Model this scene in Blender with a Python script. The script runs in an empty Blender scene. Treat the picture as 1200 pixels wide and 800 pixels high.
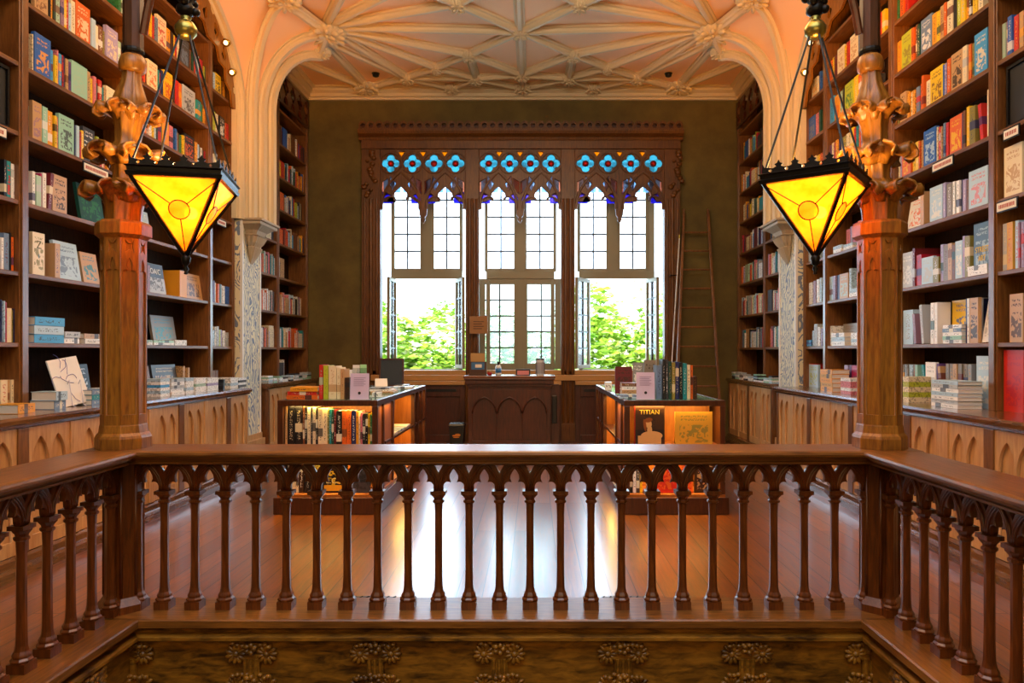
import bpy, bmesh, math, random
from mathutils import Vector, Matrix
S = bpy.context.scene
COL = S.collection
PI = math.pi
R = math.radians

# ------------------------------------------------------------------ camera, world, lights, exposure
cam = bpy.data.objects.new('camera', bpy.data.cameras.new('camera'))
COL.objects.link(cam)
cam.location = (0, 0, 1.55)
cam.rotation_euler = (R(90), 0, 0)
cam.data.sensor_width = 36
cam.data.lens = 25.2
cam.data.shift_x = -26 / 1200
cam.data.shift_y = 12 / 1200
cam.data.clip_start = 0.05
S.camera = cam
S.view_settings.view_transform = 'Standard'
S.view_settings.look = 'None'
S.view_settings.gamma = 1
S.view_settings.use_curve_mapping = False
S.view_settings.exposure = 0.0

W = bpy.data.worlds.new('sky'); S.world = W; W.use_nodes = True
bg = W.node_tree.nodes['Background']
bg.inputs[0].default_value = (0.74, 0.87, 1.0, 1)
bg.inputs[1].default_value = 4.0

def light(name, kind, loc, power, color, size=0.1, size_y=None, rot=(0, 0, 0), **kw):
    d = bpy.data.lights.new(name, kind)
    d.energy = power; d.color = color
    if kind == 'AREA':
        d.shape = 'RECTANGLE'; d.size = size; d.size_y = size_y or size
    elif kind in ('POINT', 'SPOT'):
        d.shadow_soft_size = size
    for k, v in kw.items(): setattr(d, k, v)
    o = bpy.data.objects.new(name, d); o.location = loc; o.rotation_euler = rot
    COL.objects.link(o)
    return o
light('sun', 'SUN', (0, 0, 20), 13.0, (1, .95, .85), rot=(R(48), 0, R(-15)), angle=R(2))
light('stair_skylight', 'AREA', (-.2, .6, 5.9), 270, (.74, .87, 1.0), 4.6, 4.6)
light('daylight_window', 'AREA', (-.2, 13.3, 3.4), 470, (.55, .78, 1.0), 5.0, 3.8, rot=(R(-90), 0, 0))
light('gallery_fill', 'AREA', (-.2, 6.9, 5.6), 175, (1.0, .68, .36), 3.2, 2.6)  # added warm fill over the whole gallery, not an actual fixture
light('ceiling_wash', 'AREA', (-.2, 3.6, 5.0), 250, (1.0, .80, .60), 4.0, 1.2, rot=(R(152), 0, 0))  # added unseen uplight that brightens the ceiling and vault
light('stair_fill', 'AREA', (-.2, -1.4, 2.6), 70, (1.0, .66, .30), 4.0, 2.0, rot=(R(80), 0, 0))  # added fill from behind the camera for fascia, balusters and columns
WARM = (1.0, .50, .13)

# ------------------------------------------------------------------ materials
def srgb(h):
    c = [int(h[i:i + 2], 16) / 255 for i in (0, 2, 4)]
    return tuple(x / 12.92 if x <= .04045 else ((x + .055) / 1.055) ** 2.4 for x in c) + (1,)
MC = {}
def new(name):
    m = bpy.data.materials.new(name); m.use_nodes = True
    nt = m.node_tree; p = nt.nodes['Principled BSDF']
    return m, nt, p
def N(nt, t, **kw):
    n = nt.nodes.new(t)
    for k, v in kw.items():
        if k in n.inputs.keys(): n.inputs[k].default_value = v
        else: setattr(n, k, v)
    return n
def plain(name, c, rough=.5, metal=0, bump=0, bscale=40, spec=None):
    if name in MC: return MC[name]
    m, nt, p = new(name)
    p.inputs['Base Color'].default_value = srgb(c) if isinstance(c, str) else c
    p.inputs['Roughness'].default_value = rough
    p.inputs['Metallic'].default_value = metal
    if spec is not None: p.inputs['Specular IOR Level'].default_value = spec
    if bump:
        tc = N(nt, 'ShaderNodeTexCoord'); n = N(nt, 'ShaderNodeTexNoise', Scale=bscale, Detail=4.0)
        b = N(nt, 'ShaderNodeBump', Strength=bump, Distance=.01)
        nt.links.new(tc.outputs['Object'], n.inputs['Vector']); nt.links.new(n.outputs['Fac'], b.inputs['Height'])
        nt.links.new(b.outputs[0], p.inputs['Normal'])
    MC[name] = m
    return m
def wood(name, dark, lite, rough=.4, axis=2, scale=6.0, streak=12.0, bump=.15, coat=0.0, spread=(.3, .72)):
    """grain runs along the given axis"""
    if name in MC: return MC[name]
    m, nt, p = new(name); L = nt.links
    tc = N(nt, 'ShaderNodeTexCoord'); mp = N(nt, 'ShaderNodeMapping')
    sc = [streak] * 3; sc[axis] = 1.0
    mp.inputs['Scale'].default_value = sc
    L.new(tc.outputs['Object'], mp.inputs['Vector'])
    n1 = N(nt, 'ShaderNodeTexNoise', Scale=scale, Detail=6.0, Roughness=.6, Distortion=.6)
    L.new(mp.outputs[0], n1.inputs['Vector'])
    n2 = N(nt, 'ShaderNodeTexNoise', Scale=1.7, Detail=3.0)
    L.new(tc.outputs['Object'], n2.inputs['Vector'])
    add = N(nt, 'ShaderNodeMath', operation='MULTIPLY_ADD'); add.inputs[1].default_value = .65
    L.new(n1.outputs['Fac'], add.inputs[0])
    k = N(nt, 'ShaderNodeMath', operation='MULTIPLY'); k.inputs[1].default_value = .35
    L.new(n2.outputs['Fac'], k.inputs[0]); L.new(k.outputs[0], add.inputs[2])
    cr = N(nt, 'ShaderNodeValToRGB')
    cr.color_ramp.elements[0].position = spread[0]; cr.color_ramp.elements[0].color = srgb(dark)
    cr.color_ramp.elements[1].position = spread[1]; cr.color_ramp.elements[1].color = srgb(lite)
    L.new(add.outputs[0], cr.inputs[0]); L.new(cr.outputs[0], p.inputs['Base Color'])
    p.inputs['Roughness'].default_value = rough
    p.inputs['Coat Weight'].default_value = coat; p.inputs['Coat Roughness'].default_value = .25
    b = N(nt, 'ShaderNodeBump', Strength=bump, Distance=.004)
    L.new(n1.outputs['Fac'], b.inputs['Height']); L.new(b.outputs[0], p.inputs['Normal'])
    MC[name] = m
    return m
W_RAIL = wood('polished_chestnut', '2e1204', '86420f', .34, 2, 6, 10, coat=.3)
W_RAILX = wood('polished_chestnut_rail', '3a1c08', 'a06424', .36, 0, 5, 14, coat=.2)
W_CASE = wood('bookcase_walnut', '46260e', '96602c', .33, 2, 5, 10, coat=.4)
W_SHELF = wood('shelf_walnut', '4a2a10', '98642e', .4, 1, 5, 10)
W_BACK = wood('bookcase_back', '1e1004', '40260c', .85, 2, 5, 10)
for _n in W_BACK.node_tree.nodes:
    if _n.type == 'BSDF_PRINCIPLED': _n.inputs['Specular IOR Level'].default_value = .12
W_OAK = wood('golden_oak_panel', 'a8703a', 'dcae74', .4, 2, 4, 8, bump=.08)
W_DARK = wood('dark_mahogany', '260c05', '5e2a10', .38, 2, 5, 10, coat=.2)
W_WIN = wood('window_oak', '361806', '85500f', .42, 2, 5, 10)
W_COL = wood('carved_cherry', '502408', 'b87820', .42, 2, 6, 9, bump=.3, coat=.12)
W_FAS = wood('figured_fascia_oak', '3c2204', 'a8701e', .42, 0, 7, 4, bump=.25, spread=(.38, .62))
W_TAB = wood('table_mahogany', '2a1006', '60300f', .35, 2, 5, 10, coat=.3)
W_TABIN = wood('table_oak_inside', '8a4a12', 'b9702a', .45, 2, 4, 8)
M_CREAM = plain('cream_plaster_rib', 'd9c6a2', .55, bump=.05)
M_WEB = plain('salmon_ceiling', 'f6c89c', .75, bump=.03, bscale=6)
M_IRON = plain('dark_iron', '1a1510', .4, .6, bump=.2)
M_BRASS = plain('aged_brass', '9a8a45', .3, .9)
M_GOLD = plain('spot_gold', 'd0a840', .25, .9)
M_WHITE = plain('white_paint', 'e8e4dc', .45)
M_CASE = plain('casement_paint', '8d8368', .5)
M_CASED = plain('casement_paint_dark', '6a5a35', .5)
M_BLACK = plain('black_plastic', '101010', .35)
M_PAPER = plain('paper', 'e8e2d2', .8)
M_LEAD = plain('leading', '2a2620', .5, .5)

def mk_wall():
    m, nt, p = new('olive_brown_plaster'); L = nt.links
    tc = N(nt, 'ShaderNodeTexCoord'); n = N(nt, 'ShaderNodeTexNoise', Scale=1.6, Detail=6.0, Roughness=.65)
    L.new(tc.outputs['Object'], n.inputs['Vector'])
    cr = N(nt, 'ShaderNodeValToRGB')
    cr.color_ramp.elements[0].position = .35; cr.color_ramp.elements[0].color = srgb('564618')
    cr.color_ramp.elements[1].position = .7; cr.color_ramp.elements[1].color = srgb('726028')
    L.new(n.outputs['Fac'], cr.inputs[0]); L.new(cr.outputs[0], p.inputs['Base Color'])
    p.inputs['Roughness'].default_value = .75
    return m
M_WALL = mk_wall()
def mk_floor():
    m, nt, p = new('plank_floor'); L = nt.links
    tc = N(nt, 'ShaderNodeTexCoord'); mp = N(nt, 'ShaderNodeMapping'); mp.inputs['Rotation'].default_value = (0, 0, R(90))
    L.new(tc.outputs['Object'], mp.inputs['Vector'])
    br = N(nt, 'ShaderNodeTexBrick')
    br.inputs['Scale'].default_value = 1.0; br.inputs['Brick Width'].default_value = 3.1; br.inputs['Row Height'].default_value = .165
    br.inputs['Mortar Size'].default_value = .0035; br.inputs['Mortar Smooth'].default_value = .2; br.inputs['Bias'].default_value = 0
    br.offset = .37
    br.inputs['Color1'].default_value = srgb('7c3c12'); br.inputs['Color2'].default_value = srgb('9c5a22'); br.inputs['Mortar'].default_value = srgb('241005')
    L.new(mp.outputs[0], br.inputs['Vector'])
    mp2 = N(nt, 'ShaderNodeMapping'); mp2.inputs['Scale'].default_value = (14, 1, 1)
    L.new(tc.outputs['Object'], mp2.inputs['Vector'])
    n = N(nt, 'ShaderNodeTexNoise', Scale=3.0, Detail=6.0, Distortion=.8); L.new(mp2.outputs[0], n.inputs['Vector'])
    cr = N(nt, 'ShaderNodeValToRGB'); cr.color_ramp.elements[0].position = .3; cr.color_ramp.elements[0].color = (.45, .42, .4, 1)
    cr.color_ramp.elements[1].position = .7; cr.color_ramp.elements[1].color = (1, 1, 1, 1)
    L.new(n.outputs['Fac'], cr.inputs[0])
    mx = N(nt, 'ShaderNodeMix', data_type='RGBA', blend_type='MULTIPLY'); mx.inputs[0].default_value = 1
    L.new(br.outputs['Color'], mx.inputs[6]); L.new(cr.outputs[0], mx.inputs[7]); L.new(mx.outputs[2], p.inputs['Base Color'])
    rr = N(nt, 'ShaderNodeMapRange'); rr.inputs['To Min'].default_value = .24; rr.inputs['To Max'].default_value = .42
    L.new(n.outputs['Fac'], rr.inputs['Value']); L.new(rr.outputs[0], p.inputs['Roughness'])
    p.inputs['Coat Weight'].default_value = 1.0; p.inputs['Coat Roughness'].default_value = .2; p.inputs['Coat IOR'].default_value = 1.5
    b = N(nt, 'ShaderNodeBump', Strength=.4, Distance=.004, invert=True)
    L.new(br.outputs['Fac'], b.inputs['Height'])
    L.new(b.outputs[0], p.inputs['Normal'])
    return m
M_FLOOR = mk_floor()
def mk_glass(name, col, gloss=.08, haze=0.0):
    m, nt, p = new(name); L = nt.links; nt.nodes.remove(p); out = nt.nodes['Material Output']
    t = N(nt, 'ShaderNodeBsdfTransparent', Color=col); g = N(nt, 'ShaderNodeBsdfGlossy', Roughness=.05)
    mx = N(nt, 'ShaderNodeMixShader', Fac=gloss); L.new(t.outputs[0], mx.inputs[1]); L.new(g.outputs[0], mx.inputs[2])
    last = mx
    if haze:
        tr = N(nt, 'ShaderNodeBsdfTranslucent', Color=col); m2 = N(nt, 'ShaderNodeMixShader', Fac=haze)
        L.new(mx.outputs[0], m2.inputs[1]); L.new(tr.outputs[0], m2.inputs[2]); last = m2
    L.new(last.outputs[0], out.inputs[0])
    return m
M_GLASS = mk_glass('window_glass', (.93, .96, .96, 1))
M_MILK = mk_glass('cloudy_window_glass', (.90, .92, .97, 1), .05, .45)
M_MILK2 = mk_glass('faintly_cloudy_glass', (.85, .9, .87, 1), .05, .10)
M_CYAN = mk_glass('cyan_stained_glass', (.16, .46, .52, 1), .05, .35)
M_RED = mk_glass('red_stained_glass', (.9, .05, .04, 1), .05, .5)
M_AMBG = mk_glass('orange_stained_glass', (.8, .35, .01, 1), .05, .4)
M_PINK = mk_glass('pink_stained_glass', (.6, .28, .2, 1), .05, .55)
M_BLUEG = mk_glass('blue_stained_glass', (.1, .08, .6, 1), .05, .5)
M_PALEG = mk_glass('pale_blue_stained_glass', (.4, .55, .7, 1), .05, .55)
M_TOPG = plain('green_glass_top', '5f9a90', .08)
def mk_lampglass():
    m, nt, p = new('amber_lamp_glass'); L = nt.links
    tc = N(nt, 'ShaderNodeTexCoord'); n = N(nt, 'ShaderNodeTexNoise', Scale=14.0, Detail=5.0)
    L.new(tc.outputs['Object'], n.inputs['Vector'])
    cr = N(nt, 'ShaderNodeValToRGB'); cr.color_ramp.elements[0].position = .3; cr.color_ramp.elements[0].color = srgb('f7a014')
    cr.color_ramp.elements[1].position = .65; cr.color_ramp.elements[1].color = srgb('ffc03c')
    L.new(n.outputs['Fac'], cr.inputs[0])
    L.new(cr.outputs[0], p.inputs['Base Color'])
    p.inputs['Roughness'].default_value = .35
    L.new(cr.outputs[0], p.inputs['Emission Color']); p.inputs['Emission Strength'].default_value = .9
    nt.nodes.remove(nt.nodes['Material Output']); out = N(nt, 'ShaderNodeOutputMaterial')
    tr = N(nt, 'ShaderNodeBsdfTransparent', Color=srgb('ffc860')); tl = N(nt, 'ShaderNodeBsdfTranslucent')
    L.new(cr.outputs[0], tl.inputs['Color'])
    a = N(nt, 'ShaderNodeMixShader', Fac=.5); L.new(p.outputs[0], a.inputs[1]); L.new(tl.outputs[0], a.inputs[2])
    b = N(nt, 'ShaderNodeMixShader', Fac=.36); L.new(a.outputs[0], b.inputs[1]); L.new(tr.outputs[0], b.inputs[2])
    L.new(b.outputs[0], out.inputs[0])
    return m
M_LAMP = mk_lampglass()
def emit(name, c, s):
    m, nt, p = new(name); p.inputs['Base Color'].default_value = c
    p.inputs['Emission Color'].default_value = c; p.inputs['Emission Strength'].default_value = s
    return m
M_BULB = emit('lit_bulb', (1, .85, .55, 1), 60)
M_LENS = emit('lit_lens', (1, .8, .4, 1), 3)
M_STRIP = emit('lit_led_strip', (1, .62, .15, 1), 5)

def mk_book():
    """cover colour from the object's own colour; a second colour from the object's property c2; layout in generated coordinates"""
    m, nt, p = new('book_cover'); L = nt.links
    oi = N(nt, 'ShaderNodeObjectInfo'); c2 = N(nt, 'ShaderNodeAttribute', attribute_type='OBJECT', attribute_name='c2')
    fo = N(nt, 'ShaderNodeAttribute', attribute_type='OBJECT', attribute_name='faced')
    tc = N(nt, 'ShaderNodeTexCoord'); sp = N(nt, 'ShaderNodeSeparateXYZ'); L.new(tc.outputs['Generated'], sp.inputs[0])
    def M(op, a, b=None, c=None):
        n = N(nt, 'ShaderNodeMath', operation=op)
        for i, v in enumerate((a, b, c)):
            if v is None: continue
            if isinstance(v, (int, float)): n.inputs[i].default_value = v
            else: L.new(v, n.inputs[i])
        return n.outputs[0]
    x, z = sp.outputs['X'], sp.outputs['Z']; rnd = oi.outputs['Random']
    def band(v, a, b): return M('MULTIPLY', M('GREATER_THAN', v, a), M('LESS_THAN', v, b))
    # spine: a label band at a height that differs from book to book
    lo = M('MULTIPLY_ADD', M('FRACT', M('MULTIPLY', rnd, 7.31)), .5, .12)
    sb = M('MULTIPLY', band(z, lo, M('ADD', lo, .22)), M('GREATER_THAN', M('FRACT', M('MULTIPLY', rnd, 13.7)), .45))
    # lettering on the spine: fine strokes
    off = N(nt, 'ShaderNodeCombineXYZ'); L.new(M('MULTIPLY', rnd, 50), off.inputs[0])
    va = N(nt, 'ShaderNodeVectorMath', operation='ADD'); L.new(tc.outputs['Object'], va.inputs[0]); L.new(off.outputs[0], va.inputs[1])
    nz = N(nt, 'ShaderNodeTexNoise', Scale=90.0, Detail=1.0); L.new(va.outputs[0], nz.inputs['Vector'])
    txt = M('MULTIPLY', M('GREATER_THAN', nz.outputs['Fac'], .56), M('MULTIPLY', band(x, .3, .7), band(z, .15, .88)))
    spine = M('MAXIMUM', sb, txt)
    # cover: title lines at the top, a picture area below
    n2 = N(nt, 'ShaderNodeTexNoise', Scale=16.0, Detail=3.0, Distortion=1.5); L.new(va.outputs[0], n2.inputs['Vector'])
    pic = M('MULTIPLY', M('GREATER_THAN', n2.outputs['Fac'], .5), M('MULTIPLY', band(x, .12, .88), band(z, .1, .62)))
    nt3 = N(nt, 'ShaderNodeTexNoise', Scale=70.0, Detail=1.0); L.new(va.outputs[0], nt3.inputs['Vector'])
    tl = M('MULTIPLY', M('GREATER_THAN', nt3.outputs['Fac'], .5), M('MULTIPLY', band(x, .15, .85), M('MAXIMUM', band(z, .74, .8), band(z, .84, .89))))
    cov = M('MAXIMUM', pic, tl)
    fac = M('ADD', M('MULTIPLY', spine, M('SUBTRACT', 1, fo.outputs['Fac'])), M('MULTIPLY', cov, fo.outputs['Fac']))
    mx = N(nt, 'ShaderNodeMix', data_type='RGBA'); L.new(M('MULTIPLY', fac, .85), mx.inputs[0])
    L.new(oi.outputs['Color'], mx.inputs[6]); L.new(c2.outputs['Color'], mx.inputs[7])
    L.new(mx.outputs[2], p.inputs['Base Color']); p.inputs['Roughness'].default_value = .42
    return m
M_BOOK = mk_book()

# ------------------------------------------------------------------ helpers
def wloc(o):
    v = Vector((0, 0, 0))
    while o is not None: v += o.location; o = o.parent
    return v
def obj(name, src, mat=None, parent=None, local=False, smooth=False, bevel=0):
    """link one mesh; geometry is in world metres unless local (then it is in the parent's own frame)"""
    if isinstance(src, bmesh.types.BMesh):
        me = bpy.data.meshes.new(name)
        bmesh.ops.recalc_face_normals(src, faces=src.faces)
        src.to_mesh(me); src.free()
    else: me = src
    if mat is not None and not me.materials:
        for m in (mat if isinstance(mat, (list, tuple)) else [mat]): me.materials.append(m)
    if smooth:
        for f in me.polygons: f.use_smooth = True
    o = bpy.data.objects.new(name, me); COL.objects.link(o)
    if parent is not None:
        o.parent = parent
        if not local: o.location = -wloc(parent)
    if bevel:
        b = o.modifiers.new('bevel', 'BEVEL'); b.width = bevel; b.segments = 2; b.limit_method = 'ANGLE'; b.angle_limit = R(40)
    return o
def tag(o, label, cat, group=None):
    o['label'] = label; o['category'] = cat
    if group: o['group'] = group
    return o
def thing(name, label, cat, loc=(0, 0, 0), rz=0, group=None):
    o = bpy.data.objects.new(name, None); COL.objects.link(o); o.location = loc; o.rotation_euler = (0, 0, rz)
    o.empty_display_size = .1
    return tag(o, label, cat, group)
def struct(name, bm, mat, **k):
    o = obj(name, bm, mat, **k); o['kind'] = 'structure'; return o
def BM(): return bmesh.new()
def box(bm, x0, x1, y0, y1, z0, z1, mi=0):
    v = [bm.verts.new((x, y, z)) for x in (x0, x1) for y in (y0, y1) for z in (z0, z1)]
    for f in ((0, 1, 3, 2), (4, 6, 7, 5), (0, 4, 5, 1), (2, 3, 7, 6), (0, 2, 6, 4), (1, 5, 7, 3)):
        bm.faces.new([v[i] for i in f]).material_index = mi
    return v
def lathe(bm, prof, c=(0, 0, 0), n=16, rot=0, sx=1, sy=1, shift=None, mi=0):
    rings = []
    for r, z in prof:
        dx, dy = shift(z) if shift else (0, 0)
        rings.append([bm.verts.new((c[0] + dx + sx * r * math.cos(rot + 2 * PI * i / n), c[1] + dy + sy * r * math.sin(rot + 2 * PI * i / n), c[2] + z)) for i in range(n)])
    for a, b in zip(rings, rings[1:]):
        for i in range(n):
            bm.faces.new((a[i], a[(i + 1) % n], b[(i + 1) % n], b[i])).material_index = mi
    bm.faces.new(rings[0][::-1]).material_index = mi; bm.faces.new(rings[-1]).material_index = mi
def frame_at(pts, i):
    a = pts[max(i - 1, 0)]; b = pts[min(i + 1, len(pts) - 1)]
    return (b - a).normalized()
def tube(bm, pts, r, n=6, mi=0, rs=None):
    pts = [Vector(p) for p in pts]; rings = []
    up = Vector((0, 0, 1)) if abs(frame_at(pts, 0).z) < .9 else Vector((0, 1, 0))
    for i, p in enumerate(pts):
        t = frame_at(pts, i); s = t.cross(up)
        if s.length < 1e-4: s = t.cross(Vector((1, 0, 0)))
        s.normalize(); u = s.cross(t).normalized(); up = u
        rr = rs[i] if rs else r
        rings.append([bm.verts.new(p + rr * (math.cos(2 * PI * k / n) * s + math.sin(2 * PI * k / n) * u)) for k in range(n)])
    for a, b in zip(rings, rings[1:]):
        for k in range(n): bm.faces.new((a[k], a[(k + 1) % n], b[(k + 1) % n], b[k])).material_index = mi
    bm.faces.new(rings[0][::-1]).material_index = mi; bm.faces.new(rings[-1]).material_index = mi
def sweep(bm, prof, pts, up=Vector((0, 0, 1)), sides=None):
    """prof: closed list of (side, up) offsets, swept along pts; up (or a list of ups) fixes the roll"""
    pts = [Vector(p) for p in pts]; rings = []
    for i, p in enumerate(pts):
        t = frame_at(pts, i); U = up[i] if isinstance(up, list) else up
        s = t.cross(U)
        if s.length < 1e-4: s = Vector((1, 0, 0))
        s.normalize(); u = s.cross(t).normalized()
        rings.append([bm.verts.new(p + a * s + b * u) for a, b in prof])
    n = len(prof)
    for a, b in zip(rings, rings[1:]):
        for k in range(n): bm.faces.new((a[k], a[(k + 1) % n], b[(k + 1) % n], b[k]))
    bm.faces.new(rings[0][::-1]); bm.faces.new(rings[-1])
def extrude_x(bm, poly, x0, x1):
    """poly of (y, z) extruded along x"""
    a = [bm.verts.new((x0, y, z)) for y, z in poly]; b = [bm.verts.new((x1, y, z)) for y, z in poly]; n = len(poly)
    for k in range(n): bm.faces.new((a[k], a[(k + 1) % n], b[(k + 1) % n], b[k]))
    bm.faces.new(a[::-1]); bm.faces.new(b)
def cutout(loops, depth, bevel=0.0, res=1):
    """flat board with holes: loops of (x, z); returned mesh stands in the xz plane, thickness depth about y=0"""
    cu = bpy.data.curves.new('cut', 'CURVE'); cu.dimensions = '2D'; cu.fill_mode = 'BOTH'; cu.extrude = depth / 2 - bevel; cu.bevel_depth = bevel; cu.bevel_resolution = res
    if bevel: cu.offset = -bevel
    for lp in loops:
        s = cu.splines.new('POLY'); s.points.add(len(lp) - 1)
        for q, (x, z) in zip(s.points, lp): q.co = (x, z, 0, 1)
        s.use_cyclic_u = True
    o = bpy.data.objects.new('cut', cu); COL.objects.link(o)
    dg = bpy.context.evaluated_depsgraph_get(); dg.update()
    me = bpy.data.meshes.new_from_object(o.evaluated_get(dg))
    bpy.data.objects.remove(o); bpy.data.curves.remove(cu)
    me.transform(Matrix.Rotation(R(90), 4, 'X'))
    return me
def arc(cx, cz, r, a0, a1, n=8):
    return [(cx + r * math.cos(R(a0 + (a1 - a0) * i / n)), cz + r * math.sin(R(a0 + (a1 - a0) * i / n))) for i in range(n + 1)]
def pointed(x0, x1, z0, zt, n=8):
    """pointed arch from (x0,z0) over the apex to (x1,z0)"""
    w = (x1 - x0) / 2; h = zt - z0; r = (w * w + h * h) / (2 * w)
    a = math.atan2(h, w - r) if r > w else PI / 2
    ang = math.acos(max(-1, min(1, (r - w) / r)))
    L = [(x0 + r - r * math.cos(ang * i / n), z0 + r * math.sin(ang * i / n)) for i in range(n + 1)]
    Rr = [(x1 - r + r * math.cos(ang * i / n), z0 + r * math.sin(ang * i / n)) for i in range(n + 1)][::-1]
    return L + Rr[1:]
def trefoil(x0, x1, z0, zt, n=6):
    """opening head with three lobes and two cusps"""
    w = x1 - x0; h = zt - z0; c = (x0 + x1) / 2
    r1 = w * .27
    L = [(x0, z0)] + arc(x0 + r1, z0 + h * .22, r1, 180, 62, n)
    cusp = (c - w * .17, z0 + h * .42)
    P = [(x0, z0)] + arc(x0 + w * .22, z0 + h * .2, w * .22, 180, 55, n) + [(c - w * .16, z0 + h * .40), (c - w * .22, z0 + h * .55), (c - w * .2, z0 + h * .7), (c - w * .1, z0 + h * .88), (c, zt)]
    Q = [(2 * c - x, z) for x, z in P][::-1]
    return P + Q[1:]
def copy_tree(o, parent=None):
    c = o.copy(); COL.objects.link(c); c.parent = parent
    for ch in o.children: copy_tree(ch, c)
    return c
def text(name, s, size, mat, parent, loc, rot, ext=.001, sx=1.0):
    cu = bpy.data.curves.new(name, 'FONT'); cu.body = s; cu.size = size; cu.extrude = ext; cu.align_x = 'CENTER'; cu.align_y = 'CENTER'
    q = bpy.data.objects.new(name, cu); COL.objects.link(q)
    dg = bpy.context.evaluated_depsgraph_get(); dg.update(); me = bpy.data.meshes.new_from_object(q.evaluated_get(dg))
    bpy.data.objects.remove(q); bpy.data.curves.remove(cu); me.materials.clear(); me.materials.append(mat)
    o = bpy.data.objects.new(name, me); COL.objects.link(o)
    o.parent = parent; o.location = loc; o.rotation_euler = rot; o.scale = (sx, 1, 1)
    return o
XC = -.2          # the room's middle line
def mirror_x(x): return 2 * XC - x

# ================================================================== THE ROOM
YB = 12.54
bm = BM()
box(bm, -4.4, 4.0, 4.02, 12.6, -.18, 0)
box(bm, -4.4, -2.40, -2, 4.02, -.18, 0)
box(bm, 2.02, 4.0, -2, 4.02, -.18, 0)
struct('floor', bm, M_FLOOR)
bm = BM(); box(bm, -4.4, 4.0, -2.2, 4.02, -3.3, -3.1); struct('floor_stairwell', bm, W_DARK)
bm = BM(); box(bm, -4.5, -4.3, -2.2, 13.0, -3.2, 6.3); struct('wall_left', bm, M_WALL)
bm = BM(); box(bm, 3.9, 4.1, -2.2, 13.0, -3.2, 6.3); struct('wall_right', bm, M_WALL)
bm = BM(); box(bm, -4.3, 3.9, -2.2, -2.0, -3.2, 6.3); struct('wall_rear', bm, M_WALL)
bm = BM()
WX0, WX1, WZ0, WZ1 = -2.82, 2.40, 1.15, 5.15
box(bm, -4.3, WX0, YB, 12.99, 0, 6.3); box(bm, WX1, 3.9, YB, 12.99, 0, 6.3)
box(bm, WX0, WX1, YB, 12.99, WZ1, 6.3); box(bm, WX0, WX1, YB, 12.99, 0, WZ0)
struct('wall_back', bm, M_WALL)
HC = 6.15
bm = BM(); box(bm, -4.3, 3.9, -2.0, 12.54, HC, HC + .12); struct('ceiling', bm, M_WEB)

# ---- vault: ribs and webs springing from the two piers
def rib_path(b, e, hs, n=14):
    P = [(b[0], b[1], 3.3), (b[0], b[1], (3.3 + hs) / 2), (b[0], b[1], hs)]
    for i in range(1, n + 1):
        s = i / n * PI / 2
        k = 1 - math.cos(s)
        P.append((b[0] + (e[0] - b[0]) * k, b[1] + (e[1] - b[1]) * k, hs + (e[2] - hs) * math.sin(s)))
    return P
R1 = rib_path((3.70, 9.46), (3.70, 7.2, 6.12), 4.75, 18)
R2 = rib_path((3.60, 9.60), (3.00, 9.18, 6.06), 4.70, 18)
R3 = rib_path((3.55, 9.82), (2.72, 10.05, 6.00), 4.80, 18)
R4 = rib_path((3.49, 10.02), (2.92, 10.42, 5.86), 4.90, 18)
RIBP = [(-.085, .06), (-.085, -.005), (-.062, -.005), (-.062, -.03), (-.035, -.045), (-.028, -.085), (.028, -.085), (.035, -.045), (.062, -.03), (.062, -.005), (.085, -.005), (.085, .06)]
def U2X(u, side): return XC + side * u
n_trim = 0
for side in (-1, 1):
    nm = 'left' if side < 0 else 'right'
    for w, (A, B) in enumerate(((R1, R2), (R2, R3), (R3, R4))):
        bm = BM(); g = []
        for pa, pb in zip(A, B):
            row = []
            for k in range(7):
                q = k / 6; x = pa[0] + (pb[0] - pa[0]) * q; y = pa[1] + (pb[1] - pa[1]) * q; z = pa[2] + (pb[2] - pa[2]) * q
                row.append(bm.verts.new((U2X(x + .03 * math.sin(PI * q), side), y, z)))
            g.append(row)
        for a, b in zip(g, g[1:]):
            for k in range(6): bm.faces.new((a[k], a[k + 1], b[k + 1], b[k]))
        o = struct('ceiling_vault_web', bm, M_WEB, smooth=True)
        o.modifiers.new('thick', 'SOLIDIFY').thickness = .01
    for P in (R1, R2, R3, R4):
        pts = [Vector((U2X(u, side), y, z)) for u, y, z in P]
        e = P[-1]; b = P[0]
        hd = Vector((side * (e[0] - b[0]), e[1] - b[1], 0))
        ups = []
        for i, p in enumerate(pts):
            t = frame_at(pts, i)
            out = Vector((-side, -.35, 0)) if P is not R1 else Vector((-side, -.2, 0))
            k = min(1, max(0, (p.z - 4.7) / 1.2))
            v = (out.normalized() * (1 - k) + Vector((-side * .25, -.2, -1)).normalized() * k)
            if P is R1: v = Vector((-side, 0, 0)) * (1 - .3 * k) + Vector((0, 0, -1)) * .3 * k
            ups.append(-v)
        bm = BM(); sweep(bm, RIBP, pts, ups)
        n_trim += 1
        struct('trim_vault_rib_%d' % n_trim, bm, M_CREAM)

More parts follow.
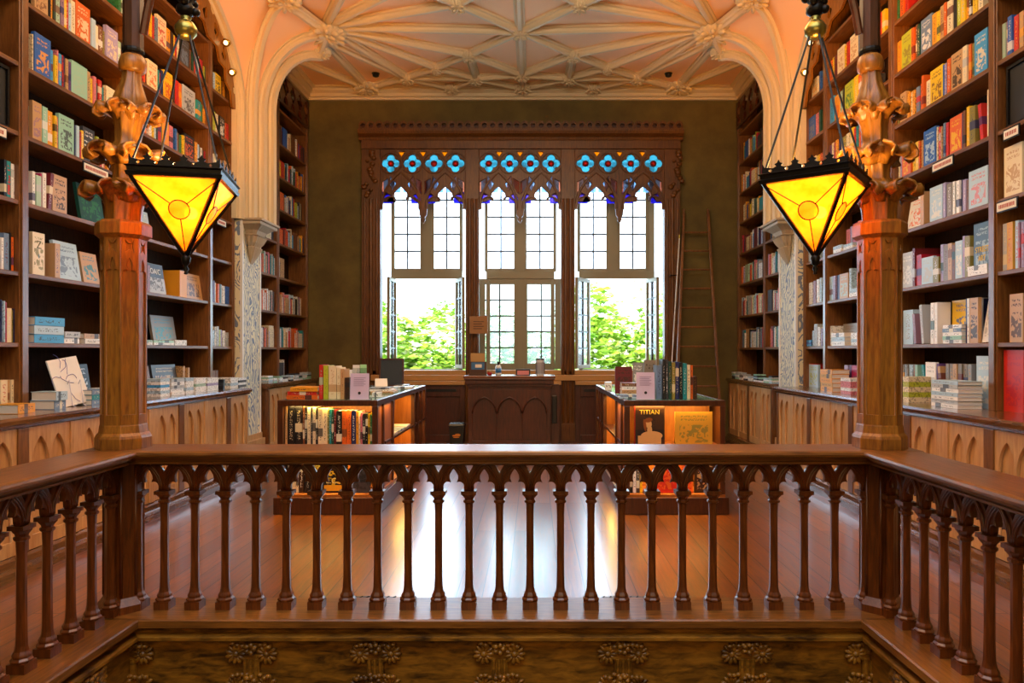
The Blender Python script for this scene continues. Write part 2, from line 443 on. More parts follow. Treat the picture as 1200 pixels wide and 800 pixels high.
# ---- flat rib net on the ceiling: nodes in (u, y)
C0 = (0, 10.2); B1 = (3.0, 9.18); B2 = (2.72, 10.05); B3 = (2.92, 10.42)
n1 = (.80, 11.0); n2 = (1.37, 11.5); n3 = (1.92, 11.92); n4 = (2.68, 12.40); m1 = (.78, 11.95); w1 = (1.22, 12.42); w0 = (0, 12.42); c1 = (0, 11.8)
f1 = (.80, 9.4); f2 = (1.37, 8.9); f3 = (1.92, 8.5)
lines = [(B2, C0), (B2, n1), (B2, n2), (B2, n3), (B3, n3), (B3, n4), (C0, n1), (n1, n2), (n2, n3), (n3, n4), (n1, m1), (n1, c1), (n2, m1), (m1, c1), (n3, w1), (m1, w1), (m1, w0), (n3, m1),
         (B2, f1), (B2, f2), (B2, f3), (C0, f1), (f1, f2), (f2, f3), (B1, f3), (B1, (3.6, 9.1)), (f1, (0, 8.6)), ((3.62, 11.05), n4)]
RN = [(-.075, .03), (-.075, -.02), (-.05, -.03), (-.045, -.06), (-.022, -.085), (.022, -.085), (.045, -.06), (.05, -.03), (.075, -.02), (.075, .03)]
def flat_rib(a, b, z=HC - .01):
    global n_trim
    bm = BM(); sweep(bm, RN, [(a[0], a[1], a[2] if len(a) > 2 else z), (b[0], b[1], b[2] if len(b) > 2 else z)])
    n_trim += 1
    struct('trim_ceiling_rib_%d' % n_trim, bm, M_CREAM)
for a, b in lines:
    for side in (-1, 1):
        flat_rib((U2X(a[0], side), a[1]), (U2X(b[0], side), b[1]))
flat_rib((XC, C0[1]), (XC, 12.42)); flat_rib((XC, C0[1]), (XC, 8.4))
for side in (-1, 1):
    flat_rib((U2X(B1[0], side), B1[1], 6.06), (U2X(B2[0], side), B2[1], 6.05))
    flat_rib((U2X(B2[0], side), B2[1], 6.0), (U2X(B3[0], side), B3[1], 5.92))
# ---- bosses
random.seed(5)
def boss(u, y, side, r, label, z=HC - .09, group=None, half=False):
    x = U2X(u, side)
    t = thing('ceiling_boss', label, 'ceiling boss', (x, y, z), 0, group)
    bm = BM(); n = 96; prev = None
    for q, zz, fl in ((.5, .09, 0), (.72, .075, .1), (1.0, .05, .16), (1.02, .02, .16), (.85, .0, .12), (.6, -.02, .05), (.3, -.035, 0)):
        row = [bm.verts.new((r * q * (1 - fl * abs(math.sin(2 * PI * k / n * 9)) ** 2) * math.cos(2 * PI * k / n), r * q * (1 - fl * abs(math.sin(2 * PI * k / n * 9)) ** 2) * math.sin(2 * PI * k / n), zz)) for k in range(n)]
        if prev:
            for k in range(n): bm.faces.new((prev[k], prev[(k + 1) % n], row[(k + 1) % n], row[k]))
        prev = row
    bm.faces.new(prev)
    obj('boss_core', bm, M_CREAM, t, local=True, smooth=True)
    nl = 10 if r > .2 else 8
    for ring, (rr, zz, sz) in enumerate(((r * .62, -.015, r * .40), (r * .32, -.05, r * .30))):
        bm = BM()
        for k in range(nl - 2 * ring):
            a = 2 * PI * (k + .5 * ring) / (nl - 2 * ring)
            m = Matrix.Translation((rr * math.cos(a), rr * math.sin(a), zz)) @ Matrix.Rotation(a, 4, 'Z') @ Matrix.Rotation(R(25), 4, 'Y') @ Matrix.Diagonal((1.1, .42, .40, 1))
            bmesh.ops.create_icosphere(bm, subdivisions=2, radius=sz * .85, matrix=m)
        bmesh.ops.translate(bm, verts=bm.verts, vec=(0, 0, 0))
        obj('boss_leaf_ring', bm, M_CREAM, t, local=True, smooth=True)
    return t
boss(0, 10.2, 1, .15, 'cream carved boss at the very middle of the ceiling rib net', group=None)
nodes = [(B2, .29, 'large leafy plaster boss at the shoulder of the arch', 5.98), (B3, .17, 'small plaster boss hanging just behind the large arch boss', 5.88), (B1, .22, 'plaster boss above the pier where the curved rib ends', 6.02),
         (n1, .14, 'small leafy boss diagonally behind the middle boss', None), (n2, .11, 'tiny leafy boss second along the diagonal rib from the middle', None), (n3, .14, 'leafy boss at the crossing nearest the dark ceiling detector', None),
         (m1, .14, 'leafy boss over the outer window bay near the cornice', None), (f1, .13, 'leafy boss diagonally in front of the middle boss', None)]
SIDE = {-1: 'on the wastebin side', 1: 'on the ladder side'}
for (p, r, lb, z) in nodes:
    for side in (-1, 1): boss(p[0], p[1], side, r, lb + ' ' + SIDE[side], z or HC - .09)
boss(0, 11.8, 1, .13, 'leafy boss between the middle boss and the back cornice')
for side in (-1, 1):
    boss(n4[0], 12.3, side, .24, 'half round boss with gadroons on the back cornice ' + SIDE[side], 6.06)
    boss(w1[0], 12.36, side, .15, 'low round boss on the cornice above the window ' + SIDE[side], 6.06)
boss(0, 12.36, 1, .17, 'round boss on the cornice above the middle window bay', 6.06)
# ---- alcove cornice
CP = [(0, 0), (0, -.21), (.05, -.21), (.05, -.17), (.09, -.16), (.09, -.11), (.15, -.08), (.15, -.04), (.2, -.03), (.2, 0)]
bm = BM(); extrude_x(bm, [(YB - a, HC + b) for a, b in CP], -4.3, 3.9); struct('trim_cornice_back', bm, M_CREAM)
for side in (-1, 1):
    bm = BM()
    pr = [(U2X(3.78 - a, side), HC + b) for a, b in CP]
    A = [bm.verts.new((x, 10.25, z)) for x, z in pr]; B = [bm.verts.new((x, YB - .01, z)) for x, z in pr]
    for k in range(len(pr)): bm.faces.new((A[k], A[(k + 1) % len(pr)], B[(k + 1) % len(pr)], B[k]))
    bm.faces.new(A); bm.faces.new(B[::-1])
    struct('trim_cornice_' + ('left' if side < 0 else 'right'), bm, M_CREAM)
# ---- piers with the painted scroll panel, and their corbels
def mk_scroll():
    m, nt, p = new('painted_scroll_pattern'); L = nt.links
    tc = N(nt, 'ShaderNodeTexCoord')
    mp = N(nt, 'ShaderNodeMapping'); mp.inputs['Scale'].default_value = (1, 1, .7); L.new(tc.outputs['Object'], mp.inputs[0])
    n = N(nt, 'ShaderNodeTexNoise', Scale=3.2, Detail=1.0); L.new(mp.outputs[0], n.inputs['Vector'])
    vm = N(nt, 'ShaderNodeMixRGB', blend_type='ADD'); vm.inputs[0].default_value = .35
    L.new(mp.outputs[0], vm.inputs[1]); L.new(n.outputs['Color'], vm.inputs[2])
    v = N(nt, 'ShaderNodeTexWave', wave_type='RINGS', rings_direction='X', Scale=6.5, Distortion=14.0, Detail=2.5)
    v.inputs['Detail Scale'].default_value = 1.3
    L.new(vm.outputs[0], v.inputs['Vector'])
    cr = N(nt, 'ShaderNodeValToRGB'); cr.color_ramp.elements[0].position = .24; cr.color_ramp.elements[0].color = srgb('76849a')
    cr.color_ramp.elements[1].position = .36; cr.color_ramp.elements[1].color = srgb('e6dcb8')
    L.new(v.outputs['Fac'], cr.inputs[0]); L.new(cr.outputs[0], p.inputs['Base Color']); p.inputs['Roughness'].default_value = .6
    return m
M_SCROLL = mk_scroll()
for side in (-1, 1):
    f = 3.66
    x0, x1 = sorted((U2X(f, side), U2X(4.1, side)))
    nm = 'left' if side < 0 else 'right'
    bm = BM(); box(bm, x0, x1, 9.46, 10.10, .42, 3.3); struct('wall_%s_pier' % nm, bm, M_SCROLL)
    bm = BM(); box(bm, x0, x1, 9.42, 10.14, 3.3, HC); struct('wall_%s_pier_upper' % nm, bm, M_WEB)
    xf = U2X(f - .012, side); xb = U2X(f + .02, side); a, b = sorted((xf, xb))
    bm = BM()
    for y in (9.455, 10.065): box(bm, a, b, y, y + .04, .42, 3.3)
    struct('trim_pier_edge_' + nm, bm, M_WHITE)
    a, b = sorted((U2X(f - .05, side), U2X(4.1, side)))
    bm = BM(); box(bm, a, b, 9.40, 10.16, 0, .34); box(bm, *sorted((U2X(f - .02, side), U2X(4.1, side))), 9.43, 10.13, .34, .42)
    struct('baseboard_pier_' + nm, bm, W_OAK)
    t = thing('stone_corbel', 'fluted grey stone corbel capital under the vault ribs ' + SIDE[side], 'corbel', (U2X(3.695, side), 9.78, 2.74))
    rings = [(.03, 0), (.06, .03), (.10, .10), (.15, .2), (.16, .22), (.13, .235), (.17, .28), (.21, .36), (.225, .375), (.18, .39), (.21, .44), (.30, .5)]
    bm = BM(); n = 48; prev = None
    for r, z in rings:
        row = []
        for k in range(n):
            an = 2 * PI * k / n; fl = 1 - .07 * (.5 + .5 * math.cos(an * 24)) * (1 if .03 < z < .37 else .2)
            sq = 1 / max(abs(math.cos(an)), abs(math.sin(an)), .78)
            xx = r * fl * sq * math.cos(an) * .9; xx = min(xx, -.04) if side > 0 else max(xx, .04)
            row.append(bm.verts.new((xx, r * fl * sq * math.sin(an) * 1.05, z)))
        if prev:
            for k in range(n): bm.faces.new((prev[k], prev[(k + 1) % n], row[(k + 1) % n], row[k]))
        else: bm.faces.new(row[::-1])
        prev = row
    bm.faces.new(prev)
    obj('fluted_body', bm, plain('corbel_stone', 'b8a487', .65, bump=.2), t, local=True)
    bm = BM(); k = -side * .04
    box(bm, *sorted((k, k - side * .24)), -.32, .32, .5, .545); box(bm, *sorted((k, k - side * .27)), -.34, .34, .545, .58)
    obj('abacus', bm, plain('corbel_stone', 'b8a487', .65), t, local=True, bevel=.01)

# ================================================================== WINDOW
def px(x, z): return ((x - 626) / 67.4)
win = bpy.data.objects.new('window_1', None); COL.objects.link(win); win.location = (XC, 12.5, 1.2); win['kind'] = 'structure'
Y0, Y1 = 12.40, 12.62
POSTS = [(-2.99, -2.67), (-1.19, -.96), (.465, .705), (2.26, 2.53)]
BAYS = [(-2.67, -1.19), (-.96, .465), (.705, 2.26)]
for i, (a, b) in enumerate(POSTS):
    bm = BM()
    z0 = 0
    box(bm, a, b, Y0 + .02, Y1, z0, 5.1)
    w = b - a
    for k in (.18, .5, .82):
        xx = a + w * k
        tube(bm, [(xx, Y0 + .015, .32), (xx, Y0 + .015, 4.2)], .022 if k != .5 else .032, 8)
    box(bm, a - .02, b + .02, Y0 - .02, Y1, 0, .3)
    box(bm, a - .01, b + .01, Y0, Y1, .3, .33)
    obj('oak_post', bm, W_WIN, win, bevel=.004)
def quatre(cx, cz, r):
    P = []
    for k in range(4):
        a0 = 90 * k
        P += arc(cx + r * .55 * math.cos(R(a0)), cz + r * .55 * math.sin(R(a0)), r * .48, a0 - 95, a0 + 95, 6)
    return P
for (a, b) in BAYS:
    c = (a + b) / 2; w = (b - a); zt, zs, zp = 4.42, 4.02, 3.78
    hw = w / 2
    # lower edge: two trefoil heads with a pendant between them
    g = .035
    P = [(a, 5.1), (b, 5.1), (b, zs)]
    t2 = trefoil(c + .07, b - g, zs, zt)[::-1]
    t1 = trefoil(a + g, c - .07, zs, zt)[::-1]
    P += [(b - g, zs - .0)] + t2[1:-1] + [(c + .07, zs)] + [(c + .06, zs - .1), (c + .03, zs - .14), (c + .04, zs - .18), (c, zp), (c - .04, zs - .18), (c - .03, zs - .14), (c - .06, zs - .1), (c - .07, zs)] + t1[1:-1] + [(a + g, zs), (a, zs)]
    holes = []; glass = []
    for k in range(4):
        q = c + (-1.5 + k) * .405 * (w / 1.6)
        holes.append(quatre(q, 4.82, .15)); glass.append(('q', q, 4.82))
    for k in range(3):
        q = c + (-1 + k) * .405 * (w / 1.6)
        holes.append([(q - .055, 5.02), (q, 4.94), (q + .055, 5.02)]); glass.append(('t', q, 4.98))
        if k != 1: pass
    for sg in (-1, 1):
        for cc in (c - hw / 2, c + hw / 2):
            # daggers beside each light's apex
            holes.append([(cc + sg * .10, 4.47), (cc + sg * .2, 4.60), (cc + sg * .22, 4.48), (cc + sg * .16, 4.34)]); glass.append(('d', cc + sg * .17, 4.47))
            holes.append([(cc + sg * .24, 4.56), (cc + sg * .34, 4.50), (cc + sg * .345, 4.28), (cc + sg * .24, 4.42)]); glass.append(('p', cc + sg * .29, 4.43))
            holes.append([(cc + sg * .20, 4.27), (cc + sg * .27, 4.31), (cc + sg * .33, 4.18), (cc + sg * .26, 4.16)]); glass.append(('b', cc + sg * .26, 4.23))
    me = cutout([P] + holes, .07, .008)
    me.transform(Matrix.Translation((0, Y0 + .07, 0)))
    tr = obj('tracery_board', me, W_WIN, win)
    bm = BM()
    for (x0, x1) in ((a + g, c - .07), (c + .07, b - g)):
        T = trefoil(x0, x1, zs, zt)
        tube(bm, [(x, Y0 + .03, z) for x, z in T], .014, 6)
        Q = pointed(x0 - .02, x1 + .02, zs, 4.66, 8)
        tube(bm, [(x, Y0 + .03, z) for x, z in Q], .02, 6)
    for k in range(4):
        q = c + (-1.5 + k) * .405 * (w / 1.6)
        tube(bm, [(x, Y0 + .03, z) for x, z in arc(q, 4.82, .178, 0, 360, 24)], .014, 6)
    obj('tracery_moulding', bm, W_WIN, tr)
    for kind, gx, gz in glass:
        s = {'q': .16, 't': .07, 'd': .15, 'p': .16, 'b': .1}[kind]
        bm = BM()
        if kind == 'q':
            for k in range(4):
                lathe(bm, [(.074, 0), (.074, .004)], n=16, c=(gx + .088 * math.cos(k * PI / 2), -gz - .088 * math.sin(k * PI / 2), 0))
            bm.transform(Matrix.Translation((0, Y0 + .08, 0)) @ Matrix.Rotation(R(90), 4, 'X') @ Matrix.Diagonal((1, -1, 1, 1)))
        else: box(bm, gx - s, gx + s, Y0 + .075, Y0 + .079, gz - s, gz + s)
        obj('stained_glass', bm, {'q': M_CYAN, 't': M_AMBG, 'd': M_PALEG, 'p': M_PINK, 'b': M_BLUEG}[kind], tr)
        if kind == 'q':
            bm = BM(); lathe(bm, [(.056, 0), (.056, .012)], n=16); bm.transform(Matrix.Translation((gx, Y0 + .074, gz)) @ Matrix.Rotation(R(90), 4, 'X'))
            obj('red_glass_centre', bm, M_RED, tr)
# head: plain band, cornice moulding and scalloped crest
bm = BM()
box(bm, -2.99, 2.53, Y0 - .02, Y1, 5.06, 5.20)
extrude_x(bm, [(Y1, 5.20), (Y0 - .03, 5.20), (Y0 - .05, 5.24), (Y0 - .03, 5.26), (Y0 - .10, 5.30), (Y0 - .12, 5.34), (Y0 - .12, 5.37), (Y0 - .05, 5.39), (Y1, 5.39)], -3.03, 2.57)
obj('head_cornice', bm, W_WIN, win, bevel=.004)
lp = [(-3.03, 5.45)]; n = 40; ww = 5.6 / n
P = [(-3.03, 5.37)]
for k in range(n):
    x = -3.03 + ww * k
    P += [(x, 5.47)] + [(xx, zz) for xx, zz in arc(x + ww / 2, 5.47, ww * .5, 180, 0, 6)][1:-1]
P += [(2.57, 5.47), (2.57, 5.37)]
hl = [arc(-3.03 + ww * (k + .5), 5.455, ww * .30, 0, 360, 10)[:-1] for k in range(n)]
me = cutout([P] + hl, .05); me.transform(Matrix.Translation((0, Y0, 0)))
obj('scalloped_crest', me, W_WIN, win)
bm = BM(); box(bm, -3.0, 2.54, Y0 + .06, Y0 + .10, 5.39, 5.50); obj('crest_backing', bm, W_DARK, win)
# carved side brackets on the outer posts
for a in (-2.95, 2.36):
    bm = BM(); rnd = random.Random(3)
    for k in range(16):
        m = Matrix.Translation((a + .1 + rnd.uniform(-.1, .1), Y0 + .0, 4.25 + k * .05)) @ Matrix.Diagonal((1, .7, .8, 1))
        bmesh.ops.create_icosphere(bm, subdivisions=2, radius=rnd.uniform(.035, .06), matrix=m)
    obj('carved_bracket', bm, W_WIN, win, smooth=True)
# sill and lining
bm = BM(); box(bm, WX0, WX1, 12.35, 12.98, 1.05, 1.15); box(bm, WX0, WX1, 12.42, 12.6, 1.15, 1.23)
obj('window_sill', bm, plain('sill_wood', 'b98a50', .4), win, bevel=.01)
bm = BM(); YF = 12.88
for x in (-2.82, 2.34): box(bm, x, x + .06, 12.62, 13.0, 1.15, 5.1)
for (a, b) in (POSTS[1], POSTS[2]):
    box(bm, a + .05, b - .05, 12.62, 13.0, 1.15, 5.1)
obj('white_reveal', bm, M_WHITE, win)
# fixed upper lights, transoms, and casements
def lights(name, x0, x1, z0, z1, cols, rows, glassmat, parent, y=YF, fr=.055, frz=None, local=False):
    bm = BM(); d = .05
    box(bm, x0, x0 + fr, y, y + d, z0, z1); box(bm, x1 - fr, x1, y, y + d, z0, z1)
    box(bm, x0 + fr, x1 - fr, y, y + d, z0, z0 + fr); box(bm, x0 + fr, x1 - fr, y, y + d, z1 - fr, z1)
    f = obj(name, bm, M_CASE, parent, local=local, bevel=.004)
    bm = BM()
    for k in range(1, cols):
        x = x0 + fr + (x1 - x0 - 2 * fr) * k / cols; box(bm, x - .012, x + .012, y + .01, y + .04, z0 + fr, z1 - fr)
    for k in range(1, rows):
        z = z0 + fr + (z1 - z0 - 2 * fr) * k / rows; box(bm, x0 + fr, x1 - fr, y + .012, y + .038, z - .012, z + .012)
    g = obj('glazing_bars', bm, M_LEAD, f, local=True)
    bm = BM(); box(bm, x0 + fr, x1 - fr, y + .022, y + .028, z0 + fr, z1 - fr)
    obj('pane', bm, glassmat, f, local=True)
    if not local: pass
    return f
s65 = 65.2
for bi, (a, b) in enumerate(BAYS):
    c = ((461 + 540) / 2, (570 + 650) / 2, (678.6 + 758) / 2)[bi]; c = (c - 626) / s65
    for (pl, pr) in (((459, 496), (505, 542)), ((568, 606), (613.5, 652)), ((676.5, 714), (723, 760)))[bi]:
        x0, x1 = (pl - 626) / s65, (pr - 626) / s65
        bm = None
        f = lights('upper_light', x0, x1, 2.99, 4.95, 2, 6, M_MILK, win)
    bm = BM()
    xa, xb = a + .10, b - .10
    box(bm, xa, xb, YF - .02, YF + .07, 2.86, 3.0)       # transom
    box(bm, c - .075, c + .075, YF - .015, YF + .06, 3.0, 4.95)
    box(bm, xa, (((459, 568, 676.5)[bi]) - 626) / s65, YF - .01, YF + .06, 3.0, 4.95); box(bm, (((542, 652, 760)[bi]) - 626) / s65, xb, YF - .01, YF + .06, 3.0, 4.95)
    if bi == 1: box(bm, c - .06, c + .06, YF - .01, YF + .06, 1.2, 2.86)
    box(bm, xa, xa + .07, YF - .01, YF + .06, 1.2, 2.86); box(bm, xb - .07, xb, YF - .01, YF + .06, 1.2, 2.86)
    box(bm, xa + .07, xb - .07, YF - .01, YF + .06, 1.15, 1.24)
    obj('casement_frame', bm, M_CASE, win, bevel=.004)
for (pl, pr) in ((562, 609), (611.5, 657)):
    lights('closed_casement', (pl - 626) / s65, (pr - 626) / s65, 1.24, 2.86, 2, 5, M_MILK2, win, fr=.10)
def swung(xh, ang, sgn, name='open_casement'):
    e = bpy.data.objects.new(name, None); COL.objects.link(e); e.parent = win
    e.location = Vector((xh, YF, 0)) - win.location; e.rotation_euler = (0, 0, R(ang))
    x0, x1 = (0, .56) if sgn > 0 else (-.56, 0)
    lights('casement_leaf', x0, x1, 1.26, 2.84, 2, 5, M_GLASS, e, y=-.025, fr=.06, local=True)
swung(-2.49, -92, 1); swung(-1.40, 109, -1)
swung(.99, -118, 1); swung(2.02, 101, -1)
bm = BM(); tube(bm, [(2.34, Y0 - .02, 2.86), (2.34, Y0 - .1, 2.86), (2.46, Y0 - .1, 2.86)], .012); obj('iron_stay', bm, M_IRON, win)

# ---- wainscot below the window, between the posts
for i, (a, b) in enumerate(((-2.67, -1.19), (-.96, .465), (.705, 2.26))):
    t = thing('wainscot_panel', ['dark red wood wainscot panel under the window behind the wastebin', 'dark wainscot panel under the middle window, hidden behind the desk', 'dark red wood wainscot panel under the window nearest the ladder'][i], 'wainscot', ((a + b) / 2, 12.4, 0))
    bm = BM(); box(bm, a, b, 12.36, 12.42, 0, .98)
    obj('backing', bm, W_DARK, t)
    bm = BM(); box(bm, a, b, 12.28, 12.42, .98, 1.045); obj('ledge', bm, plain('sill_wood', 'b98a50', .4), t, bevel=.008)
    bm = BM(); box(bm, a, a + .09, 12.33, 12.36, 0, .98); box(bm, b - .09, b, 12.33, 12.36, 0, .98); box(bm, a + .09, b - .09, 12.33, 12.36, 0, .12); box(bm, a + .09, b - .09, 12.33, 12.36, .78, .98)
    obj('panel_frame', bm, W_DARK, t, bevel=.005)
    bm = BM(); box(bm, a + .15, b - .15, 12.322, 12.332, .86, .91); obj('vent_slot', bm, M_BLACK, t)
# ---- smoke detectors
for side, lb in ((-1, 'small black ceiling detector over the wastebin corner'), (1, 'small black ceiling detector over the ladder corner')):
    t = thing('ceiling_detector', lb, 'detector', (U2X(2.42, side), 11.85, HC))
    bm = BM(); lathe(bm, [(.05, 0), (.055, -.02), (.05, -.05), (.02, -.065)], n=16); obj('detector_body', bm, M_BLACK, t, local=True, smooth=True)
    bm = BM(); lathe(bm, [(.065, 0), (.065, -.008)], n=16); obj('detector_ring', bm, M_IRON, t, local=True)

# ================================================================== BOOKCASES
LV = [1.095, 1.62, 2.165, 2.715, 3.24, 3.775, 4.285, 4.80, 5.33]
FX = 3.75          # shelf front, metres from the room's middle line
BX = 4.08
def sx(u0, u1, side): return sorted((U2X(u0, side), U2X(u1, side)))
WORD = {-1: 'across from the ladder wall', 1: 'on the ladder wall'}
def bookcase(side, y_posts, label, shelf_levels, top):
    t = thing('bookcase', label, 'bookcase', (U2X(BX, side), y_posts[0][0], 1.095))
    a, b = sx(BX - .02, BX, side)
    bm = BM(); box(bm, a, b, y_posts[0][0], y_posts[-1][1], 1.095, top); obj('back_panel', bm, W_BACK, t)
    for (p0, p1) in y_posts:
        a, b = sx(FX, BX - .02, side)
        bm = BM(); box(bm, a, b, p0, p1, 1.095, top)
        a, b = sx(FX - .012, FX, side); box(bm, a, b, p0 + .015, p1 - .015, 1.095, top)
        obj('upright', bm, W_CASE, t, bevel=.004)
    for bi in range(len(y_posts) - 1):
        for z in shelf_levels:
            a, b = sx(FX + .005, BX - .02, side)
            bm = BM(); box(bm, a, b, y_posts[bi][1], y_posts[bi + 1][0], z - .036, z)
            obj('shelf', bm, W_SHELF, t, bevel=.005)
    return t
MP = [(3.9, 4.0), (5.50, 5.60), (7.08, 7.18), (8.70, 8.80), (9.38, 9.45)]
AP = [(10.14, 10.22), (11.02, 11.10), (12.43, 12.52)]
CASES = {}
for side in (-1, 1):
    CASES[side] = bookcase(side, MP, 'tall walnut bookcase of eight shelves along the wall ' + WORD[side], LV[1:], 6.1)
    c2 = bookcase(side, AP, 'dark narrow bookcase in the window alcove ' + WORD[side], LV[1:], 5.9)
    # carved cresting over the alcove shelves
    P = [(0, 0), (2.36, 0), (2.36, .46), (0, .46)]
    holes = []
    for k in range(7):
        cx = .17 + .337 * k
        holes += [quatre(cx, .30, .13), pointed(cx - .1, cx + .1, .04, .17, 5)]
    me = cutout([P] + holes, .03); me.transform(Matrix.Translation((U2X(FX - .01, side), 10.15, 5.42)) @ Matrix.Rotation(R(90), 4, 'Z'))
    obj('carved_crest', me, W_DARK, c2)
    # carved board filling the arch above the shelves
    arch = [(y, z) for u, y, z in R1 if z > 4.6]
    inner = [(9.40, 4.72), (9.28, 4.72), (9.24, 4.9), (9.10, 4.98), (9.08, 5.14), (8.92, 5.16), (8.84, 5.32), (8.6, 5.34), (8.5, 5.47), (8.2, 5.47), (8.0, 5.6), (7.6, 5.6), (7.2, 5.68)]
    P = [(y, z + .02) for y, z in arch] + inner[::-1]
    def sp(cx, cz, r, k): return [(cx + r * (1 + .35 * math.sin(3 * a + k)) * math.cos(a), cz + 1.3 * r * (1 + .3 * math.cos(2 * a + k)) * math.sin(a)) for a in [2 * PI * i / 12 for i in range(12)]]
    holes = [sp(9.33, 4.95, .04, 1), sp(9.27, 5.2, .06, 1), sp(9.16, 5.45, .07, 2), sp(9.02, 5.30, .055, 9), sp(8.97, 5.62, .07, 3), sp(8.80, 5.50, .06, 8), sp(8.72, 5.74, .06, 4), sp(8.52, 5.58, .06, 5), sp(8.40, 5.82, .055, 5), sp(8.2, 5.64, .06, 6), sp(8.05, 5.86, .05, 6), sp(7.8, 5.72, .06, 7), sp(7.5, 5.85, .06, 2)]
    me = cutout([P] + holes, .03); me.transform(Matrix.Translation((U2X(FX - .03, side), 0, 0)) @ Matrix.Rotation(R(90), 4, 'Z'))
    ab_ = obj('carved_arch_board', me, W_COL, CASES[side])
    me = cutout([P], .01); me.transform(Matrix.Translation((U2X(FX - .008, side), 0, 0)) @ Matrix.Rotation(R(90), 4, 'Z'))
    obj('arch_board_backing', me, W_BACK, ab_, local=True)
    # small brass spotlights under the arch
    for k, (y, z) in enumerate(((8.98, 5.42), (9.16, 5.12))):
        t = thing('spotlight', '%s brass spotlight under the carved arch of the bookcase %s' % (('upper', 'lower')[k], WORD[side]), 'spotlight', (U2X(FX - .1, side), y, z))
        bm = BM(); lathe(bm, [(.02, -.06), (.035, -.05), (.045, 0), (.05, .03), (.03, .035)], n=16); bm.transform(Matrix.Rotation(R(115), 4, 'X')); obj('lamp_can', bm, M_GOLD, t, local=True, smooth=True)
        bm = BM(); tube(bm, [(0, .02, 0), (side * .05, .03, .02), (side * .1, .03, .03)], .012); obj('swivel_arm', bm, M_IRON, t, local=True)
        bm = BM(); lathe(bm, [(.028, .038), (.02, .045)], n=12); bm.transform(Matrix.Rotation(R(115), 4, 'X')); obj('lit_lens', bm, M_LENS, t, local=True)

# ---- panelled base cabinets with the ledge on top
def cabinet(side, y0, y1, uf, label, npan, wall_u=BX, light_panels=True):
    t = thing('base_cabinet', label, 'cabinet', (U2X(wall_u, side), y0, 0))
    L = y1 - y0
    def add(nm, u0, u1, ya, yb, z0, z1, mat, bev=.004):
        a, b = sx(u0, u1, side); bm = BM(); box(bm, a, b, ya, yb, z0, z1); return obj(nm, bm, mat, t, bevel=bev)
    add('carcass', uf + .07, wall_u, y0, y1, .12, 1.03, W_CASE)
    pr = [(uf + .09, 1.015), (uf + .03, 1.02), (uf + .02, 1.04), (uf, 1.05), (uf - .005, 1.075), (uf + .01, 1.095), (wall_u, 1.095), (wall_u, 1.015)]
    bm = BM(); A = [bm.verts.new((U2X(u, side), y0 - .03, z)) for u, z in pr]; B = [bm.verts.new((U2X(u, side), min(y1 + .04, 12.53), z)) for u, z in pr]
    for k in range(len(pr)): bm.faces.new((A[k], A[(k + 1) % len(pr)], B[(k + 1) % len(pr)], B[k]))
    bm.faces.new(A); bm.faces.new(B[::-1]); obj('ledge_top', bm, wood('ledge_walnut', '3a1f0c', '8a5a2c', .2, 1, 5, 10, bump=.03, coat=.9), t)
    # plinth with rounded toe moulding
    pr = [(uf + .06, 0), (uf - .04, 0), (uf - .04, .06), (uf - .02, .075), (uf + .0, .08), (uf + .01, .12), (uf + .04, .135), (uf + .1, .14), (uf + .1, 0)]
    bm = BM(); A = [bm.verts.new((U2X(u, side), y0, z)) for u, z in pr]; B = [bm.verts.new((U2X(u, side), y1, z)) for u, z in pr]
    for k in range(len(pr)): bm.faces.new((A[k], A[(k + 1) % len(pr)], B[(k + 1) % len(pr)], B[k]))
    bm.faces.new(A); bm.faces.new(B[::-1]); obj('plinth', bm, wood('ledge_walnut', '3a1f0c', '8a5a2c', .22, 1, 5, 10), t)
    pw = L / npan
    for k in range(npan + 1):
        yy = y0 + k * pw
        add('stile', uf + .03, uf + .08, max(y0, yy - .055), min(y1, yy + .055), .14, 1.015, W_OAK if k % 2 else W_CASE)
    for k in range(npan):
        ya, yb = y0 + k * pw + .055, y0 + (k + 1) * pw - .055; w = yb - ya
        P = [(0, 0), (w, 0), (w, .875), (0, .875)]
        hs = []
        for q in range(2):
            x0 = w * (.10 + .42 * q); hs.append([(x0, .1)] + pointed(x0, x0 + w * .38, .62, .8, 7) + [(x0 + w * .38, .1)])
        me = cutout([P] + hs, .022, .003); me.transform(Matrix.Translation((U2X(uf + .05, side), ya, .14)) @ Matrix.Rotation(R(90), 4, 'Z'))
        p = obj('arched_panel', me, W_OAK, t)
        a, b = sx(uf + .062, uf + .07, side); bm = BM(); box(bm, a, b, ya, yb, .14, 1.015); obj('panel_backing', bm, W_OAK, p)
    return t
cabinet(-1, 3.9, 8.98, 3.35, 'panelled oak base cabinet with dark ledge below the long bookcase across from the ladder', 9)
cabinet(1, 3.9, 9.35, 3.33, 'panelled oak base cabinet with dark ledge below the long bookcase on the ladder wall', 10)
cabinet(-1, 10.20, 12.49, 3.55, 'short oak base cabinet in the alcove behind the table with the orange books', 4)
cabinet(1, 10.20, 12.49, 3.55, 'short oak base cabinet in the alcove beside the ladder', 4)

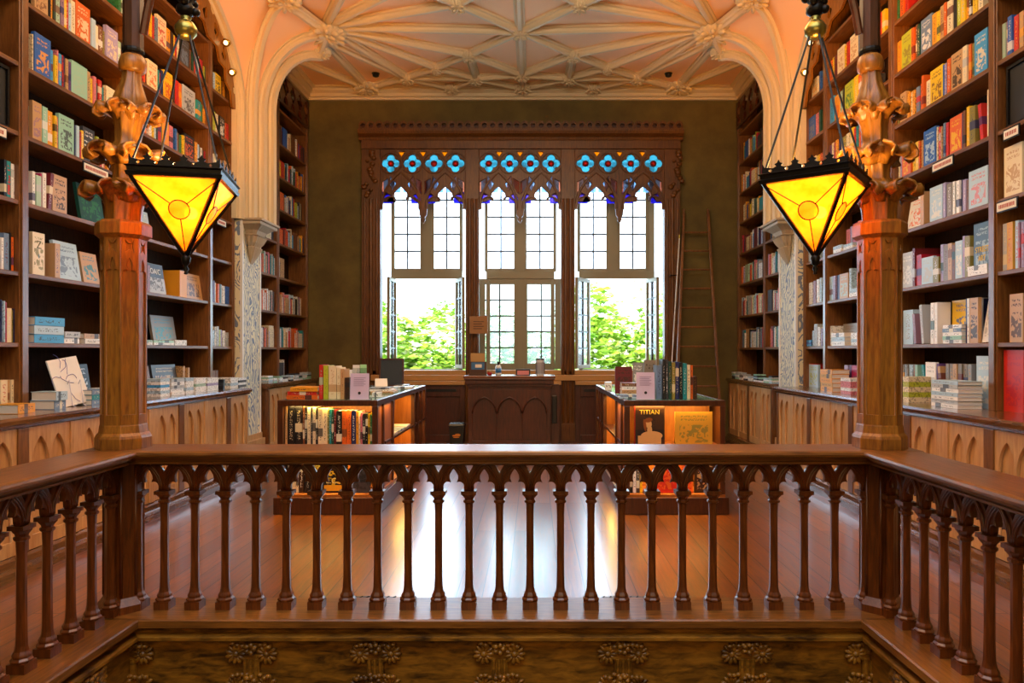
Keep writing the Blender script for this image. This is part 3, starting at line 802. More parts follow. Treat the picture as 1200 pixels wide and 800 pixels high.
# ---- shelf edge labels
def shelf_label(side, y0, y1, lv, label, txt=True):
    a, b = sx(FX - .03, FX - .022, side); z = LV[lv]
    bm = BM(); box(bm, a, b, y0, y1, z - .115, z - .03)
    o = obj('shelf_label', bm, M_IRON); tag(o, label, 'shelf label')
    a, b = sx(FX - .034, FX - .03, side)
    bm = BM(); box(bm, a, b, y0 + .012, y1 - .012, z - .105, z - .042); obj('label_card', bm, M_PAPER, o)
    bm = BM(); rnd = random.Random(y0); y = y0 + .03
    a, b = sx(FX - .036, FX - .034, side)
    while y < y1 - .04:
        w = rnd.uniform(.006, .014); box(bm, a, b, y, y + w, z - .088, z - .06); y += w + .008
    obj('label_print', bm, plain('label_red', 'b05040', .6), o)
shelf_label(-1, 6.23, 6.60, 4, 'long white card label in metal holder on shelf edge, ' + WORD[-1])
shelf_label(-1, 5.05, 5.33, 4, 'white card label on shelf edge beside the black panel, ' + WORD[-1])
shelf_label(-1, 8.86, 9.12, 4, 'white card label on a dim shelf edge beside the stone corbel')
shelf_label(1, 6.02, 6.34, 4, 'long white card label in metal holder on shelf edge, ' + WORD[1])
shelf_label(1, 5.20, 5.38, 4, 'white card label on shelf edge beside the black panel, ' + WORD[1])
shelf_label(1, 5.22, 5.46, 3.0 if False else 3, 'white card label on shelf edge above the spiral blue spine, ' + WORD[1])
# black panels in the nearest bays
for side in (-1, 1):
    a, b = sx(FX + .06, FX + .075, side)
    bm = BM(); box(bm, a, b, 4.05, 5.46, LV[4] + .005, LV[4] + .47); o = obj('blackboard', bm, plain('black_board', '14120f', .5)); tag(o, 'black board standing in the empty shelf nearest the viewer, ' + WORD[side], 'board')
    a, b = sx(FX + .045, FX + .06, side); bm = BM()
    for (ya, yb, za, zb) in ((4.05, 5.46, .005, .03), (4.05, 5.46, .45, .475), (5.44, 5.46, .03, .45), (4.05, 4.07, .03, .45)): box(bm, a, b, ya, yb, LV[4] + za, LV[4] + zb)
    obj('board_rim', bm, M_IRON, o)

# ================================================================== BALUSTRADE
SP = .175
bm = BM()
box(bm, -.042, .042, -.042, .042, .075, .125)
lathe(bm, [(.044, .125), (.048, .13), (.048, .137), (.038, .146), (.040, .156), (.038, .162), (.030, .176), (.0255, .20), (.0235, .25), (.0225, .32), (.022, .62), (.0245, .68), (.034, .688), (.034, .698), (.026, .703), (.028, .712), (.042, .728), (.044, .735)], n=8, rot=PI / 8)
box(bm, -.043, .043, -.038, .038, .735, .755)
obj_tmp = obj('baluster', bm, W_RAIL); ME_BAL = obj_tmp.data; bpy.data.objects.remove(obj_tmp)
def arcade_mesh(n):
    """n openings of width SP starting at x=0"""
    L = n * SP
    P = [(0, .92), (0, .755)]
    for k in range(n):
        x = k * SP
        T = trefoil(x + .028, x + SP - .028, .755, .880, 5)
        P += [(x + .02, .755)] + T + [(x + SP - .02, .755)]
    P += [(L, .755), (L, .92)]
    Q = [P[0]]
    for p in P[1:]:
        if abs(p[0] - Q[-1][0]) + abs(p[1] - Q[-1][1]) > 1e-4: Q.append(p)
    holes = []
    for k in range(1, n):
        x = k * SP; holes.append([(x - .025, .900), (x, .857), (x + .025, .900)])
    return cutout([Q] + holes, .036, .004)
def mould_mesh(n):
    bm = BM()
    for k in range(n):
        x = k * SP
        for yy in (-.02, .02):
            for (d, r, zt) in ((.006, .0075, .912), (.018, .006, .896)):
                tube(bm, [(a, yy, b) for a, b in pointed(x + d, x + SP - d, .762, zt, 6)], r, 6)
    return bm
RP = [(-.150, 1.0), (-.168, .994), (-.172, .982), (-.168, .970), (-.145, .962), (-.135, .950), (-.118, .948), (-.118, .940), (-.128, .936), (-.128, .926), (-.112, .920), (-.03, .918)]
RP = RP + [(-a, b) for a, b in RP[::-1]]
BP = [(-.19, .072), (-.182, .08), (.17, .08), (.17, -.0), (-.16, .022), (-.165, .028), (-.19, .035)]
def balustrade(loc, rz, offs, x0, x1, a0, na, label, rx=None):
    t = thing('balustrade', label, 'balustrade', loc, rz, 'turned gallery balustrade around the stairwell')
    for x in offs:
        o = bpy.data.objects.new('baluster', ME_BAL); COL.objects.link(o); o.parent = t; o.location = (x, 0, 0)
    me = arcade_mesh(na); me.transform(Matrix.Translation((a0, 0, 0))); ar = obj('gothic_arcade', me, W_RAIL, t, local=True)
    bm = mould_mesh(na); bmesh.ops.translate(bm, verts=bm.verts, vec=(a0, 0, 0)); obj('arch_moulding', bm, W_RAIL, ar, local=True, smooth=True)
    r0, r1 = rx or (x0, x1)
    bm = BM(); extrude_x(bm, RP, r0, r1); obj('handrail', bm, W_RAILX, t, local=True)
    bm = BM(); extrude_x(bm, BP, r0, r1); obj('base_rail', bm, W_RAILX, t, local=True)
    return t
XL, XR, YR = -2.36, 1.985, 4.12
balustrade((XL, YR, 0), 0, [.236 + SP * i for i in range(23)] + [.085, XR - XL - .085], 0, 0, .236 - SP, 24, 'carved wooden balustrade across the front, parallel to the window', (-.17, XR - XL + .17))
so = [.295 + SP * i for i in range(12)]
balustrade((XL, YR, 0), R(90), [-s for s in so] + [-.125], 0, 0, -(.295 + SP * 11), 12, 'carved wooden balustrade running toward the viewer, across from the ladder wall', (-2.6, -.172))
balustrade((XR, YR, 0), R(-90), so + [.125], 0, 0, .295 - SP, 12, 'carved wooden balustrade running toward the viewer, on the ladder side', (.172, 2.6))

# ---- curled acanthus leaf used on the columns and the fascia brackets
def leaf_mesh(length=.12, width=.09, curl=210, start=75, thick=.006, seed=0):
    bm = BM(); n, m = 12, 8; g = []
    x = z = 0; a = R(start)
    rnd = random.Random(seed)
    for i in range(n + 1):
        s = i / n
        w = width * (math.sin(PI * (.12 + .86 * s)) ** .6) * (1 + .3 * math.cos(s * 7 * PI))
        row = []
        for k in range(m + 1):
            q = -1 + 2 * k / m
            dep = .16 * width * q * q - .10 * width * (1 - abs(q)) * (abs(q) < .3)
            nx, nz = -math.sin(a), math.cos(a)
            row.append(bm.verts.new((x + nx * dep, q * w / 2, z + nz * dep)))
        g.append(row)
        st = length / n
        a -= R(curl) / n * (-.35 + 2.7 * s * s + .45)
        x += st * math.cos(a) * (1 - .25 * s); z += st * math.sin(a) * (1 - .25 * s)
    for r0, r1 in zip(g, g[1:]):
        for k in range(m): bm.faces.new((r0[k], r0[k + 1], r1[k + 1], r1[k]))
    me = bpy.data.meshes.new('leaf'); bm.to_mesh(me); bm.free()
    me.materials.append(W_COL)
    for f in me.polygons: f.use_smooth = True
    return me
LEAF = leaf_mesh(.25, .13, 330, 62)
def leaf(parent, loc, az, scale=(1, 1, 1), name='acanthus_leaf', me=None):
    o = bpy.data.objects.new(name, me or LEAF); COL.objects.link(o); o.parent = parent; o.location = loc; o.rotation_euler = (0, 0, az); o.scale = scale
    md = o.modifiers.new('thick', 'SOLIDIFY'); md.thickness = .012; md.offset = 0
    return o

# ================================================================== COLUMNS AND LANTERNS
C8 = 1 / math.cos(PI / 8)
def column(x, side, label):
    t = thing('carved_column', label, 'column', (x, YR, 0.08), 0, None)
    def sh(z): k = max(0, min(1, (z + .08 - 2.3) / .95)); return (-side * .055 * k, 0)
    def part(nm, prof, n=8, rot=PI / 8, mat=W_COL, **k):
        bm = BM(); lathe(bm, [(r * C8, z - .08) for r, z in prof], n=n, rot=rot, shift=sh); return obj(nm, bm, mat, t, local=True, **k)
    nw = part('newel_post', [(.125, .08), (.125, .12), (.11, .14), (.095, .16), (.092, .90), (.10, .93), (.11, .999)], mat=W_RAIL)
    for k in range(8):
        an = k * PI / 4 + PI / 8
        bm = BM(); tube(bm, [(.098 * math.cos(an), .098 * math.sin(an), .09), (.098 * math.cos(an), .098 * math.sin(an), .84)], .010, 6); obj('newel_bead', bm, W_RAIL, nw, local=True, smooth=True)
    part('column_base', [(.135, 1.0), (.135, 1.06), (.130, 1.075), (.118, 1.09), (.113, 1.13), (.11, 1.14)], bevel=.002)
    part('shaft', [(.103, 1.13), (.103, 2.2)])
    # blind tracery laid on each face of the shaft
    wf = 2 * .109 * math.tan(PI / 8)
    P = [(-wf / 2, 0), (wf / 2, 0), (wf / 2, 1.06), (-wf / 2, 1.06)]
    h1 = [(-wf / 2 + .012, .06), (wf / 2 - .012, .06), (wf / 2 - .012, .82)] + trefoil(-wf / 2 + .012, wf / 2 - .012, .84, .945, 5)[::-1]
    h1 = [p for i, p in enumerate(h1) if i == 0 or abs(p[0] - h1[i - 1][0]) + abs(p[1] - h1[i - 1][1]) > 1e-4]
    h2 = [(-.022, 1.045), (-.008, 1.025), (.008, 1.025), (.022, 1.045), (.016, 1.01), (.024, .975), (.0, .992), (-.024, .975), (-.016, 1.01)]
    tm = cutout([P, h1, h2], .010, .002)
    for k in range(8):
        an = -PI / 2 + k * PI / 4
        o = bpy.data.objects.new('tracery_panel', tm); COL.objects.link(o); o.parent = t
        if not tm.materials: tm.materials.append(W_COL)
        o.location = (.106 * math.cos(an), .106 * math.sin(an), 1.135 - .08); o.rotation_euler = (0, 0, an + PI / 2)
    part('collar', [(.110, 2.19), (.125, 2.205), (.135, 2.212), (.135, 2.275), (.120, 2.292)], bevel=.002)
    # fluted foliage stem
    prof = [(.085, 2.285), (.088, 2.36), (.10, 2.45), (.112, 2.50), (.085, 2.515), (.062, 2.54), (.068, 2.60), (.085, 2.67), (.095, 2.70), (.075, 2.72), (.062, 2.75), (.066, 2.82), (.08, 2.90), (.088, 2.93), (.082, 2.96), (.085, 2.985), (.075, 3.02), (.052, 3.09), (.045, 3.15)]
    bm = BM(); n = 40; prev = None
    for r, z in prof:
        dx, _ = sh(z - .08); row = []
        for k in range(n):
            an = 2 * PI * k / n; rr = r * (1 + .085 * math.cos(8 * an) + .04 * math.cos(16 * an))
            row.append(bm.verts.new((dx + rr * math.cos(an), rr * math.sin(an), z - .08)))
        if prev:
            for k in range(n): bm.faces.new((prev[k], prev[(k + 1) % n], row[(k + 1) % n], row[k]))
        prev = row
    obj('fluted_stem', bm, W_COL, t, local=True, smooth=True)
    for ring, (z, r, s) in enumerate(((2.43, .085, 1.0), (2.645, .07, 1.0), (2.90, .062, .85))):
        for k in range(6):
            an = k * PI / 3 + .5 * ring + .25
            dx, _ = sh(z - .08)
            leaf(t, (dx + r * math.cos(an), r * math.sin(an), z - .08 - .03), an, (s, s * 1.15, s))
    part('top_ring', [(.05, 3.15), (.065, 3.165), (.068, 3.20), (.06, 3.235), (.048, 3.25)], n=16, smooth=True)
    part('upper_shaft', [(.046, 3.24), (.046, 3.27), (.050, 3.28), (.050, 6.06)], mat=wood('upper_shaft_wood', '2a1508', '5a3414', .4, 2, 5, 10))
    part('iron_band', [(.053, 3.262), (.055, 3.275), (.053, 3.288)], n=16, mat=M_IRON)
    return t
column(XL, -1, 'tall carved wooden column at the balustrade corner, behind the lantern across from the ladder wall')
column(XR, 1, 'tall carved wooden column at the balustrade corner on the ladder side')

def lantern(x, y, rz, side, label, colx):
    z0 = 2.03
    t = thing('hanging_lantern', label, 'lantern', (x, y, z0), rz)
    H = .42; a = .215
    cs = [(-a, -a), (a, -a), (a, a), (-a, a)]
    bm = BM()
    for i in range(4):
        (xa, ya), (xb, yb) = cs[i], cs[(i + 1) % 4]
        d = Vector((xb - xa, yb - ya, 0)).normalized(); nrm = Vector((d.y, -d.x, 0))
        prof = [(-.015, 0), (.012, 0), (.018, .018), (.008, .024), (.012, .042), (.022, .05), (.0, .058), (-.015, .058)]
        pa = Vector((xa, ya, H)); pb = Vector((xb, yb, H))
        e = .015
        A = [bm.verts.new(pa - d * e * 0 + nrm * q + Vector((0, 0, w)) - d * q) for q, w in prof]; B = [bm.verts.new(pb + nrm * q + d * q + Vector((0, 0, w))) for q, w in prof]
        for k in range(len(prof)): bm.faces.new((A[k], A[(k + 1) % len(prof)], B[(k + 1) % len(prof)], B[k]))
        bm.faces.new(A); bm.faces.new(B[::-1])
    obj('rim_frame', bm, M_IRON, t, local=True)
    tip = Vector((0, 0, .03))
    for cx, cy in cs:
        bm = BM(); tube(bm, [(cx, cy, H + .01), tuple(tip)], .013, 5); obj('corner_bar', bm, M_IRON, t, local=True)
    for i in range(4):
        A = Vector((*cs[i], H)); B = Vector((*cs[(i + 1) % 4], H)); k = .985
        A2, B2_ = A * .97 + Vector((0, 0, .01)), B * .97 + Vector((0, 0, .01)); T2 = tip + Vector((0, 0, .02))
        bm = BM(); n = 8
        def P(u, v): return (A2.lerp(B2_, u)).lerp(T2, v)
        vs = [bm.verts.new(p) for p in (A2, B2_, T2)]; bm.faces.new(vs)
        gp = obj('glass_panel', bm, M_LAMP, t, local=True)
        md = gp.modifiers.new('thick', 'SOLIDIFY'); md.thickness = .004
        nrm = (B - A).cross(tip - A).normalized();
        if nrm.dot(Vector((A.x + B.x, A.y + B.y, 0))) < 0: nrm = -nrm
        C = P(.5, .40) + nrm * .006
        e1 = (B - A).normalized(); e2 = nrm.cross(e1)
        ring = [C + .052 * (math.cos(2 * PI * q / 20) * e1 + math.sin(2 * PI * q / 20) * e2) for q in range(21)]
        bm = BM(); tube(bm, ring, .0035, 5)
        for tgt in (A2, B2_, T2):
            dd = ((tgt + nrm * .006) - C).normalized(); tube(bm, [C + dd * .052, tgt + nrm * .006], .003, 5)
        obj('lead_lines', bm, M_LEAD, gp, local=True)
        bm = BM(); ctr = bm.verts.new(C + nrm * .012); rv = [bm.verts.new(p) for p in ring[:-1]]
        for q in range(20): bm.faces.new((rv[q], rv[(q + 1) % 20], ctr))
        obj('bullseye', bm, emit('lit_bullseye', (1, .45, .05, 1), 1.4) if i == 99 else M_LAMP, gp, local=True, smooth=True)
        # cresting
        L = (B - A).length
        P1 = [(0, 0), (L, 0)]
        for q in range(5, -1, -1):
            cx = L * (q + .0) / 5
            if q in (0, 5):
                P1 += [(min(L, cx + .012), .03), (cx if q == 0 else L, .05)] if q == 0 else [(L, .05), (cx - .012, .03)]
            else:
                P1 += [(cx + .03, .022), (cx + .012, .03), (cx + .022, .042), (cx + .008, .048), (cx, .064), (cx - .008, .048), (cx - .022, .042), (cx - .012, .03), (cx - .03, .022)]
        hs = [arc(L * (q + .5) / 5, .010, .008, 0, 360, 8)[:-1] for q in range(5)]
        me = cutout([P1] + hs, .006)
        ang = math.atan2(B.y - A.y, B.x - A.x)
        me.transform(Matrix.Translation(A + Vector((0, 0, .056))) @ Matrix.Rotation(ang, 4, 'Z'))
        obj('cresting', me, M_IRON, t, local=True)
    bm = BM(); lathe(bm, [(.004, -.06), (.012, -.055), (.006, -.045), (.016, -.03), (.008, -.015), (.02, 0), (.026, .03), (.016, .05)], n=12); obj('bottom_finial', bm, M_IRON, t, local=True, smooth=True)
    zb = 3.30 - z0
    for cx, cy in cs:
        bm = BM(); tube(bm, [(cx, cy, H + .03), (cx * .1, cy * .1, zb - .02), (cx * .03, cy * .03, zb)], .006, 5); obj('hanging_rod', bm, M_IRON, t, local=True)
    bm = BM(); lathe(bm, [(.01, -.05), (.035, -.045), (.055, -.02), (.058, .01), (.04, .04), (.02, .055), (.03, .065), (.02, .075)], n=20, c=(0, 0, zb)); obj('brass_ball', bm, M_BRASS, t, local=True, smooth=True)
    bm = BM(); lathe(bm, [(.02, .07), (.045, .09), (.05, .12), (.03, .14), (.055, .17), (.06, .2), (.03, .23), (.045, .26), (.03, .3), (.02, .54)], n=10, c=(0, 0, zb))
    rnd = random.Random(2)
    for k in range(10):
        an = k * 2.4; bmesh.ops.create_icosphere(bm, subdivisions=2, radius=.024, matrix=Matrix.Translation((.05 * math.cos(an), .05 * math.sin(an), zb + .1 + .02 * k)))
    obj('iron_crown', bm, M_IRON, t, local=True, smooth=True)
    bm = BM(); bmesh.ops.create_uvsphere(bm, u_segments=16, v_segments=10, radius=.034, matrix=Matrix.Translation((.03, -.02, .27))); obj('bulb', bm, M_BULB, t, local=True, smooth=True)
    light('lantern_light', 'POINT', (x, y, z0 + .50), 34, (1.0, .60, .20), .05)
    light('vault_fill_spot', 'SPOT', (x, y, z0 + .46), 950, (1.0, .33, .01), .05, rot=Vector((side * 1.75, 5.6, 3.4)).to_track_quat('-Z', 'Y').to_euler(), spot_size=R(44), spot_blend=.8)  # added spot that throws orange onto the vault webs, no lantern part
    light('lantern_inner_light', 'POINT', (x + .02, y - .02, z0 + .27), 6, (1.0, .74, .42), .03)
    # wooden arm that carries it
    b = thing('lantern_bracket', 'curved dark arm from the column top carrying the lantern ' + ('across from the ladder wall' if side < 0 else 'on the ladder side'), 'bracket', (colx - side * .055, YR, 3.3))
    p0 = Vector((colx - side * .055 - side * .075, YR - .03, 3.36)); p1 = Vector((x, y, 3.92)); pts = []
    for k in range(13):
        s = k / 12; q = p0.lerp(p1, s); q.z = p0.z + (p1.z - p0.z) * math.sin(s * PI / 2) ** .8; pts.append(q)
    bm = BM(); tube(bm, pts, .022, 8); obj('curved_arm', bm, W_DARK, b)
    bm = BM(); tube(bm, [p1, (x, y, 3.86)], .03, 8); obj('hook', bm, M_IRON, b)
    return t
lantern(-1.895, 3.9, R(12), -1, 'lit amber glass lantern on four iron rods, hanging across from the ladder wall', XL)
lantern(1.53, 3.9, R(-37), 1, 'lit amber glass lantern seen corner-on, hanging on the ladder side', XR)

# ================================================================== STAIRWELL FASCIA
LEAF2 = leaf_mesh(.15, .09, 300, 80); LEAF2.materials[0] = W_FAS
def fascia(loc, rz, x0, x1, bxs, label):
    t = thing('stair_fascia', label, 'fascia', loc, rz)
    bm = BM(); extrude_x(bm, [(.1, .0), (-.13, .02), (-.14, .012), (-.135, .0), (-.135, -.005), (-.16, -.012), (-.18, -.022), (-.18, -.04), (-.15, -.05), (-.13, -.062), (.1, -.062)], x0, x1); obj('cornice_moulding', bm, W_FAS, t, local=True)
    bm = BM(); extrude_x(bm, [(.1, -.062), (-.12, -.062), (-.12, -1.6), (.1, -1.6)], x0, x1); obj('frieze_board', bm, W_FAS, t, local=True)
    for bx in bxs:
        bm = BM(); box(bm, bx - .045, bx + .045, -.15, -.12, -.5, -.065)
        for k in (-.03, 0, .03): tube(bm, [(bx + k, -.15, -.5), (bx + k, -.155, -.15)], .011, 6)
        br = obj('carved_bracket', bm, W_FAS, t, local=True)
        bm = BM(); rnd = random.Random(int(bx * 100))
        for tier, zc in ((0, -.125), (1, -.30)):
            for sg in (-1, 1):
                c = Vector((bx + sg * .085, -.135, zc))
                for k in range(11):
                    an = 2 * PI * k / 11; rr = .036
                    m = Matrix.Translation(c + Vector((rr * math.cos(an), -.008, rr * math.sin(an)))) @ Matrix.Rotation(-an, 4, 'Y') @ Matrix.Diagonal((1.3, .7, .6, 1))
                    bmesh.ops.create_icosphere(bm, subdivisions=2, radius=.021, matrix=m)
                bmesh.ops.create_icosphere(bm, subdivisions=2, radius=.02, matrix=Matrix.Translation(c + Vector((0, -.01, 0))))
            for k in range(9):
                m = Matrix.Translation((bx - .10 + .025 * k, -.15 - rnd.uniform(0, .015), zc + .055 + rnd.uniform(-.012, .012))) @ Matrix.Diagonal((1, .8, .8, 1))
                bmesh.ops.create_icosphere(bm, subdivisions=2, radius=.016, matrix=m)
            for k in range(5):
                bmesh.ops.create_icosphere(bm, subdivisions=2, radius=.015, matrix=Matrix.Translation((bx + .022 * math.cos(k * 1.257), -.165, zc + .035 + .022 * math.sin(k * 1.257))))
        obj('carved_foliage', bm, W_FAS, br, local=True, smooth=True)
    return t
fascia((0, YR, 0), 0, XL + .12, XR - .12, [-.194 + .687 * k for k in range(-3, 4)], 'grained oak fascia with carved brackets under the front balustrade')
fascia((XL, YR, 0), R(90), -2.6, -.13, [-.55 - .687 * k for k in range(3)], 'oak fascia under the side balustrade across from the ladder wall')
fascia((XR, YR, 0), R(-90), .13, 2.6, [.55 + .687 * k for k in range(3)], 'oak fascia under the side balustrade on the ladder side')

# ---- floor grilles just behind the balustrade
for gx, lb in ((-1.03, 'black iron floor grille behind the balusters, on the wastebin side'), (.58, 'black iron floor grille behind the balusters, on the ladder side')):
    t = thing('floor_grille', lb, 'grille', (gx, 4.47, 0))
    bm = BM(); lathe(bm, [(.19, 0), (.19, .006)], n=28, sx=1, sy=.36); obj('grille_plate', bm, M_BLACK, t, local=True)
    bm = BM()
    for k in range(-4, 5): tube(bm, [(k * .042 - .03, -.055, .006), (k * .042 + .03, .055, .006)], .005, 5)
    obj('grille_bars', bm, M_IRON, t, local=True)

# ================================================================== DISPLAY TABLES
def table(x0, x1, y0, y1, aisle, label):
    t = thing('display_table', label, 'table', ((x0 + x1) / 2, y0, 0))
    H = 1.085
    bm = BM(); box(bm, x0 - .03, x1 + .03, y0 - .03, y1, 0, .16); obj('plinth', bm, W_TAB, t, bevel=.006)
    bm = BM(); box(bm, x0, x1, y0, y1, .16, .185); obj('bottom_board', bm, W_TABIN, t)
    bm = BM(); box(bm, x0, x1, y0, y0 + .04, H - .055, H); box(bm, x0, x1, y1 - .04, y1, H - .055, H); box(bm, x0, x0 + .04, y0 + .04, y1 - .04, H - .055, H); box(bm, x1 - .04, x1, y0 + .04, y1 - .04, H - .055, H)
    obj('top_frame', bm, W_TAB, t, bevel=.004)
    bm = BM(); box(bm, x0 + .04, x1 - .04, y0 + .04, y1 - .04, H - .02, H - .001); obj('glass_top', bm, M_TOPG, t)
    ax = x1 if aisle > 0 else x0; cx = (x0 + x1) / 2
    def ab(a, b): return sorted((a, b))
    for (xx, yy) in ((x0, y0), (x1 - .05, y0), (x0, y1 - .05), (x1 - .05, y1 - .05)):
        bm = BM(); box(bm, xx, xx + .05, yy, yy + .05, .185, H - .055); obj('corner_post', bm, W_TAB, t, bevel=.004)
    bm = BM(); box(bm, x0 + .05, x1 - .05, y0 + .42, y0 + .44, .185, H - .055); obj('front_back_panel', bm, W_TABIN, t)
    bm = BM(); box(bm, x0 + .02, x1 - .02, y0 + .015, y0 + .42, .615, .64); obj('front_shelf', bm, W_TABIN, t)
    bm = BM(); box(bm, *ab(cx, cx + .02), y0 + .44, y1 - .05, .185, H - .055); obj('spine_panel', bm, W_TABIN, t)
    fx = x0 if aisle > 0 else x1
    bm = BM(); box(bm, *ab(fx + (.0 if aisle > 0 else -.02), fx + (.02 if aisle > 0 else 0)), y0 + .05, y1 - .05, .185, H - .055); obj('outer_side_panel', bm, W_TAB, t)
    bm = BM(); box(bm, *ab(cx, ax - aisle * .01), y0 + .44, y1 - .05, .615, .64); obj('side_shelf', bm, W_TAB, t)
    for yy in (y0 + .31, y0 + .79, y0 + 2.15, y0 + 2.45, y0 + 2.75):
        if yy > y0 + .4:
            bm = BM(); box(bm, *ab(cx + aisle * .02, ax - aisle * .02), yy, yy + .02, .185, H - .055); obj('divider', bm, W_TABIN, t)
        bm = BM(); box(bm, *ab(ax - aisle * .045, ax), yy - .015, yy + .035, .185, H - .055); obj('side_post', bm, W_TAB, t, bevel=.003)
        P = [(0, 0), (.03, 0)] + [(.03 + .07 * (1 - math.cos(k / 8 * PI / 2)), .38 * k / 8) for k in range(9)] + [(0, .38)]
        me = cutout([P], .018); me.transform(Matrix.Translation((ax - aisle * .02, yy + .035, H - .055 - .38)) @ Matrix.Rotation(R(90), 4, 'Z')); obj('curved_brace', me, W_TABIN, t)
    bm = BM(); box(bm, *ab(ax - aisle * .04, ax - aisle * .02), y0 + .05, y0 + .79, .185, H - .055); obj('side_end_panel', bm, W_TABIN, t)
    for (ya, yb, z, fr) in ((y0 + .045, y0 + .06, H - .04, 1), (y0 + .045, y0 + .06, .613, 1)):
        bm = BM(); box(bm, x0 + .07, x1 - .07, ya, yb, z - .006, z); obj('led_strip', bm, M_STRIP, t)
        light('led_light', 'AREA', (cx, ya + .03, z - .012), 9 if z > .8 else 9, (1, .62, .18), x1 - x0 - .2, .05, rot=(R(18), 0, 0))
    for z in (H - .062, .608):
        light('led_light', 'AREA', (ax - aisle * .07, (y0 + .85 + y0 + 2.12) / 2, z - .012), 6, (1, .55, .12), .05, 1.2, rot=(0, R(18 * aisle), 0))
        light('led_light', 'AREA', (ax - aisle * .07, y0 + 2.8, z - .012), 1.6, (1, .55, .12), .05, .25, rot=(0, R(18 * aisle), 0))
    light('led_light', 'AREA', (ax - aisle * .0 + aisle * .03, y0 + .45, H - .07), 1.2, (1, .55, .12), .04, .5)
    return t
TY = 6.85
table(-2.455, -1.50, TY, 9.92, 1, 'long wooden display table with glass top, holding stacked orange books, on the wastebin side')
table(.865, 1.827, TY, 10.1, -1, 'long wooden display table with glass top on the ladder side')

# ================================================================== DESK, WASTEBIN, LADDER
t = thing('counter_desk', 'dark carved wooden desk with three arched panels under the middle window', 'desk', (-.37, 10.9, 0))
DX0, DX1, DY = -1.0, .25, 10.9
bm = BM(); box(bm, DX0, DX1, DY, DY + .6, .1, 1.0); obj('body', bm, W_DARK, t)
bm = BM(); box(bm, DX0 - .03, DX1 + .03, DY - .03, DY + .63, 0, .1); obj('plinth', bm, W_DARK, t, bevel=.005)
P = [(0, 0), (DX1 - DX0, 0), (DX1 - DX0, .88), (0, .88)]; w = (DX1 - DX0 - .16) / 3
hs = [[(.06 + k * (w + .02), .1)] + pointed(.06 + k * (w + .02), .06 + k * (w + .02) + w, .52, .74, 7) + [(.06 + k * (w + .02) + w, .1)] for k in range(3)]
me = cutout([P] + hs, .03, .004); me.transform(Matrix.Translation((DX0, DY - .015, .1))); fr = obj('arched_front', me, W_DARK, t)
for k in range(3):
    x0 = DX0 + .06 + k * (w + .02); bm = BM(); tube(bm, [(x, DY - .03, z + .1) for x, z in pointed(x0, x0 + w, .52, .76, 7)], .012, 6); obj('arch_moulding', bm, W_DARK, fr, local=False, smooth=True)
bm = BM()
for k, (d, za, zb) in enumerate(((.0, .98, 1.02), (.02, 1.02, 1.06), (.045, 1.06, 1.12), (.06, 1.12, 1.15))): box(bm, DX0 - d, DX1 + d, DY - d - .01, DY + .6, za, zb)
obj('cornice', bm, W_DARK, t, bevel=.006)
bm = BM(); box(bm, DX0 - .07, DX1 + .07, DY - .07, DY + .62, 1.15, 1.186); obj('desk_top', bm, wood('desk_top_wood', '4a2010', '8a4a2a', .2, 0, 5, 10, coat=.5), t, bevel=.006)
bm = BM(); box(bm, DX1, DX1 + .13, DY + .1, DY + .16, 0, 1.05); obj('side_board', bm, W_DARK, t)
bm = BM(); box(bm, DX1 + .02, DX1 + .10, DY + .08, DY + .1, .45, .88); obj('black_plate', bm, M_BLACK, t, bevel=.02)
t = thing('wastebin', 'small black wastebin with an orange emblem standing beside the dark desk', 'bin', (-1.215, 11.3, 0))
bm = BM(); lathe(bm, [(.10, 0), (.13, .38), (.125, .38), (.1, .02)], n=4, rot=PI / 4, sx=1.3, sy=1.2); obj('bin_body', bm, M_BLACK, t, local=True, bevel=.01)
bm = BM(); lathe(bm, [(.135, .375), (.14, .40), (.12, .43), (.05, .44)], n=4, rot=PI / 4, sx=1.3, sy=1.2); obj('bin_lid', bm, plain('bin_lid_grey', '34342f', .25), t, local=True, bevel=.01)
bm = BM()
for (cx, cz, rx, rz) in ((-.03, .24, .035, .012), (.02, .25, .045, .022), (.0, .215, .05, .008)):
    vs = [bm.verts.new((cx + rx * math.cos(a), -.118, cz + rz * math.sin(a))) for a in [2 * PI * k / 16 for k in range(16)]]; bm.faces.new(vs)
e = obj('orange_emblem', bm, plain('emblem_orange', 'd8842a', .5), t, local=True); e.modifiers.new('s', 'SOLIDIFY').thickness = .003
t = thing('wooden_ladder', 'narrow wooden library ladder leaning on the olive wall beside the window', 'ladder', (2.7, 12.1, 0))
LB = [Vector((2.30, 11.75, 0)), Vector((3.08, 11.75, 0))]; LT = [Vector((2.60, 12.46, 3.95)), Vector((3.02, 12.46, 3.95))]
for a, b in zip(LB, LT):
    bm = BM(); sweep(bm, [(-.022, -.03), (.022, -.03), (.022, .03), (-.022, .03)], [a, a.lerp(b, .5), b], Vector((0, 1, 0))); rail = obj('ladder_rail', bm, W_CASE, t, bevel=.005)
    bm = BM(); lathe(bm, [(.02, 0), (.026, .02), (.015, .035), (.024, .06), (.01, .085)], n=12, c=tuple(b)); obj('rail_knob', bm, W_CASE, rail, local=True, smooth=True)
for k in range(11):
    s = .08 + .0835 * k
    a, b = LB[0].lerp(LT[0], s), LB[1].lerp(LT[1], s); bm = BM(); tube(bm, [a, b], .017, 8); obj('rung', bm, W_CASE, t)
t = thing('window_pole', 'thin white pole leaning beside the ladder against the window post', 'pole', (2.33, 12.2, 0))
bm = BM(); tube(bm, [(2.24, 12.1, 0), (2.50, 12.34, 3.5)], .010, 8); obj('pole_shaft', bm, M_WHITE, t)
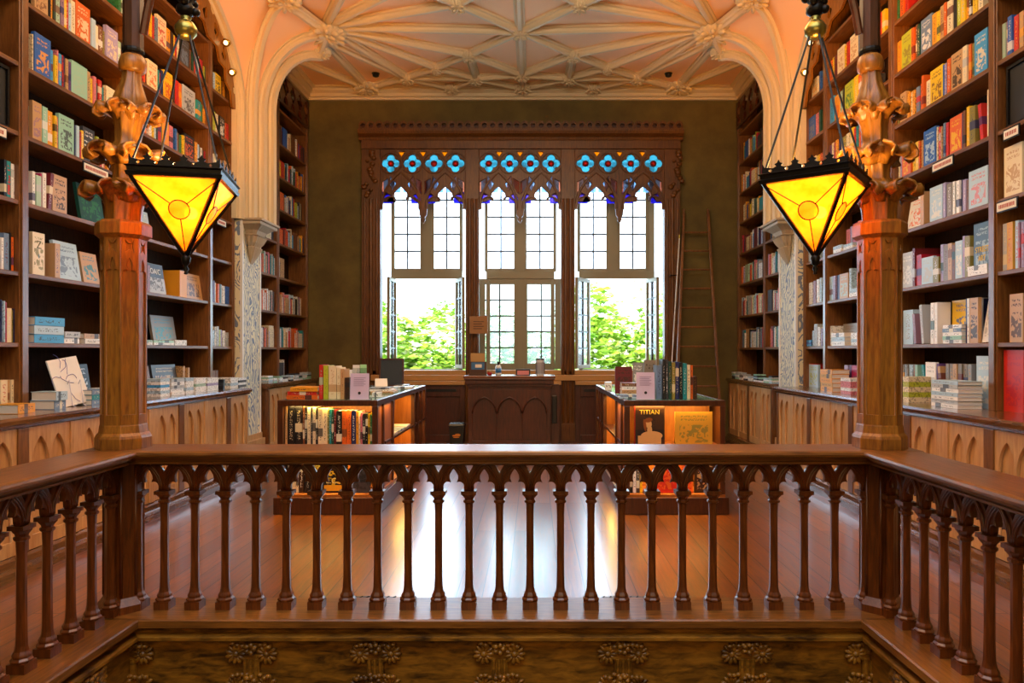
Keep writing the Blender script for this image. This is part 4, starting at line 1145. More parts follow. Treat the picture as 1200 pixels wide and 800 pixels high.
bm = BM(); tube(bm, [(2.50, 12.34, 3.5), (2.502, 12.343, 3.56)], .014, 8); obj('pole_tip', bm, M_BRASS, t)

# ================================================================== OUTSIDE
bm = BM(); box(bm, -40, 40, 13.5, 70, -5.2, -5.0); struct('ground_outside', bm, plain('ground_green', '6a7a3a', .9))
def mk_leaf(name, c):
    m, nt, p = new(name); L = nt.links; oi = N(nt, 'ShaderNodeNewGeometry')
    cr = N(nt, 'ShaderNodeValToRGB'); cr.color_ramp.elements[0].color = srgb(c[0]); cr.color_ramp.elements[1].color = srgb(c[1])
    if len(c) > 2:
        e = cr.color_ramp.elements.new(.7); e.color = srgb(c[2])
    L.new(oi.outputs['Random Per Island'], cr.inputs[0]); L.new(cr.outputs[0], p.inputs['Base Color'])
    p.inputs['Roughness'].default_value = .5
    out = nt.nodes['Material Output']; tl = N(nt, 'ShaderNodeBsdfTranslucent'); L.new(cr.outputs[0], tl.inputs[0])
    a = N(nt, 'ShaderNodeMixShader', Fac=.4); L.new(p.outputs[0], a.inputs[1]); L.new(tl.outputs[0], a.inputs[2]); L.new(a.outputs[0], out.inputs[0])
    return m
LM = [mk_leaf('leaf_lime', ('4f8a18', 'fbeedd', 'b8d84a')), mk_leaf('leaf_overexposed', ('b8a878', 'f0dcc0')), mk_leaf('leaf_deep', ('2f6a20', 'd8e8b8', '86b848'))]  # near-white ramp ends put blown-out highlights into the leaf colours
def tree(x, y, top, rx, rz, mi, nleaf, label, seed, lsz=.16):
    rnd = random.Random(seed)
    t = thing('garden_tree', label, 'tree', (x, y, -5), 0, 'trees in the garden beyond the window')
    bm = BM(); cz = top + 5 - rz
    tube(bm, [(0, 0, 0), (.1, .05, cz * .5), (0, 0, cz)], .2, 8, rs=[.22, .16, .1])
    for k in range(5):
        a = k * 1.3; tube(bm, [(0, 0, cz - rz * .6), (rx * .5 * math.cos(a), rx * .5 * math.sin(a), cz + rz * .3)], .05, 6, rs=[.07, .02])
    obj('trunk', bm, plain('bark', '4a3a26', .9), t, local=True)
    bm = BM(); bl = [(rnd.uniform(-.6, .6) * rx, rnd.uniform(-.5, .5) * rx, cz + rnd.uniform(-.6, .6) * rz, rnd.uniform(.3, .5)) for _ in range(12)]
    for _ in range(nleaf):
        bx, by, bz, br = rnd.choice(bl); d = Vector((rnd.gauss(0, 1), rnd.gauss(0, 1), rnd.gauss(0, 1))).normalized() * rnd.uniform(.5, 1) ** .5
        c = Vector((bx + d.x * br * rx, by + d.y * br * rx, bz + d.z * br * rz))
        q = Matrix.Translation(c) @ Matrix.Rotation(rnd.uniform(0, 6.3), 4, 'Z') @ Matrix.Rotation(rnd.uniform(0, 3.1), 4, 'X')
        s = lsz * rnd.uniform(.5, 1.1)
        vs = [bm.verts.new(q @ Vector(v)) for v in ((-s, 0, 0), (0, s * .45, .02), (s, 0, 0), (0, -s * .45, .02))]; bm.faces.new(vs)
    obj('crown', bm, LM[mi], t, local=True)
tree(-3.1, 19.5, 3.3, 2.1, 3.4, 0, 9000, 'bright green tree filling the open window on the wastebin side', 1)
tree(-3.4, 31, 4.4, 3.2, 4.2, 1, 6000, 'pale tree, overexposure painted into its leaves, behind the green one on the wastebin side', 2)  # pale pink leaf colour stands for overexposed patches
tree(-.4, 25, 3.2, 2.6, 3.4, 2, 7000, 'dark green tree seen through the closed middle casements', 3)
tree(2.6, 19.5, 3.7, 2.2, 3.8, 0, 11000, 'tall lime green tree filling the open window nearest the ladder', 4)
tree(5.6, 30, 4.4, 3.2, 4.2, 1, 6000, 'pale leafed tree behind the lime one on the ladder side', 5)
tree(-9.5, 30, 4.2, 3.0, 4.2, 2, 3500, 'deep green tree at the far edge of the garden on the wastebin side', 6)

# ================================================================== BOOKS ON THE LONG BOOKCASES
CC = {'w': 'e8e6e0', 'W': 'f4f4f2', 'cr': 'ead9b0', 'cream': 'ead9b0', 'tan': 'c49a68', 'br': '7a4a28', 'brown': '7a4a28', 'dbr': '3e2414', 'k': '17161a', 'black': '17161a', 'dg': '3c3c40', 'grey': '8c8c8c', 'lg': 'bcc0c2', 'r': 'c8281c', 'red': 'c8281c', 'crim': 'b01830', 'mar': '6a1c22', 'or_': 'e0661c', 'orange': 'e0661c', 'oy': 'eaa024', 'y': 'ecc21c', 'yellow': 'ecc21c', 'gy': 'b8c030', 'ol': '8a8038', 'pg': 'a8c8ae', 'mint': '9cccb4', 'g': '2f7a44', 'dgn': '15483c', 'teal': '1f8a90', 'sky': '3d9cd8', 'blue': '2c62b4', 'navy': '1c2860', 'pb': 'b4cfe0', 'bg': '6f86a4', 'pu': '62407c', 'lil': 'a89cc4', 'pink': 'd87c84', 'mauve': '9a7488', 'mag': 'b02060', 'taupe': '857a6a', 'gold': 'd8a030'}
# side, shelf, y from, y to, height, how it stands, colour, second colour, label
BOOKS = [
 (-1, 0, 5.361, 5.43, 0.24, 's', 'cr', '', 'cream book, first along counter ledge, balcony bay, wall opposite ladder', 1),
 (-1, 0, 5.434, 5.465, 0.24, 's', 'tan', '', 'tan book, second along counter ledge, balcony bay, wall opposite ladder', 1),
 (-1, 0, 5.468, 5.496, 0.24, 's', 'cr', '', 'cream book, third along counter ledge, balcony bay, wall opposite ladder', 1),
 (-1, 0, 5.504, 5.512, 0.24, 's', 'cr', '', '', 0),
 (-1, 0, 6.238, 6.529, 0.34, 'l', 'k', 'lg', 'black leaning face-out book, first along counter ledge, column bay, wall opposite ladder', 1),
 (-1, 0, 7.295, 7.558, 0.3, 'l', 'br', 'tan', 'brown leaning face-out book, first along counter ledge, lantern bay, wall opposite ladder', 1),
 (-1, 0, 7.592, 8.106, 0.31, 'l', 'dg', 'tan', 'charcoal leaning face-out book, second along counter ledge, lantern bay, wall opposite ladder', 1),
 (-1, 0, 8.145, 8.185, 0.29, 's', 'tan', '', '', 0),
 (-1, 0, 8.245, 8.286, 0.27, 's', 'tan', '', '', 0),
 (-1, 0, 8.901, 8.973, 0.22, 's', 'br', '', '', 0),
 (-1, 0, 8.997, 9.07, 0.22, 's', 'br', '', '', 0),
 (-1, 1, 5.361, 5.378, 0.32, 's', 'navy', '', '', 0),
 (-1, 1, 5.38, 5.395, 0.31, 's', 'pb', '', '', 0),
 (-1, 1, 5.398, 5.413, 0.3, 's', 'crim', '', '', 0),
 (-1, 1, 5.417, 5.465, 0.26, 's', 'cr', '', 'cream book, fourth along first shelf, balcony bay, wall opposite ladder', 1),
 (-1, 1, 5.471, 5.492, 0.25, 's', 'ol', '', '', 0),
 (-1, 1, 5.497, 5.505, 0.26, 's', 'navy', '', '', 0),
 (-1, 1, 7.822, 8.327, 0.33, 'l', 'taupe', 'teal', 'taupe leaning face-out book, first along first shelf, lantern bay, wall opposite ladder', 1),
 (-1, 1, 8.878, 8.949, 0.2, 's', 'pb', '', '', 0),
 (-1, 1, 8.961, 8.997, 0.24, 's', 'w', '', '', 0),
 (-1, 1, 9.009, 9.069, 0.25, 's', 'lg', '', '', 0),
 (-1, 1, 9.07, 9.119, 0.21, 's', 'gy', '', '', 0),
 (-1, 1, 9.131, 9.181, 0.21, 's', 'lil', '', '', 0),
 (-1, 1, 9.194, 9.27, 0.2, 's', 'W', '', '', 0),
 (-1, 1, 9.296, 9.374, 0.18, 's', 'lg', '', '', 0),
 (-1, 2, 5.361, 5.387, 0.24, 's', 'w', '', 'white book, first along second shelf, balcony bay, wall opposite ladder', 1),
 (-1, 2, 5.395, 5.448, 0.28, 's', 'bg', '', 'blue grey book, second along second shelf, balcony bay, wall opposite ladder', 1),
 (-1, 2, 5.452, 5.465, 0.29, 's', 'k', '', '', 0),
 (-1, 2, 5.468, 5.492, 0.26, 's', 'or_', '', 'orange book, fourth along second shelf, balcony bay, wall opposite ladder', 1),
 (-1, 2, 5.497, 5.505, 0.27, 's', 'k', '', '', 0),
 (-1, 2, 5.693, 5.836, 0.34, 'c', 'cr', 'ol', 'cream face-out book, first along second shelf, column bay, wall opposite ladder', 1),
 (-1, 2, 5.982, 6.046, 0.29, 's', 'tan', '', 'tan book, second along second shelf, column bay, wall opposite ladder', 1),
 (-1, 2, 6.057, 6.368, 0.33, 'l', 'pb', 'bg', 'pale blue leaning face-out book, third along second shelf, column bay, wall opposite ladder', 1),
 (-1, 2, 6.416, 6.658, 0.28, 'l', 'tan', 'teal', 'tan leaning face-out book, fourth along second shelf, column bay, wall opposite ladder', 1),
 (-1, 2, 7.392, 7.44, 0.28, 's', 'mauve', '', '', 0),
 (-1, 2, 7.441, 7.841, 0.32, 'l', 'lg', 'dg', 'light grey leaning face-out book, second along second shelf, lantern bay, wall opposite ladder', 1),
 (-1, 2, 8.057, 8.224, 0.3, 's', 'oy', '', 'amber book, third along second shelf, lantern bay, wall opposite ladder', 1),
 (-1, 2, 8.225, 8.694, 0.3, 'l', 'tan', 'dbr', 'tan leaning face-out book, fourth along second shelf, lantern bay, wall opposite ladder', 1),
 (-1, 2, 8.901, 8.949, 0.27, 's', 'pu', '', '', 0),
 (-1, 2, 8.961, 9.009, 0.25, 's', 'W', '', '', 0),
 (-1, 2, 9.021, 9.069, 0.24, 's', 'or_', '', '', 0),
 (-1, 2, 9.07, 9.118, 0.24, 's', 'dgn', '', '', 0),
 (-1, 2, 9.119, 9.169, 0.24, 's', 'lg', '', '', 0),
 (-1, 2, 9.181, 9.257, 0.23, 's', 'W', '', '', 0),
 (-1, 2, 9.27, 9.376, 0.23, 'c', 'blue', 'tan', '', 0),
 (-1, 3, 5.387, 5.413, 0.28, 's', 'k', '', 'black book, first along third shelf, balcony bay, wall opposite ladder', 1),
 (-1, 3, 5.421, 5.464, 0.28, 'c', 'teal', 'r', 'teal face-out book, second along third shelf, balcony bay, wall opposite ladder', 1),
 (-1, 3, 5.465, 5.492, 0.27, 's', 'W', '', 'bright white book, third along third shelf, balcony bay, wall opposite ladder', 1),
 (-1, 3, 5.497, 5.505, 0.27, 's', 'W', '', '', 0),
 (-1, 3, 5.533, 5.541, 0.27, 's', 'W', '', '', 0),
 (-1, 3, 5.693, 5.727, 0.27, 's', 'w', '', 'white book, first along third shelf, column bay, wall opposite ladder', 1),
 (-1, 3, 5.736, 5.796, 0.25, 's', 'pg', '', 'pale green book, second along third shelf, column bay, wall opposite ladder', 1),
 (-1, 3, 5.806, 5.825, 0.28, 's', 'mag', '', '', 0),
 (-1, 3, 5.826, 5.867, 0.29, 's', 'w', '', 'white book, fourth along third shelf, column bay, wall opposite ladder', 1),
 (-1, 3, 5.877, 5.919, 0.32, 't', 'mar', '', 'maroon tilted book, fifth along third shelf, column bay, wall opposite ladder', 1),
 (-1, 3, 5.929, 6.113, 0.31, 'c', 'tan', 'k', 'tan face-out book, sixth along third shelf, column bay, wall opposite ladder', 1),
 (-1, 3, 6.356, 6.712, 0.34, 'l', 'dgn', 'g', 'dark green leaning face-out book, seventh along third shelf, column bay, wall opposite ladder', 1),
 (-1, 3, 7.279, 7.541, 0.29, 'l', 'pb', 'w', 'pale blue leaning face-out book, first along third shelf, lantern bay, wall opposite ladder', 1),
 (-1, 3, 8.389, 8.453, 0.26, 's', 'oy', '', '', 0),
 (-1, 4, 5.697, 5.805, 0.31, 'c', 'tan', 'mauve', 'tan face-out book, first along fourth shelf, column bay, wall opposite ladder', 1),
 (-1, 4, 5.806, 5.867, 0.3, 's', 'mint', '', 'mint book, second along fourth shelf, column bay, wall opposite ladder', 1),
 (-1, 4, 5.877, 5.939, 0.29, 's', 'oy', '', 'amber book, third along fourth shelf, column bay, wall opposite ladder', 1),
 (-1, 4, 5.95, 5.981, 0.27, 's', 'y', '', 'yellow book, fourth along fourth shelf, column bay, wall opposite ladder', 1),
 (-1, 4, 5.982, 6.002, 0.27, 's', 'pink', '', '', 0),
 (-1, 4, 6.003, 6.203, 0.31, 'c', 'mint', 'dg', 'mint face-out book, sixth along fourth shelf, column bay, wall opposite ladder', 1),
 (-1, 4, 6.214, 6.237, 0.28, 's', 'navy', '', '', 0),
 (-1, 4, 6.238, 6.278, 0.28, 's', 'pb', '', 'pale blue book, eighth along fourth shelf, column bay, wall opposite ladder', 1),
 (-1, 4, 6.284, 6.307, 0.24, 's', 'r', '', '', 0),
 (-1, 4, 6.308, 6.343, 0.26, 's', 'y', '', 'yellow book, tenth along fourth shelf, column bay, wall opposite ladder', 1),
 (-1, 4, 6.344, 6.516, 0.31, 'c', 'dg', 'w', 'charcoal face-out book, eleventh along fourth shelf, column bay, wall opposite ladder', 1),
 (-1, 4, 6.529, 6.561, 0.27, 's', 'gy', '', '', 0),
 (-1, 4, 6.567, 6.605, 0.21, 's', 'r', '', '', 0),
 (-1, 4, 6.606, 6.631, 0.21, 's', 'cr', '', '', 0),
 (-1, 4, 6.632, 6.672, 0.21, 's', 'pink', '', '', 0),
 (-1, 4, 6.678, 6.712, 0.2, 's', 'oy', '', '', 0),
 (-1, 4, 7.295, 7.392, 0.26, 's', 'pb', '', 'pale blue book, first along fourth shelf, lantern bay, wall opposite ladder', 1),
 (-1, 4, 7.408, 7.491, 0.25, 's', 'w', '', 'white book, second along fourth shelf, lantern bay, wall opposite ladder', 1),
 (-1, 4, 7.524, 7.592, 0.25, 's', 'lg', '', 'light grey book, third along fourth shelf, lantern bay, wall opposite ladder', 1),
 (-1, 4, 7.627, 7.697, 0.24, 's', 'cr', '', 'cream book, fourth along fourth shelf, lantern bay, wall opposite ladder', 1),
 (-1, 5, 5.697, 5.711, 0.3, 's', 'cr', '', '', 0),
 (-1, 5, 5.713, 5.908, 0.33, 'c', 'blue', 'oy', 'blue face-out book, second along fifth shelf, column bay, wall opposite ladder', 1),
 (-1, 5, 5.919, 5.95, 0.27, 's', 'sky', '', 'sky blue book, third along fifth shelf, column bay, wall opposite ladder', 1),
 (-1, 5, 5.955, 5.992, 0.24, 's', 'y', '', 'yellow book, fourth along fifth shelf, column bay, wall opposite ladder', 1),
 (-1, 5, 5.993, 6.014, 0.3, 's', 'pink', '', '', 0),
 (-1, 5, 6.019, 6.056, 0.28, 's', 'sky', '', 'sky blue book, sixth along fifth shelf, column bay, wall opposite ladder', 1),
 (-1, 5, 6.057, 6.067, 0.28, 's', 'r', '', '', 0),
 (-1, 5, 6.068, 6.1, 0.28, 's', 'navy', '', 'navy book, eighth along fifth shelf, column bay, wall opposite ladder', 1),
 (-1, 5, 6.101, 6.134, 0.27, 's', 'tan', '', 'tan book, ninth along fifth shelf, column bay, wall opposite ladder', 1),
 (-1, 5, 6.135, 6.168, 0.26, 's', 'pu', '', 'purple book, tenth along fifth shelf, column bay, wall opposite ladder', 1),
 (-1, 5, 6.169, 6.391, 0.29, 'c', 'mint', 'pg', 'mint face-out book, eleventh along fifth shelf, column bay, wall opposite ladder', 1),
 (-1, 5, 6.392, 6.44, 0.28, 's', 'tan', '', 'tan book, twelfth along fifth shelf, column bay, wall opposite ladder', 1),
 (-1, 5, 6.441, 6.49, 0.24, 's', 'y', '', 'yellow book, thirteenth along fifth shelf, column bay, wall opposite ladder', 1),
 (-1, 5, 6.491, 6.528, 0.27, 's', 'pink', '', 'pink book, fourteenth along fifth shelf, column bay, wall opposite ladder', 1),
 (-1, 5, 6.529, 6.566, 0.23, 's', 'dgn', '', '', 0),
 (-1, 5, 6.567, 6.618, 0.27, 's', 'r', '', 'red book, sixteenth along fifth shelf, column bay, wall opposite ladder', 1),
 (-1, 5, 6.619, 6.644, 0.22, 's', 'teal', '', '', 0),
 (-1, 5, 6.645, 6.684, 0.22, 's', 'tan', '', '', 0),
 (-1, 5, 6.685, 6.891, 0.26, 'c', 'cr', 'pg', 'cream face-out book, nineteenth along fifth shelf, column bay, wall opposite ladder', 1),
 (-1, 5, 7.248, 7.392, 0.29, 'c', 'or_', 'cr', 'orange face-out book, first along fifth shelf, lantern bay, wall opposite ladder', 1),
 (-1, 5, 7.408, 7.457, 0.27, 's', 'w', '', '', 0),
 (-1, 5, 7.474, 7.523, 0.26, 's', 'y', '', '', 0),
 (-1, 5, 7.524, 7.557, 0.27, 's', 'pb', '', '', 0),
 (-1, 5, 7.558, 7.591, 0.25, 's', 'dg', '', '', 0),
 (-1, 5, 7.592, 7.661, 0.27, 's', 'r', '', 'red book, sixth along fifth shelf, lantern bay, wall opposite ladder', 1),
 (-1, 5, 7.662, 7.696, 0.24, 's', 'g', '', '', 0),
 (-1, 5, 7.697, 7.841, 0.28, 'c', 'oy', 'pink', 'amber face-out book, eighth along fifth shelf, lantern bay, wall opposite ladder', 1),
 (-1, 5, 7.859, 7.933, 0.26, 's', 'pink', '', 'pink book, ninth along fifth shelf, lantern bay, wall opposite ladder', 1),
 (-1, 5, 7.952, 7.989, 0.25, 's', 'blue', '', '', 0),
 (-1, 5, 7.99, 8.027, 0.24, 's', 'w', '', '', 0),
 (-1, 5, 8.028, 8.066, 0.23, 's', 'br', '', '', 0),
 (-1, 5, 8.067, 8.124, 0.22, 's', 'g', '', '', 0),
 (-1, 5, 8.125, 8.164, 0.23, 's', 'y', '', '', 0),
 (-1, 5, 8.165, 8.41, 0.27, 'c', 'k', 'or_', 'black face-out book, fifteenth along fifth shelf, lantern bay, wall opposite ladder', 1),
 (-1, 5, 8.411, 8.473, 0.24, 's', 'oy', '', '', 0),
 (-1, 5, 8.474, 8.517, 0.23, 's', 'pb', '', '', 0),
 (-1, 5, 8.539, 8.582, 0.22, 's', 'k', '', '', 0),
 (-1, 5, 8.583, 8.626, 0.22, 's', 'w', '', '', 0),
 (-1, 5, 8.627, 8.67, 0.2, 's', 'dgn', '', '', 0),
 (-1, 5, 8.671, 8.696, 0.2, 's', 'crim', '', '', 0),
 (-1, 5, 8.925, 9.07, 0.27, 't', 'w', '', 'white tilted book, first along fifth shelf, corner bay, wall opposite ladder', 1),
 (-1, 5, 9.094, 9.144, 0.21, 't', 'tan', '', '', 0),
 (-1, 5, 9.194, 9.376, 0.23, 'c', 'tan', 'br', 'tan face-out book, third along fifth shelf, corner bay, wall opposite ladder', 1),
 (-1, 6, 5.727, 5.887, 0.3, 'c', 'tan', 'br', 'tan face-out book, first along sixth shelf, column bay, wall opposite ladder', 1),
 (-1, 6, 5.898, 5.918, 0.27, 's', 'k', '', '', 0),
 (-1, 6, 5.919, 5.949, 0.26, 's', 'oy', '', 'amber book, third along sixth shelf, column bay, wall opposite ladder', 1),
 (-1, 6, 5.95, 5.981, 0.26, 's', 'dbr', '', 'dark brown book, fourth along sixth shelf, column bay, wall opposite ladder', 1),
 (-1, 6, 5.982, 6.035, 0.28, 's', 'pg', '', 'pale green book, fifth along sixth shelf, column bay, wall opposite ladder', 1),
 (-1, 6, 6.036, 6.078, 0.25, 's', 'mauve', '', 'mauve book, sixth along sixth shelf, column bay, wall opposite ladder', 1),
 (-1, 6, 6.079, 6.112, 0.27, 's', 'y', '', 'yellow book, seventh along sixth shelf, column bay, wall opposite ladder', 1),
 (-1, 6, 6.113, 6.145, 0.28, 's', 'r', '', 'red book, eighth along sixth shelf, column bay, wall opposite ladder', 1),
 (-1, 6, 6.146, 6.179, 0.26, 's', 'pb', '', 'pale blue book, ninth along sixth shelf, column bay, wall opposite ladder', 1),
 (-1, 6, 6.18, 6.237, 0.3, 's', 'cr', '', 'cream book, tenth along sixth shelf, column bay, wall opposite ladder', 1),
 (-1, 6, 6.238, 6.441, 0.33, 'c', 'or_', 'cr', 'orange face-out book, eleventh along sixth shelf, column bay, wall opposite ladder', 1),
 (-1, 6, 6.453, 6.515, 0.27, 's', 'pb', '', 'pale blue book, twelfth along sixth shelf, column bay, wall opposite ladder', 1),
 (-1, 6, 6.516, 6.566, 0.24, 's', 'cr', '', 'cream book, thirteenth along sixth shelf, column bay, wall opposite ladder', 1),
 (-1, 6, 6.567, 6.631, 0.26, 's', 'br', '', 'brown book, fourteenth along sixth shelf, column bay, wall opposite ladder', 1),
 (-1, 6, 6.632, 6.671, 0.24, 's', 'ol', '', '', 0),
 (-1, 6, 6.672, 6.862, 0.31, 'c', 'lil', 'cr', 'lilac face-out book, sixteenth along sixth shelf, column bay, wall opposite ladder', 1),
 (-1, 6, 6.863, 6.933, 0.25, 's', 'pg', '', 'pale green book, seventeenth along sixth shelf, column bay, wall opposite ladder', 1),
 (-1, 6, 6.948, 7.006, 0.26, 's', 'dg', '', 'charcoal book, eighteenth along sixth shelf, column bay, wall opposite ladder', 1),
 (-1, 6, 7.295, 7.326, 0.27, 's', 'r', '', '', 0),
 (-1, 6, 7.327, 7.358, 0.26, 's', 'or_', '', '', 0),
 (-1, 6, 7.359, 7.391, 0.26, 's', 'mar', '', '', 0),
 (-1, 6, 7.392, 7.591, 0.29, 'c', 'cr', 'or_', 'cream face-out book, fourth along sixth shelf, lantern bay, wall opposite ladder', 1),
 (-1, 6, 7.592, 7.626, 0.25, 's', 'teal', '', '', 0),
 (-1, 6, 7.627, 7.661, 0.24, 's', 'r', '', '', 0),
 (-1, 6, 7.662, 7.714, 0.28, 's', 'navy', '', '', 0),
 (-1, 6, 7.732, 7.915, 0.31, 'c', 'y', 'r', 'yellow face-out book, eighth along sixth shelf, lantern bay, wall opposite ladder', 1),
 (-1, 6, 7.933, 7.97, 0.26, 's', 'dbr', '', '', 0),
 (-1, 6, 7.971, 8.046, 0.29, 's', 'r', '', 'red book, tenth along sixth shelf, lantern bay, wall opposite ladder', 1),
 (-1, 6, 8.047, 8.125, 0.29, 's', 'or_', '', 'orange book, eleventh along sixth shelf, lantern bay, wall opposite ladder', 1),
 (-1, 6, 8.145, 8.452, 0.31, 'c', 'lg', 'dg', 'light grey face-out book, twelfth along sixth shelf, lantern bay, wall opposite ladder', 1),
 (-1, 6, 8.453, 8.561, 0.24, 's', 'teal', '', 'teal book, thirteenth along sixth shelf, lantern bay, wall opposite ladder', 1),
 (-1, 6, 8.583, 8.627, 0.23, 's', 'g', '', '', 0),
 (-1, 6, 8.649, 8.696, 0.2, 's', 'oy', '', '', 0),
 (-1, 6, 8.878, 8.949, 0.25, 's', 'gy', '', '', 0),
 (-1, 6, 8.973, 9.045, 0.25, 's', 'cr', '', '', 0),
 (-1, 6, 9.07, 9.219, 0.25, 'c', 'k', 'w', 'black face-out book, third along sixth shelf, corner bay, wall opposite ladder', 1),
 (-1, 6, 9.245, 9.295, 0.22, 's', 'or_', '', '', 0),
 (-1, 6, 9.296, 9.373, 0.23, 's', 'r', '', '', 0),
 (-1, 6, 9.374, 9.382, 0.18, 's', 'lil', '', '', 0),
 (-1, 7, 6.877, 6.919, 0.26, 's', 'g', '', '', 0),
 (-1, 7, 6.933, 7.006, 0.24, 's', 'pg', '', 'pale green book, second along seventh shelf, column bay, wall opposite ladder', 1),
 (-1, 7, 7.295, 7.441, 0.3, 'c', 'or_', 'w', 'orange face-out book, first along seventh shelf, lantern bay, wall opposite ladder', 1),
 (-1, 7, 7.457, 7.49, 0.29, 's', 'y', '', '', 0),
 (-1, 7, 7.491, 7.541, 0.27, 's', 'r', '', '', 0),
 (-1, 7, 7.55, 7.591, 0.27, 's', 'bg', '', '', 0),
 (-1, 7, 7.592, 7.785, 0.33, 'c', 'cr', 'r', 'cream face-out book, fifth along seventh shelf, lantern bay, wall opposite ladder', 1),
 (-1, 7, 7.786, 7.858, 0.27, 's', 'oy', '', 'amber book, sixth along seventh shelf, lantern bay, wall opposite ladder', 1),
 (-1, 7, 7.859, 7.915, 0.26, 's', 'dbr', '', '', 0),
 (-1, 7, 7.933, 7.97, 0.26, 's', 'y', '', '', 0),
 (-1, 7, 7.971, 8.008, 0.25, 's', 'r', '', '', 0),
 (-1, 7, 8.009, 8.057, 0.25, 's', 'cr', '', '', 0),
 (-1, 7, 8.067, 8.286, 0.31, 'c', 'dg', 'bg', 'charcoal face-out book, eleventh along seventh shelf, lantern bay, wall opposite ladder', 1),
 (-1, 7, 8.306, 8.347, 0.25, 's', 'br', '', '', 0),
 (-1, 7, 8.348, 8.389, 0.24, 's', 'dgn', '', '', 0),
 (-1, 7, 8.389, 8.432, 0.24, 's', 'r', '', '', 0),
 (-1, 7, 8.453, 8.517, 0.25, 's', 'pb', '', '', 0),
 (-1, 7, 8.539, 8.582, 0.24, 's', 'r', '', '', 0),
 (-1, 7, 8.583, 8.638, 0.25, 's', 'crim', '', '', 0),
 (-1, 7, 8.649, 8.693, 0.2, 's', 'gy', '', '', 0),
 (-1, 7, 8.694, 8.702, 0.21, 's', 'dgn', '', '', 0),
 (-1, 7, 8.901, 8.948, 0.22, 's', 'pb', '', '', 0),
 (-1, 7, 8.949, 9.119, 0.24, 'c', 'y', 'dg', 'yellow face-out book, second along seventh shelf, corner bay, wall opposite ladder', 1),
 (-1, 7, 9.144, 9.194, 0.2, 's', 'br', '', '', 0),
 (-1, 7, 9.207, 9.27, 0.22, 's', 'oy', '', '', 0),
 (1, 0, 5.644, 5.835, 0.42, 'c', 'pb', 'w', 'pale blue face-out book, first along counter ledge, column bay, ladder wall', 1),
 (1, 0, 5.898, 5.95, 0.35, 's', 'grey', '', 'grey book, second along counter ledge, column bay, ladder wall', 1),
 (1, 0, 5.956, 6.01, 0.35, 's', 'taupe', '', 'taupe book, third along counter ledge, column bay, ladder wall', 1),
 (1, 0, 6.016, 6.07, 0.35, 's', 'taupe', '', 'taupe book, fourth along counter ledge, column bay, ladder wall', 1),
 (1, 0, 6.076, 6.132, 0.35, 's', 'tan', '', 'tan book, fifth along counter ledge, column bay, ladder wall', 1),
 (1, 0, 6.138, 6.194, 0.35, 's', 'taupe', '', 'taupe book, sixth along counter ledge, column bay, ladder wall', 1),
 (1, 0, 6.201, 6.252, 0.35, 's', 'taupe', '', 'taupe book, seventh along counter ledge, column bay, ladder wall', 1),
 (1, 0, 6.291, 6.351, 0.34, 't', 'tan', '', 'tan tilted book, eighth along counter ledge, column bay, ladder wall', 1),
 (1, 0, 6.357, 6.392, 0.35, 's', 'pu', '', 'purple book, ninth along counter ledge, column bay, ladder wall', 1),
 (1, 0, 6.398, 6.565, 0.36, 'c', 'W', 'lg', 'bright white face-out book, tenth along counter ledge, column bay, ladder wall', 1),
 (1, 0, 6.572, 6.608, 0.35, 't', 'teal', '', 'teal tilted book, eleventh along counter ledge, column bay, ladder wall', 1),
 (1, 0, 6.711, 6.756, 0.33, 's', 'mint', '', 'mint book, twelfth along counter ledge, column bay, ladder wall', 1),
 (1, 0, 6.763, 6.806, 0.33, 's', 'taupe', '', 'taupe book, thirteenth along counter ledge, column bay, ladder wall', 1),
 (1, 0, 6.812, 6.84, 0.33, 's', 'pb', '', '', 0),
 (1, 0, 6.848, 6.879, 0.33, 's', 'pb', '', '', 0),
 (1, 0, 6.885, 6.92, 0.33, 's', 'taupe', '', '', 0),
 (1, 0, 6.926, 6.95, 0.33, 's', 'pb', '', '', 0),
 (1, 0, 6.958, 7.006, 0.33, 's', 'taupe', '', 'taupe book, eighteenth along counter ledge, column bay, ladder wall', 1),
 (1, 0, 7.015, 7.056, 0.33, 's', 'ol', '', '', 0),
 (1, 0, 5.261, 5.486, 0.48, 'c', 'red', 'crim', 'red face-out book, first along counter ledge, balcony bay, ladder wall', 1),
 (1, 0, 9.068, 9.367, 0.29, 'c', 'pb', 'gy', 'pale blue face-out book, first along counter ledge, corner bay, ladder wall', 1),
 (1, 0, 9.378, 9.386, 0.3, 's', 'r', '', '', 0),
 (1, 0, 7.864, 8.096, 0.3, 'c', 'mag', 'mauve', 'magenta face-out book, first along counter ledge, lantern bay, ladder wall', 1),
 (1, 0, 8.118, 8.184, 0.3, 's', 'pu', '', '', 0),
 (1, 0, 8.193, 8.251, 0.3, 's', 'lil', '', '', 0),
 (1, 0, 8.258, 8.319, 0.3, 's', 'lil', '', '', 0),
 (1, 1, 5.644, 5.791, 0.5, 'l', 'W', 'lg', 'bright white leaning face-out book, first along first shelf, column bay, ladder wall', 1),
 (1, 1, 5.796, 5.91, 0.37, 'c', 'tan', 'k', 'tan face-out book, second along first shelf, column bay, ladder wall', 1),
 (1, 1, 5.915, 5.941, 0.37, 's', 'W', '', 'bright white book, third along first shelf, column bay, ladder wall', 1),
 (1, 1, 5.944, 5.964, 0.37, 's', 'navy', '', '', 0),
 (1, 1, 5.968, 5.998, 0.38, 's', 'W', '', 'bright white book, fifth along first shelf, column bay, ladder wall', 1),
 (1, 1, 6.004, 6.371, 0.38, 'c', 'y', 'blue', 'yellow face-out book, sixth along first shelf, column bay, ladder wall', 1),
 (1, 1, 6.384, 6.431, 0.37, 's', 'W', '', 'bright white book, seventh along first shelf, column bay, ladder wall', 1),
